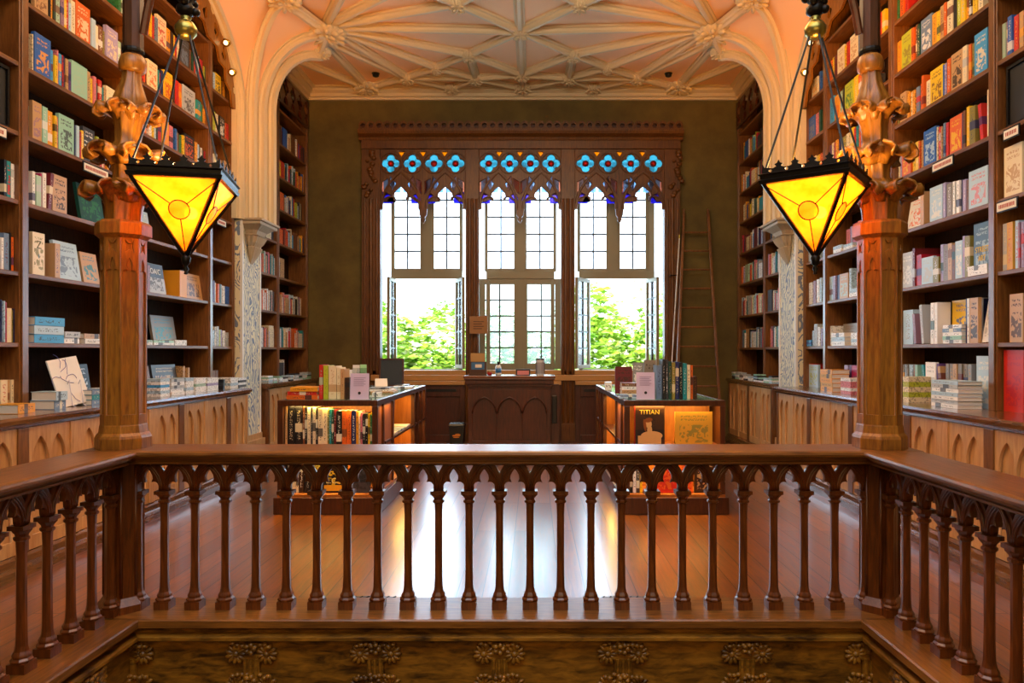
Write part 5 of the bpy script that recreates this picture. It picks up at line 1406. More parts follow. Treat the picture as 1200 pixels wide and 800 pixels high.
 (1, 1, 6.439, 6.494, 0.37, 's', 'W', '', 'bright white book, eighth along first shelf, column bay, ladder wall', 1),
 (1, 1, 6.522, 6.711, 0.38, 't', 'lg', '', 'light grey tilted book, ninth along first shelf, column bay, ladder wall', 1),
 (1, 1, 6.741, 6.801, 0.3, 't', 'mauve', '', 'mauve tilted book, tenth along first shelf, column bay, ladder wall', 1),
 (1, 1, 6.809, 6.99, 0.33, 's', 'pb', '', 'pale blue book, eleventh along first shelf, column bay, ladder wall', 1),
 (1, 1, 5.261, 5.412, 0.36, 'c', 'tan', 'dbr', 'tan face-out book, first along first shelf, balcony bay, ladder wall', 1),
 (1, 1, 7.874, 8.096, 0.33, 'c', 'tan', 'r', 'tan face-out book, first along first shelf, lantern bay, ladder wall', 1),
 (1, 1, 8.118, 8.228, 0.32, 's', 'cr', '', 'cream book, second along first shelf, lantern bay, ladder wall', 1),
 (1, 1, 8.251, 8.616, 0.26, 'c', 'taupe', 'br', 'taupe face-out book, third along first shelf, lantern bay, ladder wall', 1),
 (1, 1, 8.628, 8.695, 0.24, 's', 'w', '', '', 0),
 (1, 1, 8.703, 8.711, 0.24, 's', 'pink', '', '', 0),
 (1, 1, 8.934, 8.979, 0.22, 's', 'lil', '', '', 0),
 (1, 1, 8.987, 9.055, 0.24, 's', 'W', '', '', 0),
 (1, 1, 9.068, 9.17, 0.28, 's', 'lg', '', '', 0),
 (1, 1, 9.179, 9.235, 0.2, 's', 'pb', '', '', 0),
 (1, 2, 5.892, 5.963, 0.34, 's', 'ol', '', 'olive book, first along second shelf, column bay, ladder wall', 1),
 (1, 2, 5.968, 5.998, 0.35, 's', 'lil', '', 'lilac book, second along second shelf, column bay, ladder wall', 1),
 (1, 2, 6.004, 6.107, 0.32, 'c', 'pb', 'w', 'pale blue face-out book, third along second shelf, column bay, ladder wall', 1),
 (1, 2, 6.113, 6.158, 0.3, 's', 'br', '', 'brown book, fourth along second shelf, column bay, ladder wall', 1),
 (1, 2, 6.163, 6.221, 0.32, 's', 'tan', '', 'tan book, fifth along second shelf, column bay, ladder wall', 1),
 (1, 2, 6.226, 6.299, 0.32, 's', 'taupe', '', 'taupe book, sixth along second shelf, column bay, ladder wall', 1),
 (1, 2, 6.304, 6.344, 0.33, 's', 'lil', '', 'lilac book, seventh along second shelf, column bay, ladder wall', 1),
 (1, 2, 6.357, 6.447, 0.23, 's', 'ol', '', 'olive book, eighth along second shelf, column bay, ladder wall', 1),
 (1, 2, 6.453, 6.652, 0.25, 'c', 'pb', 'lg', 'pale blue face-out book, ninth along second shelf, column bay, ladder wall', 1),
 (1, 2, 6.659, 6.75, 0.29, 's', 'crim', '', 'crimson book, tenth along second shelf, column bay, ladder wall', 1),
 (1, 2, 6.756, 6.797, 0.36, 's', 'mar', '', 'maroon book, eleventh along second shelf, column bay, ladder wall', 1),
 (1, 2, 6.801, 7.039, 0.34, 'c', 'lg', 'w', 'light grey face-out book, twelfth along second shelf, column bay, ladder wall', 1),
 (1, 2, 5.261, 5.289, 0.34, 's', 'lil', '', 'lilac book, first along second shelf, balcony bay, ladder wall', 1),
 (1, 2, 5.293, 5.313, 0.34, 's', 'mauve', '', 'mauve book, second along second shelf, balcony bay, ladder wall', 1),
 (1, 2, 5.317, 5.354, 0.36, 's', 'pb', '', 'pale blue book, third along second shelf, balcony bay, ladder wall', 1),
 (1, 2, 5.369, 5.437, 0.36, 's', 'gold', '', 'golden book, fourth along second shelf, balcony bay, ladder wall', 1),
 (1, 2, 5.441, 5.496, 0.36, 's', 'lg', '', 'light grey book, fifth along second shelf, balcony bay, ladder wall', 1),
 (1, 2, 5.506, 5.514, 0.34, 's', 'blue', '', '', 0),
 (1, 2, 7.947, 8.109, 0.33, 's', 'dgn', '', 'dark green book, first along second shelf, lantern bay, ladder wall', 1),
 (1, 2, 8.118, 8.175, 0.33, 's', 'pb', '', '', 0),
 (1, 2, 8.184, 8.412, 0.29, 'c', 'tan', 'pg', 'tan face-out book, third along second shelf, lantern bay, ladder wall', 1),
 (1, 2, 8.435, 8.523, 0.29, 's', 'navy', '', 'navy book, fourth along second shelf, lantern bay, ladder wall', 1),
 (1, 2, 8.531, 8.596, 0.29, 's', 'lil', '', '', 0),
 (1, 2, 8.603, 8.696, 0.29, 's', 'pb', '', 'pale blue book, sixth along second shelf, lantern bay, ladder wall', 1),
 (1, 2, 8.728, 8.736, 0.26, 's', 'r', '', '', 0),
 (1, 2, 8.948, 9.014, 0.31, 's', 'pb', '', '', 0),
 (1, 2, 9.041, 9.115, 0.3, 's', 'W', '', '', 0),
 (1, 2, 9.123, 9.207, 0.29, 's', 'mauve', '', '', 0),
 (1, 2, 9.235, 9.341, 0.28, 's', 'W', '', '', 0),
 (1, 2, 9.349, 9.376, 0.27, 's', 'pb', '', '', 0),
 (1, 3, 5.659, 5.91, 0.31, 'c', 'pb', 'pink', 'pale blue face-out book, first along third shelf, column bay, ladder wall', 1),
 (1, 3, 5.921, 5.956, 0.26, 's', 'br', '', 'brown book, second along third shelf, column bay, ladder wall', 1),
 (1, 3, 5.962, 6.004, 0.27, 's', 'lil', '', 'lilac book, third along third shelf, column bay, ladder wall', 1),
 (1, 3, 6.01, 6.036, 0.28, 's', 'navy', '', '', 0),
 (1, 3, 6.04, 6.085, 0.28, 's', 'W', '', 'bright white book, fifth along third shelf, column bay, ladder wall', 1),
 (1, 3, 6.088, 6.113, 0.28, 's', 'dgn', '', '', 0),
 (1, 3, 6.117, 6.15, 0.29, 's', 'W', '', 'bright white book, seventh along third shelf, column bay, ladder wall', 1),
 (1, 3, 6.157, 6.239, 0.29, 's', 'taupe', '', 'taupe book, eighth along third shelf, column bay, ladder wall', 1),
 (1, 3, 6.246, 6.285, 0.31, 's', 'lil', '', 'lilac book, ninth along third shelf, column bay, ladder wall', 1),
 (1, 3, 6.291, 6.494, 0.31, 'c', 'pb', 'w', 'pale blue face-out book, tenth along third shelf, column bay, ladder wall', 1),
 (1, 3, 6.593, 6.652, 0.31, 's', 'tan', '', 'tan book, eleventh along third shelf, column bay, ladder wall', 1),
 (1, 3, 6.659, 6.99, 0.32, 'l', 'w', 'or_', 'white leaning face-out book, twelfth along third shelf, column bay, ladder wall', 1),
 (1, 3, 5.261, 5.466, 0.38, 'c', 'cr', 'tan', 'cream face-out book, first along third shelf, balcony bay, ladder wall', 1),
 (1, 3, 7.823, 8.228, 0.33, 'c', 'or_', 'r', 'orange face-out book, first along third shelf, lantern bay, ladder wall', 1),
 (1, 3, 8.24, 8.354, 0.32, 's', 'crim', '', 'crimson book, second along third shelf, lantern bay, ladder wall', 1),
 (1, 3, 8.365, 8.423, 0.3, 's', 'lil', '', '', 0),
 (1, 3, 8.435, 8.531, 0.28, 's', 'pink', '', 'pink book, fourth along third shelf, lantern bay, ladder wall', 1),
 (1, 3, 9.263, 9.376, 0.28, 'l', 'pb', 'w', '', 0),
 (1, 4, 5.657, 5.676, 0.38, 's', 'cr', '', 'cream book, first along fourth shelf, column bay, ladder wall', 1),
 (1, 4, 5.687, 5.83, 0.32, 't', 'r', '', 'red tilted book, second along fourth shelf, column bay, ladder wall', 1),
 (1, 4, 5.841, 5.918, 0.32, 's', 'ol', '', 'olive book, third along fourth shelf, column bay, ladder wall', 1),
 (1, 4, 5.921, 5.962, 0.34, 's', 'y', '', 'yellow book, fourth along fourth shelf, column bay, ladder wall', 1),
 (1, 4, 5.968, 6.0, 0.32, 's', 'br', '', 'brown book, fifth along fourth shelf, column bay, ladder wall', 1),
 (1, 4, 6.004, 6.025, 0.31, 's', 'navy', '', '', 0),
 (1, 4, 6.028, 6.207, 0.32, 'c', 'or_', 'y', 'orange face-out book, seventh along fourth shelf, column bay, ladder wall', 1),
 (1, 4, 6.214, 6.252, 0.3, 's', 'r', '', 'red book, eighth along fourth shelf, column bay, ladder wall', 1),
 (1, 4, 6.259, 6.291, 0.31, 's', 'bg', '', 'blue grey book, ninth along fourth shelf, column bay, ladder wall', 1),
 (1, 4, 6.298, 6.324, 0.29, 's', 'tan', '', '', 0),
 (1, 4, 6.331, 6.371, 0.3, 's', 'r', '', 'red book, eleventh along fourth shelf, column bay, ladder wall', 1),
 (1, 4, 6.378, 6.398, 0.31, 's', 'cr', '', '', 0),
 (1, 4, 6.405, 6.608, 0.33, 'c', 'blue', 'pb', 'blue face-out book, thirteenth along fourth shelf, column bay, ladder wall', 1),
 (1, 4, 6.63, 6.662, 0.27, 's', 'tan', '', '', 0),
 (1, 4, 6.666, 6.691, 0.27, 's', 'or_', '', '', 0),
 (1, 4, 6.696, 6.763, 0.28, 's', 'y', '', 'yellow book, sixteenth along fourth shelf, column bay, ladder wall', 1),
 (1, 4, 6.771, 6.809, 0.25, 's', 'y', '', '', 0),
 (1, 4, 6.817, 6.982, 0.25, 'c', 'or_', 'y', 'orange face-out book, eighteenth along fourth shelf, column bay, ladder wall', 1),
 (1, 4, 6.99, 7.023, 0.23, 's', 'lil', '', '', 0),
 (1, 4, 7.031, 7.072, 0.23, 's', 'cr', '', '', 0),
 (1, 4, 7.08, 7.088, 0.23, 's', 'or_', '', '', 0),
 (1, 4, 7.844, 7.926, 0.26, 's', 'pink', '', 'pink book, first along fourth shelf, lantern bay, ladder wall', 1),
 (1, 4, 7.947, 8.031, 0.26, 's', 'w', '', 'white book, second along fourth shelf, lantern bay, ladder wall', 1),
 (1, 4, 8.053, 8.118, 0.25, 's', 'pink', '', '', 0),
 (1, 5, 5.66, 5.83, 0.34, 'c', 'sky', 'cr', 'sky blue face-out book, first along fifth shelf, column bay, ladder wall', 1),
 (1, 5, 5.835, 5.869, 0.29, 's', 'ol', '', 'olive book, second along fifth shelf, column bay, ladder wall', 1),
 (1, 5, 5.875, 5.909, 0.3, 's', 'or_', '', 'orange book, third along fifth shelf, column bay, ladder wall', 1),
 (1, 5, 5.91, 5.939, 0.31, 's', 'br', '', 'brown book, fourth along fifth shelf, column bay, ladder wall', 1),
 (1, 5, 5.944, 6.003, 0.32, 's', 'cr', '', 'cream book, fifth along fifth shelf, column bay, ladder wall', 1),
 (1, 5, 6.004, 6.175, 0.32, 'c', 'tan', 'k', 'tan face-out book, sixth along fifth shelf, column bay, ladder wall', 1),
 (1, 5, 6.182, 6.233, 0.31, 's', 'or_', '', 'orange book, seventh along fifth shelf, column bay, ladder wall', 1),
 (1, 5, 6.239, 6.272, 0.29, 's', 'lil', '', '', 0),
 (1, 5, 6.278, 6.303, 0.29, 's', 'blue', '', '', 0),
 (1, 5, 6.304, 6.507, 0.31, 'c', 'y', 'br', 'yellow face-out book, tenth along fifth shelf, column bay, ladder wall', 1),
 (1, 5, 6.508, 6.579, 0.25, 's', 'cr', '', 'cream book, eleventh along fifth shelf, column bay, ladder wall', 1),
 (1, 5, 6.593, 6.63, 0.32, 's', 'or_', '', 'orange book, twelfth along fifth shelf, column bay, ladder wall', 1),
 (1, 5, 6.637, 6.666, 0.26, 's', 'or_', '', '', 0),
 (1, 5, 6.674, 6.733, 0.25, 's', 'bg', '', 'blue grey book, fourteenth along fifth shelf, column bay, ladder wall', 1),
 (1, 5, 6.741, 6.786, 0.24, 's', 'oy', '', '', 0),
 (1, 5, 6.801, 6.832, 0.24, 's', 'cr', '', '', 0),
 (1, 5, 6.84, 6.879, 0.26, 's', 'oy', '', '', 0),
 (1, 5, 6.91, 7.023, 0.29, 'c', 'tan', 'k', 'tan face-out book, eighteenth along fifth shelf, column bay, ladder wall', 1),
 (1, 5, 7.039, 7.076, 0.24, 's', 'ol', '', '', 0),
 (1, 5, 7.827, 7.874, 0.28, 's', 'lil', '', '', 0),
 (1, 5, 7.885, 7.926, 0.27, 's', 'or_', '', '', 0),
 (1, 5, 7.947, 7.999, 0.28, 's', 'teal', '', '', 0),
 (1, 5, 8.01, 8.052, 0.28, 's', 'r', '', '', 0),
 (1, 5, 8.053, 8.14, 0.3, 's', 'y', '', 'yellow book, fifth along fifth shelf, lantern bay, ladder wall', 1),
 (1, 5, 8.162, 8.24, 0.27, 's', 'cr', '', '', 0),
 (1, 5, 8.251, 8.4, 0.27, 'c', 'ol', 'y', 'olive face-out book, seventh along fifth shelf, lantern bay, ladder wall', 1),
 (1, 5, 8.412, 8.447, 0.28, 's', 'navy', '', '', 0),
 (1, 5, 8.459, 8.518, 0.28, 's', 'oy', '', '', 0),
 (1, 5, 8.531, 8.578, 0.27, 's', 'crim', '', '', 0),
 (1, 5, 8.579, 8.64, 0.28, 's', 'cr', '', '', 0),
 (1, 5, 8.653, 8.696, 0.27, 's', 'pu', '', '', 0),
 (1, 5, 8.71, 8.718, 0.28, 's', 'y', '', '', 0),
 (1, 5, 5.261, 5.307, 0.28, 's', 'tan', '', 'tan book, first along fifth shelf, balcony bay, ladder wall', 1),
 (1, 5, 5.317, 5.369, 0.28, 's', 'r', '', 'red book, second along fifth shelf, balcony bay, ladder wall', 1),
 (1, 5, 5.373, 5.422, 0.3, 's', 'blue', '', 'blue book, third along fifth shelf, balcony bay, ladder wall', 1),
 (1, 5, 5.426, 5.451, 0.28, 's', 'mauve', '', 'mauve book, fourth along fifth shelf, balcony bay, ladder wall', 1),
 (1, 5, 5.456, 5.496, 0.28, 's', 'pg', '', 'pale green book, fifth along fifth shelf, balcony bay, ladder wall', 1),
 (1, 5, 5.501, 5.509, 0.25, 's', 'tan', '', '', 0),
 (1, 5, 8.948, 9.014, 0.26, 's', 'or_', '', '', 0),
 (1, 5, 9.028, 9.096, 0.26, 's', 'y', '', '', 0),
 (1, 5, 9.11, 9.193, 0.27, 's', 'cr', '', '', 0),
 (1, 5, 9.207, 9.263, 0.19, 's', 'crim', '', '', 0),
 (1, 5, 9.292, 9.376, 0.24, 'c', 'or_', 'oy', '', 0),
 (1, 6, 5.741, 5.802, 0.27, 's', 'cr', '', 'cream book, first along sixth shelf, column bay, ladder wall', 1),
 (1, 6, 5.807, 5.869, 0.27, 's', 'y', '', 'yellow book, second along sixth shelf, column bay, ladder wall', 1),
 (1, 6, 5.875, 5.909, 0.27, 's', 'dbr', '', 'dark brown book, third along sixth shelf, column bay, ladder wall', 1),
 (1, 6, 5.91, 5.955, 0.28, 's', 'oy', '', 'amber book, fourth along sixth shelf, column bay, ladder wall', 1),
 (1, 6, 5.956, 6.022, 0.29, 's', 'y', '', 'yellow book, fifth along sixth shelf, column bay, ladder wall', 1),
 (1, 6, 6.028, 6.082, 0.3, 's', 'gy', '', 'lime yellow book, sixth along sixth shelf, column bay, ladder wall', 1),
 (1, 6, 6.088, 6.149, 0.29, 's', 'k', '', 'black book, seventh along sixth shelf, column bay, ladder wall', 1),
 (1, 6, 6.15, 6.233, 0.3, 's', 'cr', '', 'cream book, eighth along sixth shelf, column bay, ladder wall', 1),
 (1, 6, 6.239, 6.278, 0.31, 's', 'or_', '', 'orange book, ninth along sixth shelf, column bay, ladder wall', 1),
 (1, 6, 6.291, 6.343, 0.31, 's', 'tan', '', 'tan book, tenth along sixth shelf, column bay, ladder wall', 1),
 (1, 6, 6.344, 6.397, 0.29, 's', 'y', '', 'yellow book, eleventh along sixth shelf, column bay, ladder wall', 1),
 (1, 6, 6.398, 6.473, 0.3, 's', 'oy', '', 'amber book, twelfth along sixth shelf, column bay, ladder wall', 1),
 (1, 6, 6.48, 6.666, 0.33, 'c', 'bg', 'w', 'blue grey face-out book, thirteenth along sixth shelf, column bay, ladder wall', 1),
 (1, 6, 6.674, 6.718, 0.32, 's', 'dgn', '', 'dark green book, fourteenth along sixth shelf, column bay, ladder wall', 1),
 (1, 6, 6.726, 6.763, 0.34, 's', 'br', '', 'brown book, fifteenth along sixth shelf, column bay, ladder wall', 1),
 (1, 6, 6.771, 6.816, 0.33, 's', 'or_', '', 'orange book, sixteenth along sixth shelf, column bay, ladder wall', 1),
 (1, 6, 6.817, 7.006, 0.34, 'c', 'gy', 'ol', 'lime yellow face-out book, seventeenth along sixth shelf, column bay, ladder wall', 1),
 (1, 6, 7.015, 7.076, 0.31, 's', 'oy', '', 'amber book, eighteenth along sixth shelf, column bay, ladder wall', 1),
 (1, 6, 7.089, 7.097, 0.29, 's', 'r', '', '', 0),
 (1, 6, 7.723, 7.773, 0.27, 's', 'dg', '', '', 0),
 (1, 6, 7.783, 7.833, 0.28, 's', 'cr', '', '', 0),
 (1, 6, 7.844, 7.946, 0.32, 's', 'or_', '', 'orange book, third along sixth shelf, lantern bay, ladder wall', 1),
 (1, 6, 7.947, 8.052, 0.34, 's', 'y', '', 'yellow book, fourth along sixth shelf, lantern bay, ladder wall', 1),
 (1, 6, 8.053, 8.272, 0.33, 'c', 'gy', 'g', 'lime yellow face-out book, fifth along sixth shelf, lantern bay, ladder wall', 1),
 (1, 6, 8.273, 8.318, 0.31, 's', 'k', '', '', 0),
 (1, 6, 8.319, 8.364, 0.32, 's', 'ol', '', '', 0),
 (1, 6, 8.365, 8.412, 0.31, 's', 'pg', '', '', 0),
 (1, 6, 8.423, 8.555, 0.3, 'c', 'oy', 'or_', 'amber face-out book, ninth along sixth shelf, lantern bay, ladder wall', 1),
 (1, 6, 8.579, 8.696, 0.33, 's', 'sky', '', 'sky blue book, tenth along sixth shelf, lantern bay, ladder wall', 1),
 (1, 6, 8.715, 8.723, 0.28, 's', 'oy', '', '', 0),
 (1, 6, 8.987, 9.041, 0.3, 's', 'dgn', '', '', 0),
 (1, 6, 9.055, 9.151, 0.29, 's', 'pink', '', '', 0),
 (1, 6, 9.165, 9.376, 0.3, 'c', 'blue', 'bg', 'blue face-out book, third along sixth shelf, corner bay, ladder wall', 1),
 (1, 7, 6.879, 6.942, 0.24, 's', 'r', '', 'red book, first along seventh shelf, column bay, ladder wall', 1),
 (1, 7, 6.958, 7.031, 0.25, 's', 'or_', '', 'orange book, second along seventh shelf, column bay, ladder wall', 1),
 (1, 7, 7.039, 7.076, 0.26, 's', 'g', '', '', 0),
 (1, 7, 7.33, 7.401, 0.26, 's', 'y', '', 'yellow book, first along seventh shelf, lantern bay, ladder wall', 1),
 (1, 7, 7.42, 7.493, 0.27, 's', 'r', '', 'red book, second along seventh shelf, lantern bay, ladder wall', 1),
 (1, 7, 7.823, 7.895, 0.29, 's', 'gy', '', 'lime yellow book, third along seventh shelf, lantern bay, ladder wall', 1),
 (1, 7, 7.905, 7.957, 0.28, 's', 'bg', '', '', 0),
 (1, 7, 7.968, 8.162, 0.32, 'c', 'cr', 'tan', 'cream face-out book, fifth along seventh shelf, lantern bay, ladder wall', 1),
 (1, 7, 8.184, 8.25, 0.3, 's', 'r', '', '', 0),
 (1, 7, 8.251, 8.285, 0.28, 's', 'y', '', '', 0),
 (1, 7, 8.296, 8.482, 0.31, 'c', 'cr', 'tan', 'cream face-out book, eighth along seventh shelf, lantern bay, ladder wall', 1),
 (1, 7, 8.483, 8.554, 0.27, 's', 'mar', '', '', 0),
 (1, 7, 8.555, 8.627, 0.28, 's', 'y', '', '', 0),
 (1, 7, 8.628, 8.696, 0.26, 's', 'or_', '', '', 0),
 (1, 7, 8.987, 9.041, 0.27, 's', 'blue', '', '', 0),
 (1, 7, 9.068, 9.263, 0.24, 'c', 'cr', 'oy', 'cream face-out book, second along seventh shelf, corner bay, ladder wall', 1),
]
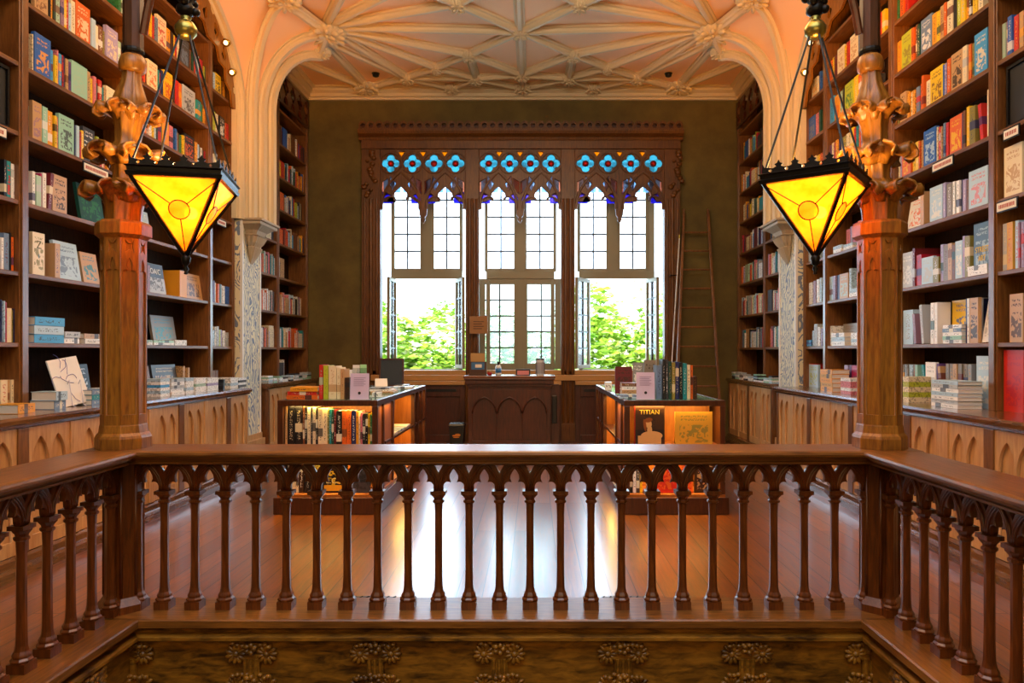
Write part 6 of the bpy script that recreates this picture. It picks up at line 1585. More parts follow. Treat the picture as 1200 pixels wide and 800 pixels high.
# side, shelf, y from, y to, thickness, place in the stack, colour, label
STACKS = [
 (-1, 0, 5.206, 5.396, 0.07, 0, 'oy', 'amber flat book, only in first stack, counter ledge, balcony bay, wall opposite ladder', 1),
 (-1, 0, 5.61, 5.758, 0.07, 0, 'bg', 'blue grey flat book, bottom in first stack, counter ledge, column bay, wall opposite ladder', 1),
 (-1, 0, 5.61, 5.758, 0.07, 1, 'pb', 'pale blue flat book, top in first stack, counter ledge, column bay, wall opposite ladder', 1),
 (-1, 0, 6.069, 6.341, 0.0433, 0, 'bg', 'blue grey flat book, bottom in second stack, counter ledge, column bay, wall opposite ladder', 1),
 (-1, 0, 6.069, 6.341, 0.0433, 1, 'teal', 'teal flat book, second up in second stack, counter ledge, column bay, wall opposite ladder', 1),
 (-1, 0, 6.069, 6.341, 0.0433, 2, 'bg', 'blue grey flat book, top in second stack, counter ledge, column bay, wall opposite ladder', 1),
 (-1, 0, 6.353, 6.467, 0.0325, 0, 'pb', '', 0),
 (-1, 0, 6.353, 6.467, 0.0325, 1, 'W', '', 0),
 (-1, 0, 6.353, 6.467, 0.0325, 2, 'pb', '', 0),
 (-1, 0, 6.353, 6.467, 0.0325, 3, 'W', '', 0),
 (-1, 0, 7.19, 7.374, 0.03, 0, 'W', '', 0),
 (-1, 0, 7.19, 7.374, 0.03, 1, 'pb', '', 0),
 (-1, 0, 7.19, 7.374, 0.03, 2, 'W', '', 0),
 (-1, 0, 7.19, 7.374, 0.03, 3, 'sky', '', 0),
 (-1, 0, 7.19, 7.374, 0.03, 4, 'W', '', 0),
 (-1, 0, 7.19, 7.374, 0.03, 5, 'pb', '', 0),
 (-1, 0, 7.407, 7.687, 0.034, 0, 'W', 'bright white flat book, bottom in second stack, counter ledge, lantern bay, wall opposite ladder', 1),
 (-1, 0, 7.407, 7.687, 0.034, 1, 'W', 'bright white flat book, second up in second stack, counter ledge, lantern bay, wall opposite ladder', 1),
 (-1, 0, 7.407, 7.687, 0.034, 2, 'lg', 'light grey flat book, third up in second stack, counter ledge, lantern bay, wall opposite ladder', 1),
 (-1, 0, 7.407, 7.687, 0.034, 3, 'W', 'bright white flat book, fourth up in second stack, counter ledge, lantern bay, wall opposite ladder', 1),
 (-1, 0, 7.407, 7.687, 0.034, 4, 'lg', 'light grey flat book, top in second stack, counter ledge, lantern bay, wall opposite ladder', 1),
 (-1, 0, 7.723, 7.892, 0.034, 0, 'W', '', 0),
 (-1, 0, 7.723, 7.892, 0.034, 1, 'pb', '', 0),
 (-1, 0, 7.723, 7.892, 0.034, 2, 'W', '', 0),
 (-1, 0, 7.723, 7.892, 0.034, 3, 'W', '', 0),
 (-1, 0, 7.723, 7.892, 0.034, 4, 'pb', '', 0),
 (-1, 0, 7.949, 8.189, 0.032, 0, 'W', '', 0),
 (-1, 0, 7.949, 8.189, 0.032, 1, 'W', '', 0),
 (-1, 0, 7.949, 8.189, 0.032, 2, 'pg', '', 0),
 (-1, 0, 7.949, 8.189, 0.032, 3, 'W', '', 0),
 (-1, 0, 7.949, 8.189, 0.032, 4, 'W', '', 0),
 (-1, 0, 8.23, 8.51, 0.03, 0, 'W', '', 0),
 (-1, 0, 8.23, 8.51, 0.03, 1, 'W', '', 0),
 (-1, 0, 8.23, 8.51, 0.03, 2, 'lil', '', 0),
 (-1, 0, 8.23, 8.51, 0.03, 3, 'W', '', 0),
 (-1, 0, 8.23, 8.51, 0.03, 4, 'W', '', 0),
 (-1, 0, 8.645, 8.69, 0.04, 0, 'k', '', 0),
 (-1, 0, 8.645, 8.69, 0.04, 1, 'dg', '', 0),
 (-1, 0, 8.645, 8.69, 0.04, 2, 'k', '', 0),
 (-1, 0, 8.857, 9.079, 0.0325, 0, 'W', '', 0),
 (-1, 0, 8.857, 9.079, 0.0325, 1, 'pb', '', 0),
 (-1, 0, 8.857, 9.079, 0.0325, 2, 'W', '', 0),
 (-1, 0, 8.857, 9.079, 0.0325, 3, 'W', '', 0),
 (-1, 0, 9.104, 9.339, 0.03, 0, 'dg', '', 0),
 (-1, 0, 9.104, 9.339, 0.03, 1, 'W', '', 0),
 (-1, 0, 9.104, 9.339, 0.03, 2, 'k', '', 0),
 (-1, 0, 9.104, 9.339, 0.03, 3, 'W', '', 0),
 (-1, 1, 5.676, 6.046, 0.07, 0, 'sky', 'sky blue flat book, bottom in first stack, first shelf, column bay, wall opposite ladder', 1),
 (-1, 1, 5.676, 6.046, 0.07, 1, 'pb', 'pale blue flat book, second up in first stack, first shelf, column bay, wall opposite ladder', 1),
 (-1, 1, 5.676, 6.046, 0.07, 2, 'sky', 'sky blue flat book, top in first stack, first shelf, column bay, wall opposite ladder', 1),
 (-1, 1, 6.046, 6.261, 0.05, 0, 'W', 'bright white flat book, bottom in second stack, first shelf, column bay, wall opposite ladder', 1),
 (-1, 1, 6.046, 6.261, 0.05, 1, 'lg', 'light grey flat book, top in second stack, first shelf, column bay, wall opposite ladder', 1),
 (-1, 1, 6.32, 6.607, 0.045, 0, 'w', 'white flat book, bottom in third stack, first shelf, column bay, wall opposite ladder', 1),
 (-1, 1, 6.32, 6.607, 0.045, 1, 'tan', 'tan flat book, top in third stack, first shelf, column bay, wall opposite ladder', 1),
 (-1, 1, 7.284, 7.446, 0.025, 0, 'w', '', 0),
 (-1, 1, 7.284, 7.446, 0.025, 1, 'pg', '', 0),
 (-1, 1, 7.462, 7.885, 0.025, 0, 'W', 'bright white flat book, bottom in second stack, first shelf, lantern bay, wall opposite ladder', 1),
 (-1, 1, 7.462, 7.885, 0.025, 1, 'mint', 'mint flat book, top in second stack, first shelf, lantern bay, wall opposite ladder', 1),
 (-1, 1, 7.904, 8.174, 0.03, 0, 'W', '', 0),
 (-1, 1, 7.904, 8.174, 0.03, 1, 'W', '', 0),
 (1, 0, 5.665, 6.052, 0.0314, 0, 'W', 'bright white flat book, bottom in first stack, counter ledge, column bay, ladder wall', 1),
 (1, 0, 5.665, 6.052, 0.0314, 1, 'lg', 'light grey flat book, second up in first stack, counter ledge, column bay, ladder wall', 1),
 (1, 0, 5.665, 6.052, 0.0314, 2, 'W', 'bright white flat book, third up in first stack, counter ledge, column bay, ladder wall', 1),
 (1, 0, 5.665, 6.052, 0.0314, 3, 'pb', 'pale blue flat book, fourth up in first stack, counter ledge, column bay, ladder wall', 1),
 (1, 0, 5.665, 6.052, 0.0314, 4, 'W', 'bright white flat book, fifth up in first stack, counter ledge, column bay, ladder wall', 1),
 (1, 0, 5.665, 6.052, 0.0314, 5, 'lg', 'light grey flat book, sixth up in first stack, counter ledge, column bay, ladder wall', 1),
 (1, 0, 5.665, 6.052, 0.0314, 6, 'pb', 'pale blue flat book, top in first stack, counter ledge, column bay, ladder wall', 1),
 (1, 0, 6.411, 6.525, 0.046, 0, 'cr', '', 0),
 (1, 0, 6.411, 6.525, 0.046, 1, 'gy', '', 0),
 (1, 0, 6.411, 6.525, 0.046, 2, 'cr', '', 0),
 (1, 0, 6.411, 6.525, 0.046, 3, 'gy', '', 0),
 (1, 0, 6.411, 6.525, 0.046, 4, 'cr', '', 0),
 (1, 0, 7.593, 7.837, 0.034, 0, 'pink', '', 0),
 (1, 0, 7.593, 7.837, 0.034, 1, 'W', '', 0),
 (1, 0, 7.593, 7.837, 0.034, 2, 'pink', '', 0),
 (1, 0, 7.593, 7.837, 0.034, 3, 'pink', '', 0),
 (1, 0, 7.593, 7.837, 0.034, 4, 'W', '', 0),
 (1, 0, 8.053, 8.4, 0.05, 0, 'oy', 'amber flat book, bottom in second stack, counter ledge, lantern bay, ladder wall', 1),
 (1, 0, 8.053, 8.4, 0.05, 1, 'gold', 'golden flat book, second up in second stack, counter ledge, lantern bay, ladder wall', 1),
 (1, 0, 8.053, 8.4, 0.05, 2, 'oy', 'amber flat book, third up in second stack, counter ledge, lantern bay, ladder wall', 1),
 (1, 0, 8.053, 8.4, 0.05, 3, 'gold', 'golden flat book, fourth up in second stack, counter ledge, lantern bay, ladder wall', 1),
 (1, 0, 8.053, 8.4, 0.05, 4, 'oy', 'amber flat book, top in second stack, counter ledge, lantern bay, ladder wall', 1),
 (1, 1, 5.979, 6.265, 0.032, 0, 'W', 'bright white flat book, bottom in first stack, first shelf, column bay, ladder wall', 1),
 (1, 1, 5.979, 6.265, 0.032, 1, 'mint', 'mint flat book, second up in first stack, first shelf, column bay, ladder wall', 1),
 (1, 1, 5.979, 6.265, 0.032, 2, 'W', 'bright white flat book, third up in first stack, first shelf, column bay, ladder wall', 1),
 (1, 1, 5.979, 6.265, 0.032, 3, 'bg', 'blue grey flat book, fourth up in first stack, first shelf, column bay, ladder wall', 1),
 (1, 1, 5.979, 6.265, 0.032, 4, 'W', 'bright white flat book, top in first stack, first shelf, column bay, ladder wall', 1),
 (1, 1, 7.831, 8.062, 0.035, 0, 'W', '', 0),
 (1, 1, 7.831, 8.062, 0.035, 1, 'pb', '', 0),
 (1, 1, 7.831, 8.062, 0.035, 2, 'W', '', 0),
 (1, 1, 7.831, 8.062, 0.035, 3, 'W', '', 0),
 (1, 1, 8.216, 8.592, 0.05, 0, 'W', 'bright white flat book, bottom in second stack, first shelf, lantern bay, ladder wall', 1),
 (1, 1, 8.216, 8.592, 0.05, 1, 'pb', 'pale blue flat book, second up in second stack, first shelf, lantern bay, ladder wall', 1),
 (1, 1, 8.216, 8.592, 0.05, 2, 'W', 'bright white flat book, top in second stack, first shelf, lantern bay, ladder wall', 1),
 (1, 1, 9.225, 9.37, 0.0267, 0, 'sky', '', 0),
 (1, 1, 9.225, 9.37, 0.0267, 1, 'blue', '', 0),
 (1, 1, 9.225, 9.37, 0.0267, 2, 'sky', '', 0),
 (1, 2, 5.631, 5.896, 0.04, 0, 'W', 'bright white flat book, bottom in first stack, second shelf, column bay, ladder wall', 1),
 (1, 2, 5.631, 5.896, 0.04, 1, 'W', 'bright white flat book, top in first stack, second shelf, column bay, ladder wall', 1),
 (1, 2, 7.872, 8.106, 0.045, 0, 'W', '', 0),
 (1, 2, 7.872, 8.106, 0.045, 1, 'pb', '', 0),
 (1, 3, 8.019, 8.262, 0.03, 0, 'W', '', 0),
 (1, 3, 8.019, 8.262, 0.03, 1, 'pb', '', 0),
 (1, 3, 8.307, 8.543, 0.04, 0, 'W', '', 0),
 (1, 3, 8.307, 8.543, 0.04, 1, 'pb', '', 0),
]
def lin(c): return srgb(CC[c])
BOOKGROUP = None
def book_mesh(w, d, h, name='book'):
    """spine toward -y, front cover toward +x side; stands on z=0"""
    bm = BM(); t = min(.004, w * .18)
    box(bm, -w / 2, -w / 2 + t, -d / 2, d / 2, 0, h); box(bm, w / 2 - t, w / 2, -d / 2, d / 2, 0, h); box(bm, -w / 2 + t, w / 2 - t, -d / 2, -d / 2 + t, 0, h)
    box(bm, -w / 2 + t, w / 2 - t, -d / 2 + t, d / 2 - .005, .004, h - .004, mi=1)
    bmesh.ops.recalc_face_normals(bm, faces=bm.faces)
    me = bpy.data.meshes.new(name); bm.to_mesh(me); bm.free(); me.materials.append(M_BOOK); me.materials.append(M_PAPER)
    return me
def put_book(w, d, h, loc, rot, col, c2, label, faced, name='book', group=None):
    o = bpy.data.objects.new(name, book_mesh(w, d, h)); COL.objects.link(o)
    o.location = loc; o.rotation_euler = rot; o.color = col
    o['c2'] = [c2[0], c2[1], c2[2]]; o['faced'] = float(faced)
    if label: tag(o, label, 'book', group)
    return o
rb = random.Random(11)
def contrast(c):
    l = .3 * c[0] + .6 * c[1] + .1 * c[2]
    return (.02, .02, .03, 1) if l > .25 else (.85, .8, .6, 1)
REST = []
def shelf_group(s, l): return 'books on the long bookcase ' + ('across from the ladder' if s < 0 else 'on the ladder wall')
# face-out books are modelled turned: the wide board faces the room
for (s, l, ya, yb, h, k, c, c2, label, keep) in BOOKS:
    z = LV[l] + .001; w = yb - ya; fu = FX + .03 + rb.uniform(0, .02)
    if l == 0: fu -= .0
    col = lin(c); sc = lin(c2) if c2 else lin(rb.choice(['navy', 'mar', 'cr', 'w', 'oy', 'k', 'lg', 'br', 'r', 'dgn']))
    yc = (ya + yb) / 2
    behind = l > 0 and any(q[0] == s and q[1] == l and q[2] < yb - .01 and q[3] > ya + .01 for q in STACKS)
    if behind: fu = FX + .165
    h = min(h, .468)
    if not keep:
        REST.append((s, fu, ya, yb, z, h, col)); continue
    grp = shelf_group(s, l)
    if k in 'cl':
        th = .03; tilt = R(9) if k == 'l' else 0
        u = fu + th / 2 + (.03 if k == 'l' else 0)
        o = put_book(w - .004, th, h, (U2X(u, s), yc, z + (.004 if k == 'l' else 0)), (-tilt if True else 0, 0, R(90) if s < 0 else R(-90)), col, sc, label, 1, group=grp)
    elif k == 't':
        d = .2; tl = R(7)
        ww = min(w, .04); o = put_book(ww, d, h * .95, (U2X(fu + d / 2, s), yc - .01, z + .004), (0, (tl if s < 0 else -tl), R(90) if s < 0 else R(-90)), col, sc, label, 0, group=grp)
    else:
        near = l > 0 and any(q[0] == s and q[1] == l and q[2] < yb + .3 and q[3] > ya - .3 for q in STACKS)
        d = min(.12 if near else .24, h * .75); o = put_book(w - .002, d, h, (U2X(fu + d / 2, s), yc, z), (0, 0, R(90) if s < 0 else R(-90)), col, sc, label, 0, group=grp)
for (s, l, ya, yb, th, q, c, label, keep) in STACKS:
    u = (FX - .20) if l == 0 else FX + .012
    d = .20 if l == 0 else .145
    z = LV[l] + .001 + th * q; col = lin(c); w = yb - ya
    j = rb.uniform(-.006, .006); jy = rb.uniform(-.006, .006)
    if not keep:
        REST.append((s, u, ya, yb, z, th, col)); continue
    # a flat book: stands turned on its side, spine toward the room
    o = put_book(th - .001, d, w - .012, (U2X(u + d / 2 + j, s), (yb if s < 0 else ya) + jy - (.006 if s < 0 else -.006), z + th / 2), (0, 0, 0), col, contrast(col), label, 0, group=shelf_group(s, l))
    o.rotation_euler = Matrix(((0, s * 1.0, 0), (0, 0, -1.0 if s < 0 else 1.0), (1.0 if s < 0 else 1.0, 0, 0))).to_euler() if False else (0, 0, 0)
    # axes: book x (thickness) -> world z, book y (spine at -y) -> away from the room, book z (height) -> along the wall
    X = Vector((0, 0, 1)); Y = Vector((s, 0, 0)); Z = X.cross(Y)
    m = Matrix((X, Y, Z)).transposed()
    o.rotation_euler = m.to_euler()
    ystart = ya + .006 if Z.y > 0 else yb - .006
    o.location = (U2X(u + d / 2 + j, s), ystart + jy, z + th / 2)
# the remaining books, smaller in view: the alcove rows and what the long bookcases hold besides
bm = BM(); cl = bm.loops.layers.color.new('col')
def rest_box(x0, x1, y0, y1, z0, z1, col):
    v = box(bm, x0, x1, y0, y1, z0, z1)
    fs = {f for q in v for f in q.link_faces}
    for f in fs:
        for lp in f.loops: lp[cl] = (*[q ** (1 / 2.2) for q in col[:3]], 1)
for (s, fu, ya, yb, z, h, col) in REST:
    a, b = sx(fu, min(fu + .2, BX - .03), s); rest_box(a, b, ya + .001, yb - .001, z, z + h, col)
WARMC = ['red', 'or_', 'oy', 'y', 'cr', 'tan', 'br', 'blue', 'navy', 'pb', 'dgn', 'k', 'w', 'crim', 'sky', 'mar', 'dg', 'cream', 'gy', 'teal']
PALEC = ['w', 'W', 'lg', 'pb', 'cr', 'tan', 'or_', 'k', 'bg', 'lil', 'pink', 'teal', 'dg', 'w', 'cr', 'mauve', 'red', 'pg']
ra = random.Random(4)
for s in (-1, 1):
    for (y0, y1) in ((10.22, 11.02), (11.10, 12.42)):
        for l in range(0, 8):
            z = LV[l]
            if l == 0:
                if s < 0 and y0 > 11: ys, ye = y0 + .05, y0 + .35
                else: continue
            elif l == 8: continue
            else: ys, ye = y0 + .02 + (0 if l != 1 else .0), y1 - ra.choice([.02, .02, .12])
            y = ys
            pal = WARMC if l >= 4 else PALEC
            if l == 3 and s < 0 and y0 > 11: ye = y0 + .35
            while y < ye - .02:
                w = min(ra.uniform(.018, .055), ye - y); h = ra.uniform(.24, .33) if l < 4 else ra.uniform(.22, .32)
                if ra.random() < .08: w = min(.19, ye - y)
                a, b = sx(FX + .03 + ra.uniform(0, .02), FX + .23, s); rest_box(a, b, y + .001, y + w - .001, z, z + h, lin(ra.choice(pal))); y += w
    # little piles on the alcove ledge
    y = 10.25
    while y < 12.3:
        w = ra.uniform(.14, .2); n = ra.randint(3, 5)
        for q in range(n):
            a, b = sx(3.60, 3.74, s); rest_box(a, b, y, y + w, LV[0] + .022 * q, LV[0] + .022 * q + .020, lin(ra.choice(['W', 'pb', 'W', 'lg', 'k', 'W', 'mint'])))
        y += w + ra.uniform(.03, .12)
m, nt, p = new('book_cover_mixed'); at = N(nt, 'ShaderNodeVertexColor', layer_name='col'); tcx = N(nt, 'ShaderNodeTexCoord'); nn = N(nt, 'ShaderNodeTexNoise', Scale=60.0, Detail=1.0)
mxx = N(nt, 'ShaderNodeMix', data_type='RGBA', blend_type='MULTIPLY'); rmp = N(nt, 'ShaderNodeValToRGB'); rmp.color_ramp.elements[0].position = .42; rmp.color_ramp.elements[0].color = (.35, .35, .35, 1); rmp.color_ramp.elements[1].position = .46
nt.links.new(tcx.outputs['Object'], nn.inputs[0]); nt.links.new(nn.outputs['Fac'], rmp.inputs[0]); mxx.inputs[0].default_value = .7
nt.links.new(at.outputs[0], mxx.inputs[6]); nt.links.new(rmp.outputs[0], mxx.inputs[7]); nt.links.new(mxx.outputs[2], p.inputs['Base Color']); p.inputs['Roughness'].default_value = .45
o = obj('distant_books', bm, m); o['kind'] = 'stuff'; tag(o, 'rows of smaller and farther books on the alcove shelves and between the larger ones', 'books')

# writing on two of the shelved books
def find(label_start):
    for o in bpy.data.objects:
        if o.get('label', '').startswith(label_start): return o
def lettering(o, lines, size, mat, z0, dz, sxx=1.0):
    for i, s in enumerate(lines):
        w, d, h = o.dimensions
        text('title_lettering', s, size, mat, o, (0, -d / 2 - .002, z0 - i * dz), (R(90), 0, 0), .0008, sxx)
M_TY = plain('lettering_yellow', 'e8c010', .5); M_TW = plain('lettering_white', 'f2f2ea', .5); M_TK = plain('lettering_black', '15151a', .5)
for (s, l, ya, yb, h, k, c, c2, label, keep) in BOOKS:
    if not keep: continue
    if s == -1 and l == 2 and c == 'lg' and k == 'l':
        o = find(label); lettering(o, ['NOA/C'], .085, M_TW, .235, .05)
        b = BM(); w = yb - ya; box(b, -w / 2 + .004, w / 2 - .004, -.0165, -.0155, .17, h - .002); obj('cover_band', b, plain('cover_band_dark', '3a4048', .4), o, local=True)
    if s == -1 and l == 2 and c == 'cr' and k == 'c':
        o = find(label); lettering(o, ['Z'], .09, plain('lettering_olive', '5a5a20', .5), .24, .05); lettering(o, ['1'], .05, plain('lettering_teal', '2a90b0', .5), .15, .05)
# the large dark art book, a pale book under it
B = put_book(.215, .035, .375, (U2X(FX + .03 + .018, 1), 5.73, LV[2] + .042), (0, 0, R(-90)), srgb('4a6478'), srgb('a8bcc4'), 'dark slate art book with big yellow lettering, standing on a flat white book, ladder wall', 1)
lettering(B, ['STREET', 'ART'], .066, M_TY, .16, .07, .8)
for q in range(1):
    o = None
# ---- two drawing stands on the ledge (white drawing)
t = thing('framed_drawing', 'white sheet with a pale violet line drawing, tilted on a clear stand on the ledge', 'picture', (U2X(3.62, -1), 5.98, LV[0]), R(78))
bm = BM(); box(bm, -.15, .15, -.006, .006, 0, .40); bm.transform(Matrix.Translation((.0, 0, .015)) @ Matrix.Rotation(R(-14), 4, 'X') @ Matrix.Rotation(R(-8), 4, 'Y')); obj('sheet', bm, plain('sheet_white', 'eceae6', .4), t, local=True)
bm = BM(); rr = random.Random(8)
for k in range(7):
    x = rr.uniform(-.09, .09); z = rr.uniform(.1, .33); pts = []; a = rr.uniform(0, 6)
    for q in range(9): pts.append((x, -.009, z)); a += rr.uniform(-.2, .7); x += .018 * math.cos(a); z += .018 * math.sin(a)
    tube(bm, pts, .0022, 4)
bm.transform(Matrix.Translation((.0, 0, .015)) @ Matrix.Rotation(R(-14), 4, 'X') @ Matrix.Rotation(R(-8), 4, 'Y')); obj('drawn_lines', bm, plain('line_violet', '7a78b8', .6), t, local=True)
bm = BM(); tube(bm, [(-.05, -.04, 0), (-.05, -.012, .015), (-.05, .02, .22), (-.05, .13, 0)], .004, 6); tube(bm, [(.06, -.04, 0), (.06, -.012, .015), (.06, .02, .22), (.06, .13, 0)], .004, 6); obj('clear_stand', bm, plain('clear_plastic', 'd8d8e8', .15), t, local=True)

# ================================================================== BOOKS AND THINGS ON THE TWO DISPLAY TABLES
TG = 1.0865
def tb(px0, px1, y, hh, z, c, label, c2=None, faced=0, d=.20, name='book', rz=0, th=None, grp=None):
    s_ = 840 / y; x0, x1 = (px0 - 626) / s_, (px1 - 626) / s_
    col = lin(c); sc = lin(c2) if c2 else contrast(col)
    w = x1 - x0
    return put_book(w - .002, (th or d), hh, ((x0 + x1) / 2, y + (th or d) / 2, z), (0, 0, rz), col, sc, label, faced, name, grp)
G1 = 'art books in the front shelf of the wastebin-side table'
row = [(334, 336.5, .38, 'tan'), (336.8, 345.4, .385, 'k', 'cr'), (345.8, 354.5, .385, 'k', 'cr'), (354.8, 357, .38, 'br'), (357.2, 359.6, .38, 'k'), (360, 364, .37, 'cr'), (364.2, 366.2, .37, 'dg'), (366.4, 369.7, .37, 'cr'), (369.9, 372.4, .365, 'k'),
       (372.7, 378, .36, 'cr'), (378.2, 383.5, .36, 'cream'), (383.7, 385.5, .35, 'ol'), (385.7, 388.2, .35, 'teal'), (388.4, 391, .35, 'dgn'), (391.3, 393.8, .35, 'mar'), (394, 400.5, .34, 'k'), (400.8, 406, .34, 'or_', 'br'), (406.3, 411.6, .34, 'or_', 'dbr'),
       (411.9, 417, .34, 'navy'), (417.2, 420, .33, 'oy'), (420.2, 422.2, .33, 'cr'), (422.4, 424.6, .32, 'pink'), (424.9, 428, .31, 'k'), (428.2, 431, .31, 'k'), (431.2, 433.5, .31, 'y'), (433.7, 435.8, .30, 'g')]
ORDW = 'first second third fourth fifth sixth seventh eighth ninth tenth eleventh twelfth thirteenth fourteenth fifteenth sixteenth seventeenth eighteenth nineteenth twentieth twenty-first twenty-second twenty-third twenty-fourth twenty-fifth twenty-sixth'.split()
NMW = dict(k='black', cr='cream', cream='cream', tan='tan', br='brown', dg='charcoal', ol='olive', teal='teal', dgn='dark green', mar='maroon', or_='orange', navy='navy', oy='amber', pink='pink', y='yellow', g='green', W='white', w='white', blue='blue', gy='lime', pb='pale blue', sky='sky blue', lil='lilac', grey='grey', dbr='dark brown', red='red', bg='blue grey', gold='golden')
for i, r in enumerate(row):
    tb(r[0], r[1], 6.91 + .01 * (i % 3), r[2], .6415, r[3], '%s book spine, %s along the upper front shelf of the wastebin-side table' % (NMW[r[3]], ORDW[i]), r[4] if len(r) > 4 else None, grp=G1)
low = [(336, 342, .33, 'k'), (342.3, 346.5, .33, 'cr'), (347, 350, .34, 'cr'), (350.3, 356, .34, 'dbr'), (356.5, 364, .32, 'k'), (364.5, 371, .33, 'ol')]
for i, r in enumerate(low):
    tb(r[0], r[1], 6.93, r[2], .1865, r[3], '%s book spine, %s along the lower front shelf of the wastebin-side table' % (NMW[r[3]], ORDW[i]), grp='books in the lower front shelf of the wastebin-side table')
b = tb(377, 407, 6.93, .34, .1865, 'k', 'black face-out book with yellow figure and lettering on the lower shelf', 'y', 1, th=.03); lettering(b, ['L.G.B'], .075, plain('lettering_cream', 'f0dc90', .5), .115, .05)
bb = BM(); box(bb, -.10, .10, -.018, -.0155, .02, .075); obj('cover_band', bb, plain('cover_band_gold', 'd8a020', .4), b, local=True)
tb(410, 434, 6.93, .34, .1865, 'dg', 'dark face-out book beside the yellow lettered one on the lower shelf', 'k', 1, th=.03)
# on the top, wastebin side
def flat(px0, px1, y, z, th, d, c, label, rz=0, name='book'):
    s_ = 840 / y; x0, x1 = (px0 - 626) / s_, (px1 - 626) / s_; w = x1 - x0; col = lin(c)
    o = put_book(th - .001, d, w, (0, 0, 0), (0, 0, 0), col, contrast(col), label, 0, name)
    X = Vector((0, 0, 1)); Y = Vector((math.sin(-rz), math.cos(rz), 0)); Z = X.cross(Y); o.rotation_euler = Matrix((X, Y, Z)).transposed().to_euler()
    c_ = Vector(((x0 + x1) / 2, y + d / 2, z + th / 2)); o.location = c_ - Z * w / 2
    return o
flat(336, 372, 6.95, TG, .042, .24, 'or_', 'bottom bright orange book of the pile on the table corner')
flat(337, 371, 6.96, TG + .042, .036, .24, 'red', 'middle red book of the pile on the table corner')
flat(340, 372, 6.95, TG + .078, .042, .23, 'oy', 'top amber book of the pile on the table corner')
for (a, b_, hh, c, c2, lb) in ((374, 378.6, .335, 'red', 'pg', 'red and green spine standing beside the orange pile'), (379, 384.6, .33, 'gy', 'ol', 'lime yellow spine standing on the table, second beside the orange pile'), (385, 394.3, .325, 'cr', 'tan', 'thick patterned cream and gold book standing among the table books'),
                           (394.6, 398.8, .31, 'cr', 'tan', 'cream spine next to the thick patterned book'), (399, 403.5, .295, 'tan', 'br', 'tan spine before the short dark book'), (404, 409.5, .21, 'dbr', 'k', 'short dark brown book beside the lilac sign')):
    tb(a, b_, 7.0, hh, TG, c, lb + ', wastebin-side table', c2, 0)
def sign(px0, px1, y, hh, label, tx):
    s_ = 840 / y; x0, x1 = (px0 - 626) / s_, (px1 - 626) / s_; w = x1 - x0
    t = thing('acrylic_sign', label, 'sign', ((x0 + x1) / 2, y, TG), 0)
    bm = BM(); box(bm, -w / 2, w / 2, 0, .004, .004, hh); bm.transform(Matrix.Rotation(R(-6), 4, 'X')); obj('sign_sheet', bm, plain('lilac_paper', 'cfc0de', .4), t, local=True)
    bm = BM()
    for k in range(6): box(bm, -w * .32, w * (.32 - .1 * (k % 2)), -.002, 0, hh * (.82 - .06 * k), hh * (.83 - .06 * k) + .002)
    bm.transform(Matrix.Rotation(R(-6), 4, 'X')); obj('sign_text_lines', bm, plain('sign_grey', '8a80a0', .5), t, local=True)
    bm = BM(); lathe(bm, [(.014, 0), (.014, .002)], n=14); bm.transform(Matrix.Rotation(R(-6), 4, 'X') @ Matrix.Translation((0, -.001, hh * .25)) @ Matrix.Rotation(R(90), 4, 'X')); obj('round_emblem', bm, M_TK, t, local=True)
    bm = BM(); box(bm, -w / 2 - .004, w / 2 + .004, -.01, .07, 0, .004); obj('stand_foot', bm, plain('clear_plastic', 'd8d8e8', .15), t, local=True)
sign(410, 432, 6.93, .255, 'lilac paper sign in a clear stand on the wastebin-side table', 0)
sign(746, 767.5, 6.95, .265, 'lilac paper sign in a clear stand in front of the books on the ladder-side table', 0)
t = thing('leaflet_holder', 'clear plastic leaflet holder with a green leaflet behind the lilac sign', 'leaflet holder', ((421 - 626) / 116., 7.25, TG))
bm = BM(); box(bm, -.075, .075, 0, .003, 0, .30); box(bm, -.075, .075, .05, .053, 0, .22); box(bm, -.075, .075, .003, .05, 0, .003); obj('clear_holder', bm, mk_glass('clear_acrylic', (.9, .93, .93, 1), .12), t, local=True)
bm = BM(); box(bm, .005, .07, .01, .014, .004, .335); obj('green_leaflet', bm, plain('leaflet_green', 'a8e0a0', .5), t, local=True)
bm = BM(); box(bm, -.07, .0, .01, .014, .004, .33); obj('white_leaflet', bm, M_WHITE, t, local=True)
t = thing('leaflet_stack', 'white leaflets standing behind the short dark book on the wastebin-side table', 'leaflets', ((407 - 626) / 115., 7.3, TG))
bm = BM(); box(bm, -.06, .06, 0, .03, 0, .28); obj('leaflet', bm, M_WHITE, t, local=True); bm = BM(); box(bm, -.02, .075, .035, .05, 0, .245); obj('leaflet', bm, M_PAPER, t, local=True)
t = thing('picture_frame', 'dark framed board standing at the window end of the wastebin-side table', 'frame', (-1.915, 9.6, TG), 0)
bm = BM(); box(bm, -.16, .16, 0, .015, 0, .37); bm.transform(Matrix.Rotation(R(-5), 4, 'X')); obj('dark_board', bm, plain('board_slate', '3a4048', .2, bump=.3), t, local=True)
bm = BM()
for q in ((-.165, -.145, 0, .375), (.145, .165, 0, .375), (-.145, .145, 0, .02), (-.145, .145, .355, .375)): box(bm, q[0], q[1], -.006, .02, q[2], q[3])
bm.transform(Matrix.Rotation(R(-5), 4, 'X')); obj('frame_border', bm, W_DARK, t, local=True)
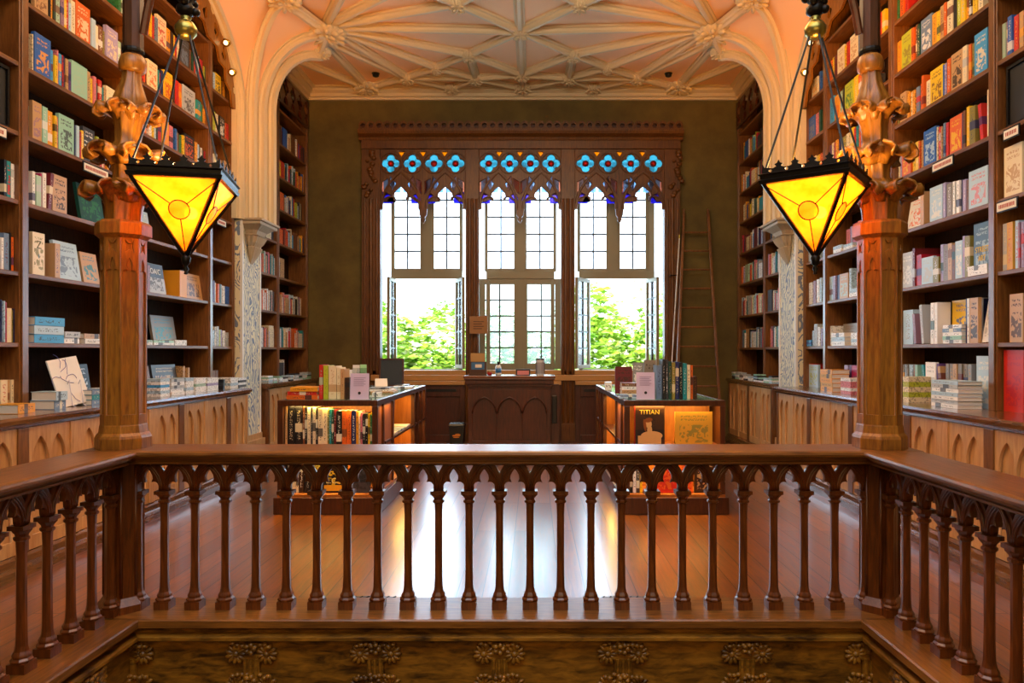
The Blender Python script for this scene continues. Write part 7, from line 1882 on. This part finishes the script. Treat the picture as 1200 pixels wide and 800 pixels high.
for (a, b_, y, z, th, d, c, lb) in ((434, 461, 8.0, TG, .02, .3, 'tan', 'tan magazine at the bottom of the flat pile'), (433, 459, 8.02, TG + .02, .02, .28, 'W', 'white magazine second in the flat pile'), (432, 456, 8.04, TG + .04, .022, .28, 'grey', 'grey magazine on top of the flat pile'),
                                (458, 482, 8.9, TG, .03, .25, 'W', 'white box lying at the aisle edge'), (462, 478, 9.3, TG, .035, .2, 'dg', 'charcoal book lying near the aisle edge'), (436, 446, 7.3, TG, .05, .1, 'W', 'small white card block beside the lilac sign'),
                                (444, 466, 8.45, TG, .045, .2, 'pb', 'pale blue book lying behind the flat pile')):
    flat(a, b_, y, z, th, d, c, lb + ', wastebin-side table', 0, 'magazine')
t = thing('table_card', 'folded white tent card on the wastebin-side table', 'card', ((447 - 626) / 100., 8.38, TG + .0), R(20))
bm = BM(); me = [(-.06, 0), (0, .15), (.06, 0), (.055, 0), (0, .14), (-.055, 0)]; extrude_x(bm, me, -.07, .07); obj('card_sheet', bm, M_WHITE, t, local=True)
# things on the side shelf of that table
for (y, c, lb) in ((7.75, 'W', 'first white magazine on the lit side shelf'), (8.15, 'pb', 'pale blue magazine on the lit side shelf'), (8.55, 'W', 'white magazine farther along the lit side shelf')):
    o = put_book(.018, .26, .3, (-1.80, y, .64 + .012), (0, 0, 0), lin(c), contrast(lin(c)), lb + ' of the wastebin-side table', 0, 'magazine'); X = Vector((0, 0, 1)); Y = Vector((-1, 0, 0)); o.rotation_euler = Matrix((X, Y, X.cross(Y))).transposed().to_euler(); o.location = (-1.66, y + .3, .652)
    if o.matrix_basis.to_3x3().col[2].y > 0: o.location.y -= .3
# ladder-side table
G2 = 'books standing on the ladder-side table'
for (a, b_, y, hh, c, c2, lb) in ((776.5, 779.8, 7.0, .39, 'k', 'w', 'tall black spine with white letters'), (780, 783.3, 7.02, .385, 'dg', 'w', 'tall charcoal spine'), (783.6, 787, 7.0, .37, 'dgn', 'tan', 'dark green spine'), (787.3, 791.4, 7.0, .36, 'ol', 'cr', 'khaki spine'), (791.6, 795.7, 7.0, .365, 'navy', 'cr', 'navy spine'),
                              (796, 800, 7.02, .36, 'k', 'cr', 'black spine between navy and teal'), (800.3, 805, 7.0, .35, 'teal', 'w', 'teal spine'), (805.3, 809, 7.0, .335, 'cr', 'k', 'cream spine with black foot'), (809.2, 812, 7.02, .33, 'or_', 'k', 'thin orange spine'), (812.2, 817, 7.0, .22, 'dbr', 'br', 'short dark brown book at the row end')):
    tb(a, b_, y, hh, TG, c, lb + ', standing on the ladder-side table', c2, 0, grp=G2)
tb(755, 769, 7.35, .38, TG, 'taupe' if 'taupe' in CC else 'tan', 'face-out photo book behind the lilac sign on the ladder-side table', 'dbr', 1, th=.04)
tb(769.3, 776, 7.05, .33, TG, 'bg', 'blue grey spine beside the tall black ones on the ladder-side table', 'k', 0)
tb(721, 741, 7.9, .30, TG, 'mar', 'maroon book standing face-out at the back of the ladder-side table', 'dbr', 1, th=.05)
tb(742, 755, 8.2, .34, TG, 'grey', 'grey book standing turned behind the lilac sign, ladder-side table', 'w', 1, th=.04, rz=R(-25))
for k, (c, th) in enumerate((('W', .035), ('tan', .035), ('W', .04), ('br', .03))): flat(729, 746, 7.35, TG + .036 * k, .035, .2, c, '%s book, %s from the bottom of the small pile, ladder-side table' % (NMW[c], ORDW[k]))
flat(726, 746, 7.05, TG, .018, .2, 'pb', 'pale blue magazine lying in front of the small pile, ladder-side table', 0, 'magazine')
flat(728, 746, 7.07, TG + .018, .018, .2, 'bg', 'blue grey magazine on top of the pale blue one, ladder-side table', 0, 'magazine')
flat(709, 717, 8.6, TG, .10, .1, 'W', 'small white box at the aisle edge of the ladder-side table', 0, 'card_box')
# front shelves of the ladder-side table
b = tb(743.5, 779, 6.92, .395, .64, 'dbr', 'large dark face-out art book with a golden portrait and gilt title, ladder-side table', 'k', 0, th=.04)
lettering(b, ['TITIAN'], .062, plain('gilt', 'f0c850', .35), .325, .05)
bm = BM()
def disc(bm, cx, cz, rx, rz, y=-.0215, n=20, rot=0):
    vs = [bm.verts.new((cx + rx * math.cos(a) * math.cos(rot) - rz * math.sin(a) * math.sin(rot), y, cz + rx * math.cos(a) * math.sin(rot) + rz * math.sin(a) * math.cos(rot))) for a in [2 * PI * k / n for k in range(n)]]; bm.faces.new(vs)
box(bm, -.112, .112, -.0213, -.0205, .02, .10); disc(bm, .02, .10, .105, .045, -.0218); disc(bm, .0, .155, .024, .045, -.0222); disc(bm, -.012, .215, .032, .042, -.0226, rot=.2)
obj('portrait_shapes', bm, plain('portrait_gold', 'd8a868', .5), b, local=True)
bm = BM(); disc(bm, -.012, .25, .040, .022, -.0229, rot=.2); disc(bm, -.046, .20, .014, .06, -.0230, rot=.15); obj('portrait_hair', bm, plain('portrait_hair', '8a4a18', .5), b, local=True)
bm = BM(); box(bm, -.146, -.140, -.021, -.02, .0, .39); obj('red_edge', bm, plain('edge_red', 'c82010', .4), b, local=True)
tb(791, 835, 6.92, .33, .64, 'gold' if 'gold' in CC else 'oy', 'face-out golden landscape book on the lit upper shelf, ladder-side table', 'ol', 1, th=.03)
for i, (a, b_, c, hh) in enumerate(((738, 741.5, 'k', .33), (741.8, 745.5, 'W', .34), (745.8, 749.5, 'dg', .34), (749.8, 753, 'y', .34))):
    tb(a, b_, 6.93, hh, .1865, c, '%s spine, %s along the lower front shelf of the ladder-side table' % (NMW[c], ORDW[i]))
tb(768, 793, 6.93, .34, .1865, 'red', 'bright red face-out book on the lower shelf, ladder-side table', 'or_', 1, th=.03)
tb(796, 812, 6.93, .33, .1865, 'or_', 'orange red face-out book beside the bright red one, ladder-side table', 'red', 1, th=.03)
tb(814, 838, 6.93, .33, .1865, 'dbr', 'dark brown face-out book at the end of the lower shelf, ladder-side table', 'tan', 1, th=.03)
for (y, c, lb) in ((7.8, 'W', 'white magazine on the lit side shelf'), (8.3, 'gold', 'golden magazine on the lit side shelf')):
    o = put_book(.05, .22, .22, (1.0, y, .665), (0, 0, 0), lin(c), contrast(lin(c)), lb + ' of the ladder-side table', 0, 'magazine'); X = Vector((0, 0, 1)); Y = Vector((1, 0, 0)); o.rotation_euler = Matrix((X, Y, X.cross(Y))).transposed().to_euler(); o.location = (1.06, y, .665)

# ================================================================== THINGS ON THE DESK
DZ = 1.187
def dx(p, y=11.0): return (p - 626) * y / 840
t = thing('postcard_box', 'blue and brown picture box on the dark desk top', 'box', (dx(560), 11.0, DZ)); bm = BM(); box(bm, -.13, .13, 0, .08, 0, .21); obj('box_body', bm, plain('box_brown', '4a2c18', .5), t, local=True)
bm = BM(); box(bm, -.10, .10, -.003, 0, .09, .20); obj('blue_picture', bm, plain('box_blue', '3a6a9a', .5), t, local=True); bm = BM(); box(bm, -.04, .06, -.005, -.003, .12, .17); obj('cream_label', bm, M_PAPER, t, local=True)
t = thing('tan_card', 'tan card standing behind the blue and brown picture box on the desk', 'card', (dx(559), 11.15, DZ)); bm = BM(); box(bm, -.11, .11, 0, .012, 0, .34); obj('card_sheet', bm, plain('card_tan', 'b89058', .6), t, local=True); bm = BM(); box(bm, -.06, .06, .012, .06, 0, .01); obj('card_foot', bm, W_CASE, t, local=True)
t = thing('spray_bottle', 'small white and blue bottle with a dark cap on the desk', 'bottle', (dx(584), 11.0, DZ))
bm = BM(); lathe(bm, [(.04, 0), (.045, .01), (.045, .12), (.035, .15), (.02, .16)], n=20); obj('bottle_body', bm, plain('bottle_white', 'dfe8f0', .2), t, local=True, smooth=True)
bm = BM(); lathe(bm, [(.0456, .04), (.0456, .11)], n=20); obj('blue_label', bm, plain('label_blue', '3a80c0', .4), t, local=True, smooth=True); bm = BM(); lathe(bm, [(.018, .16), (.018, .19), (.022, .19), (.022, .21)], n=14); obj('cap', bm, M_BLACK, t, local=True)
t = thing('pink_label_box', 'small dark box with a pink label on the desk', 'box', (dx(613), 10.95, DZ)); bm = BM(); box(bm, -.11, .11, 0, .1, 0, .10); obj('box_body', bm, M_BLACK, t, local=True, bevel=.005); bm = BM(); box(bm, -.09, .09, -.003, 0, .01, .075); obj('pink_label', bm, plain('label_pink', 'd88a90', .4), t, local=True)
t = thing('striped_canister', 'white canister with grey stripes on the desk end', 'canister', (dx(633), 10.98, DZ)); bm = BM(); lathe(bm, [(.065, 0), (.065, .24)], n=24); obj('canister_body', bm, plain('canister_white', 'c8ccd8', .3), t, local=True, smooth=False)
bm = BM()
for k in range(8): an = PI + PI * (k + .5) / 8; box(bm, .066 * math.cos(an) - .006, .066 * math.cos(an) + .006, .066 * math.sin(an) - .003, .066 * math.sin(an), .03, .2)
obj('stripes', bm, plain('stripe_grey', '5a5660', .4), t, local=True); bm = BM(); lathe(bm, [(.068, .24), (.068, .262)], n=24); obj('canister_lid', bm, plain('lid_dark', '30303a', .3), t, local=True)
t = thing('red_pincushion', 'tiny red pot on the desk between the picture box and the bottle', 'pot', (dx(574), 10.97, DZ)); bm = BM(); lathe(bm, [(.03, 0), (.04, .03), (.03, .055)], n=14); obj('pot_body', bm, plain('pot_red', 'a8201c', .4), t, local=True, smooth=True); bm = BM(); lathe(bm, [(.02, .055), (.01, .07)], n=10); obj('pot_lid', bm, M_BRASS, t, local=True)
t = thing('hanging_notice', 'tan wooden notice hanging on the window post above the desk', 'notice', (-.955, 12.3, 1.86)); bm = BM(); box(bm, -.155, .155, 0, .03, 0, .30); obj('notice_board', bm, plain('notice_tan', '9a6a38', .5), t, local=True, bevel=.004)
bm = BM()
for k in range(4): box(bm, -.09, .09 - .03 * (k % 2), -.003, 0, .20 - .04 * k, .212 - .04 * k)
obj('notice_print', bm, plain('print_dark', '3a2410', .6), t, local=True); bm = BM(); box(bm, -.10, -.07, .03, .12, .1, .2); obj('hanger', bm, M_IRON, t, local=True)
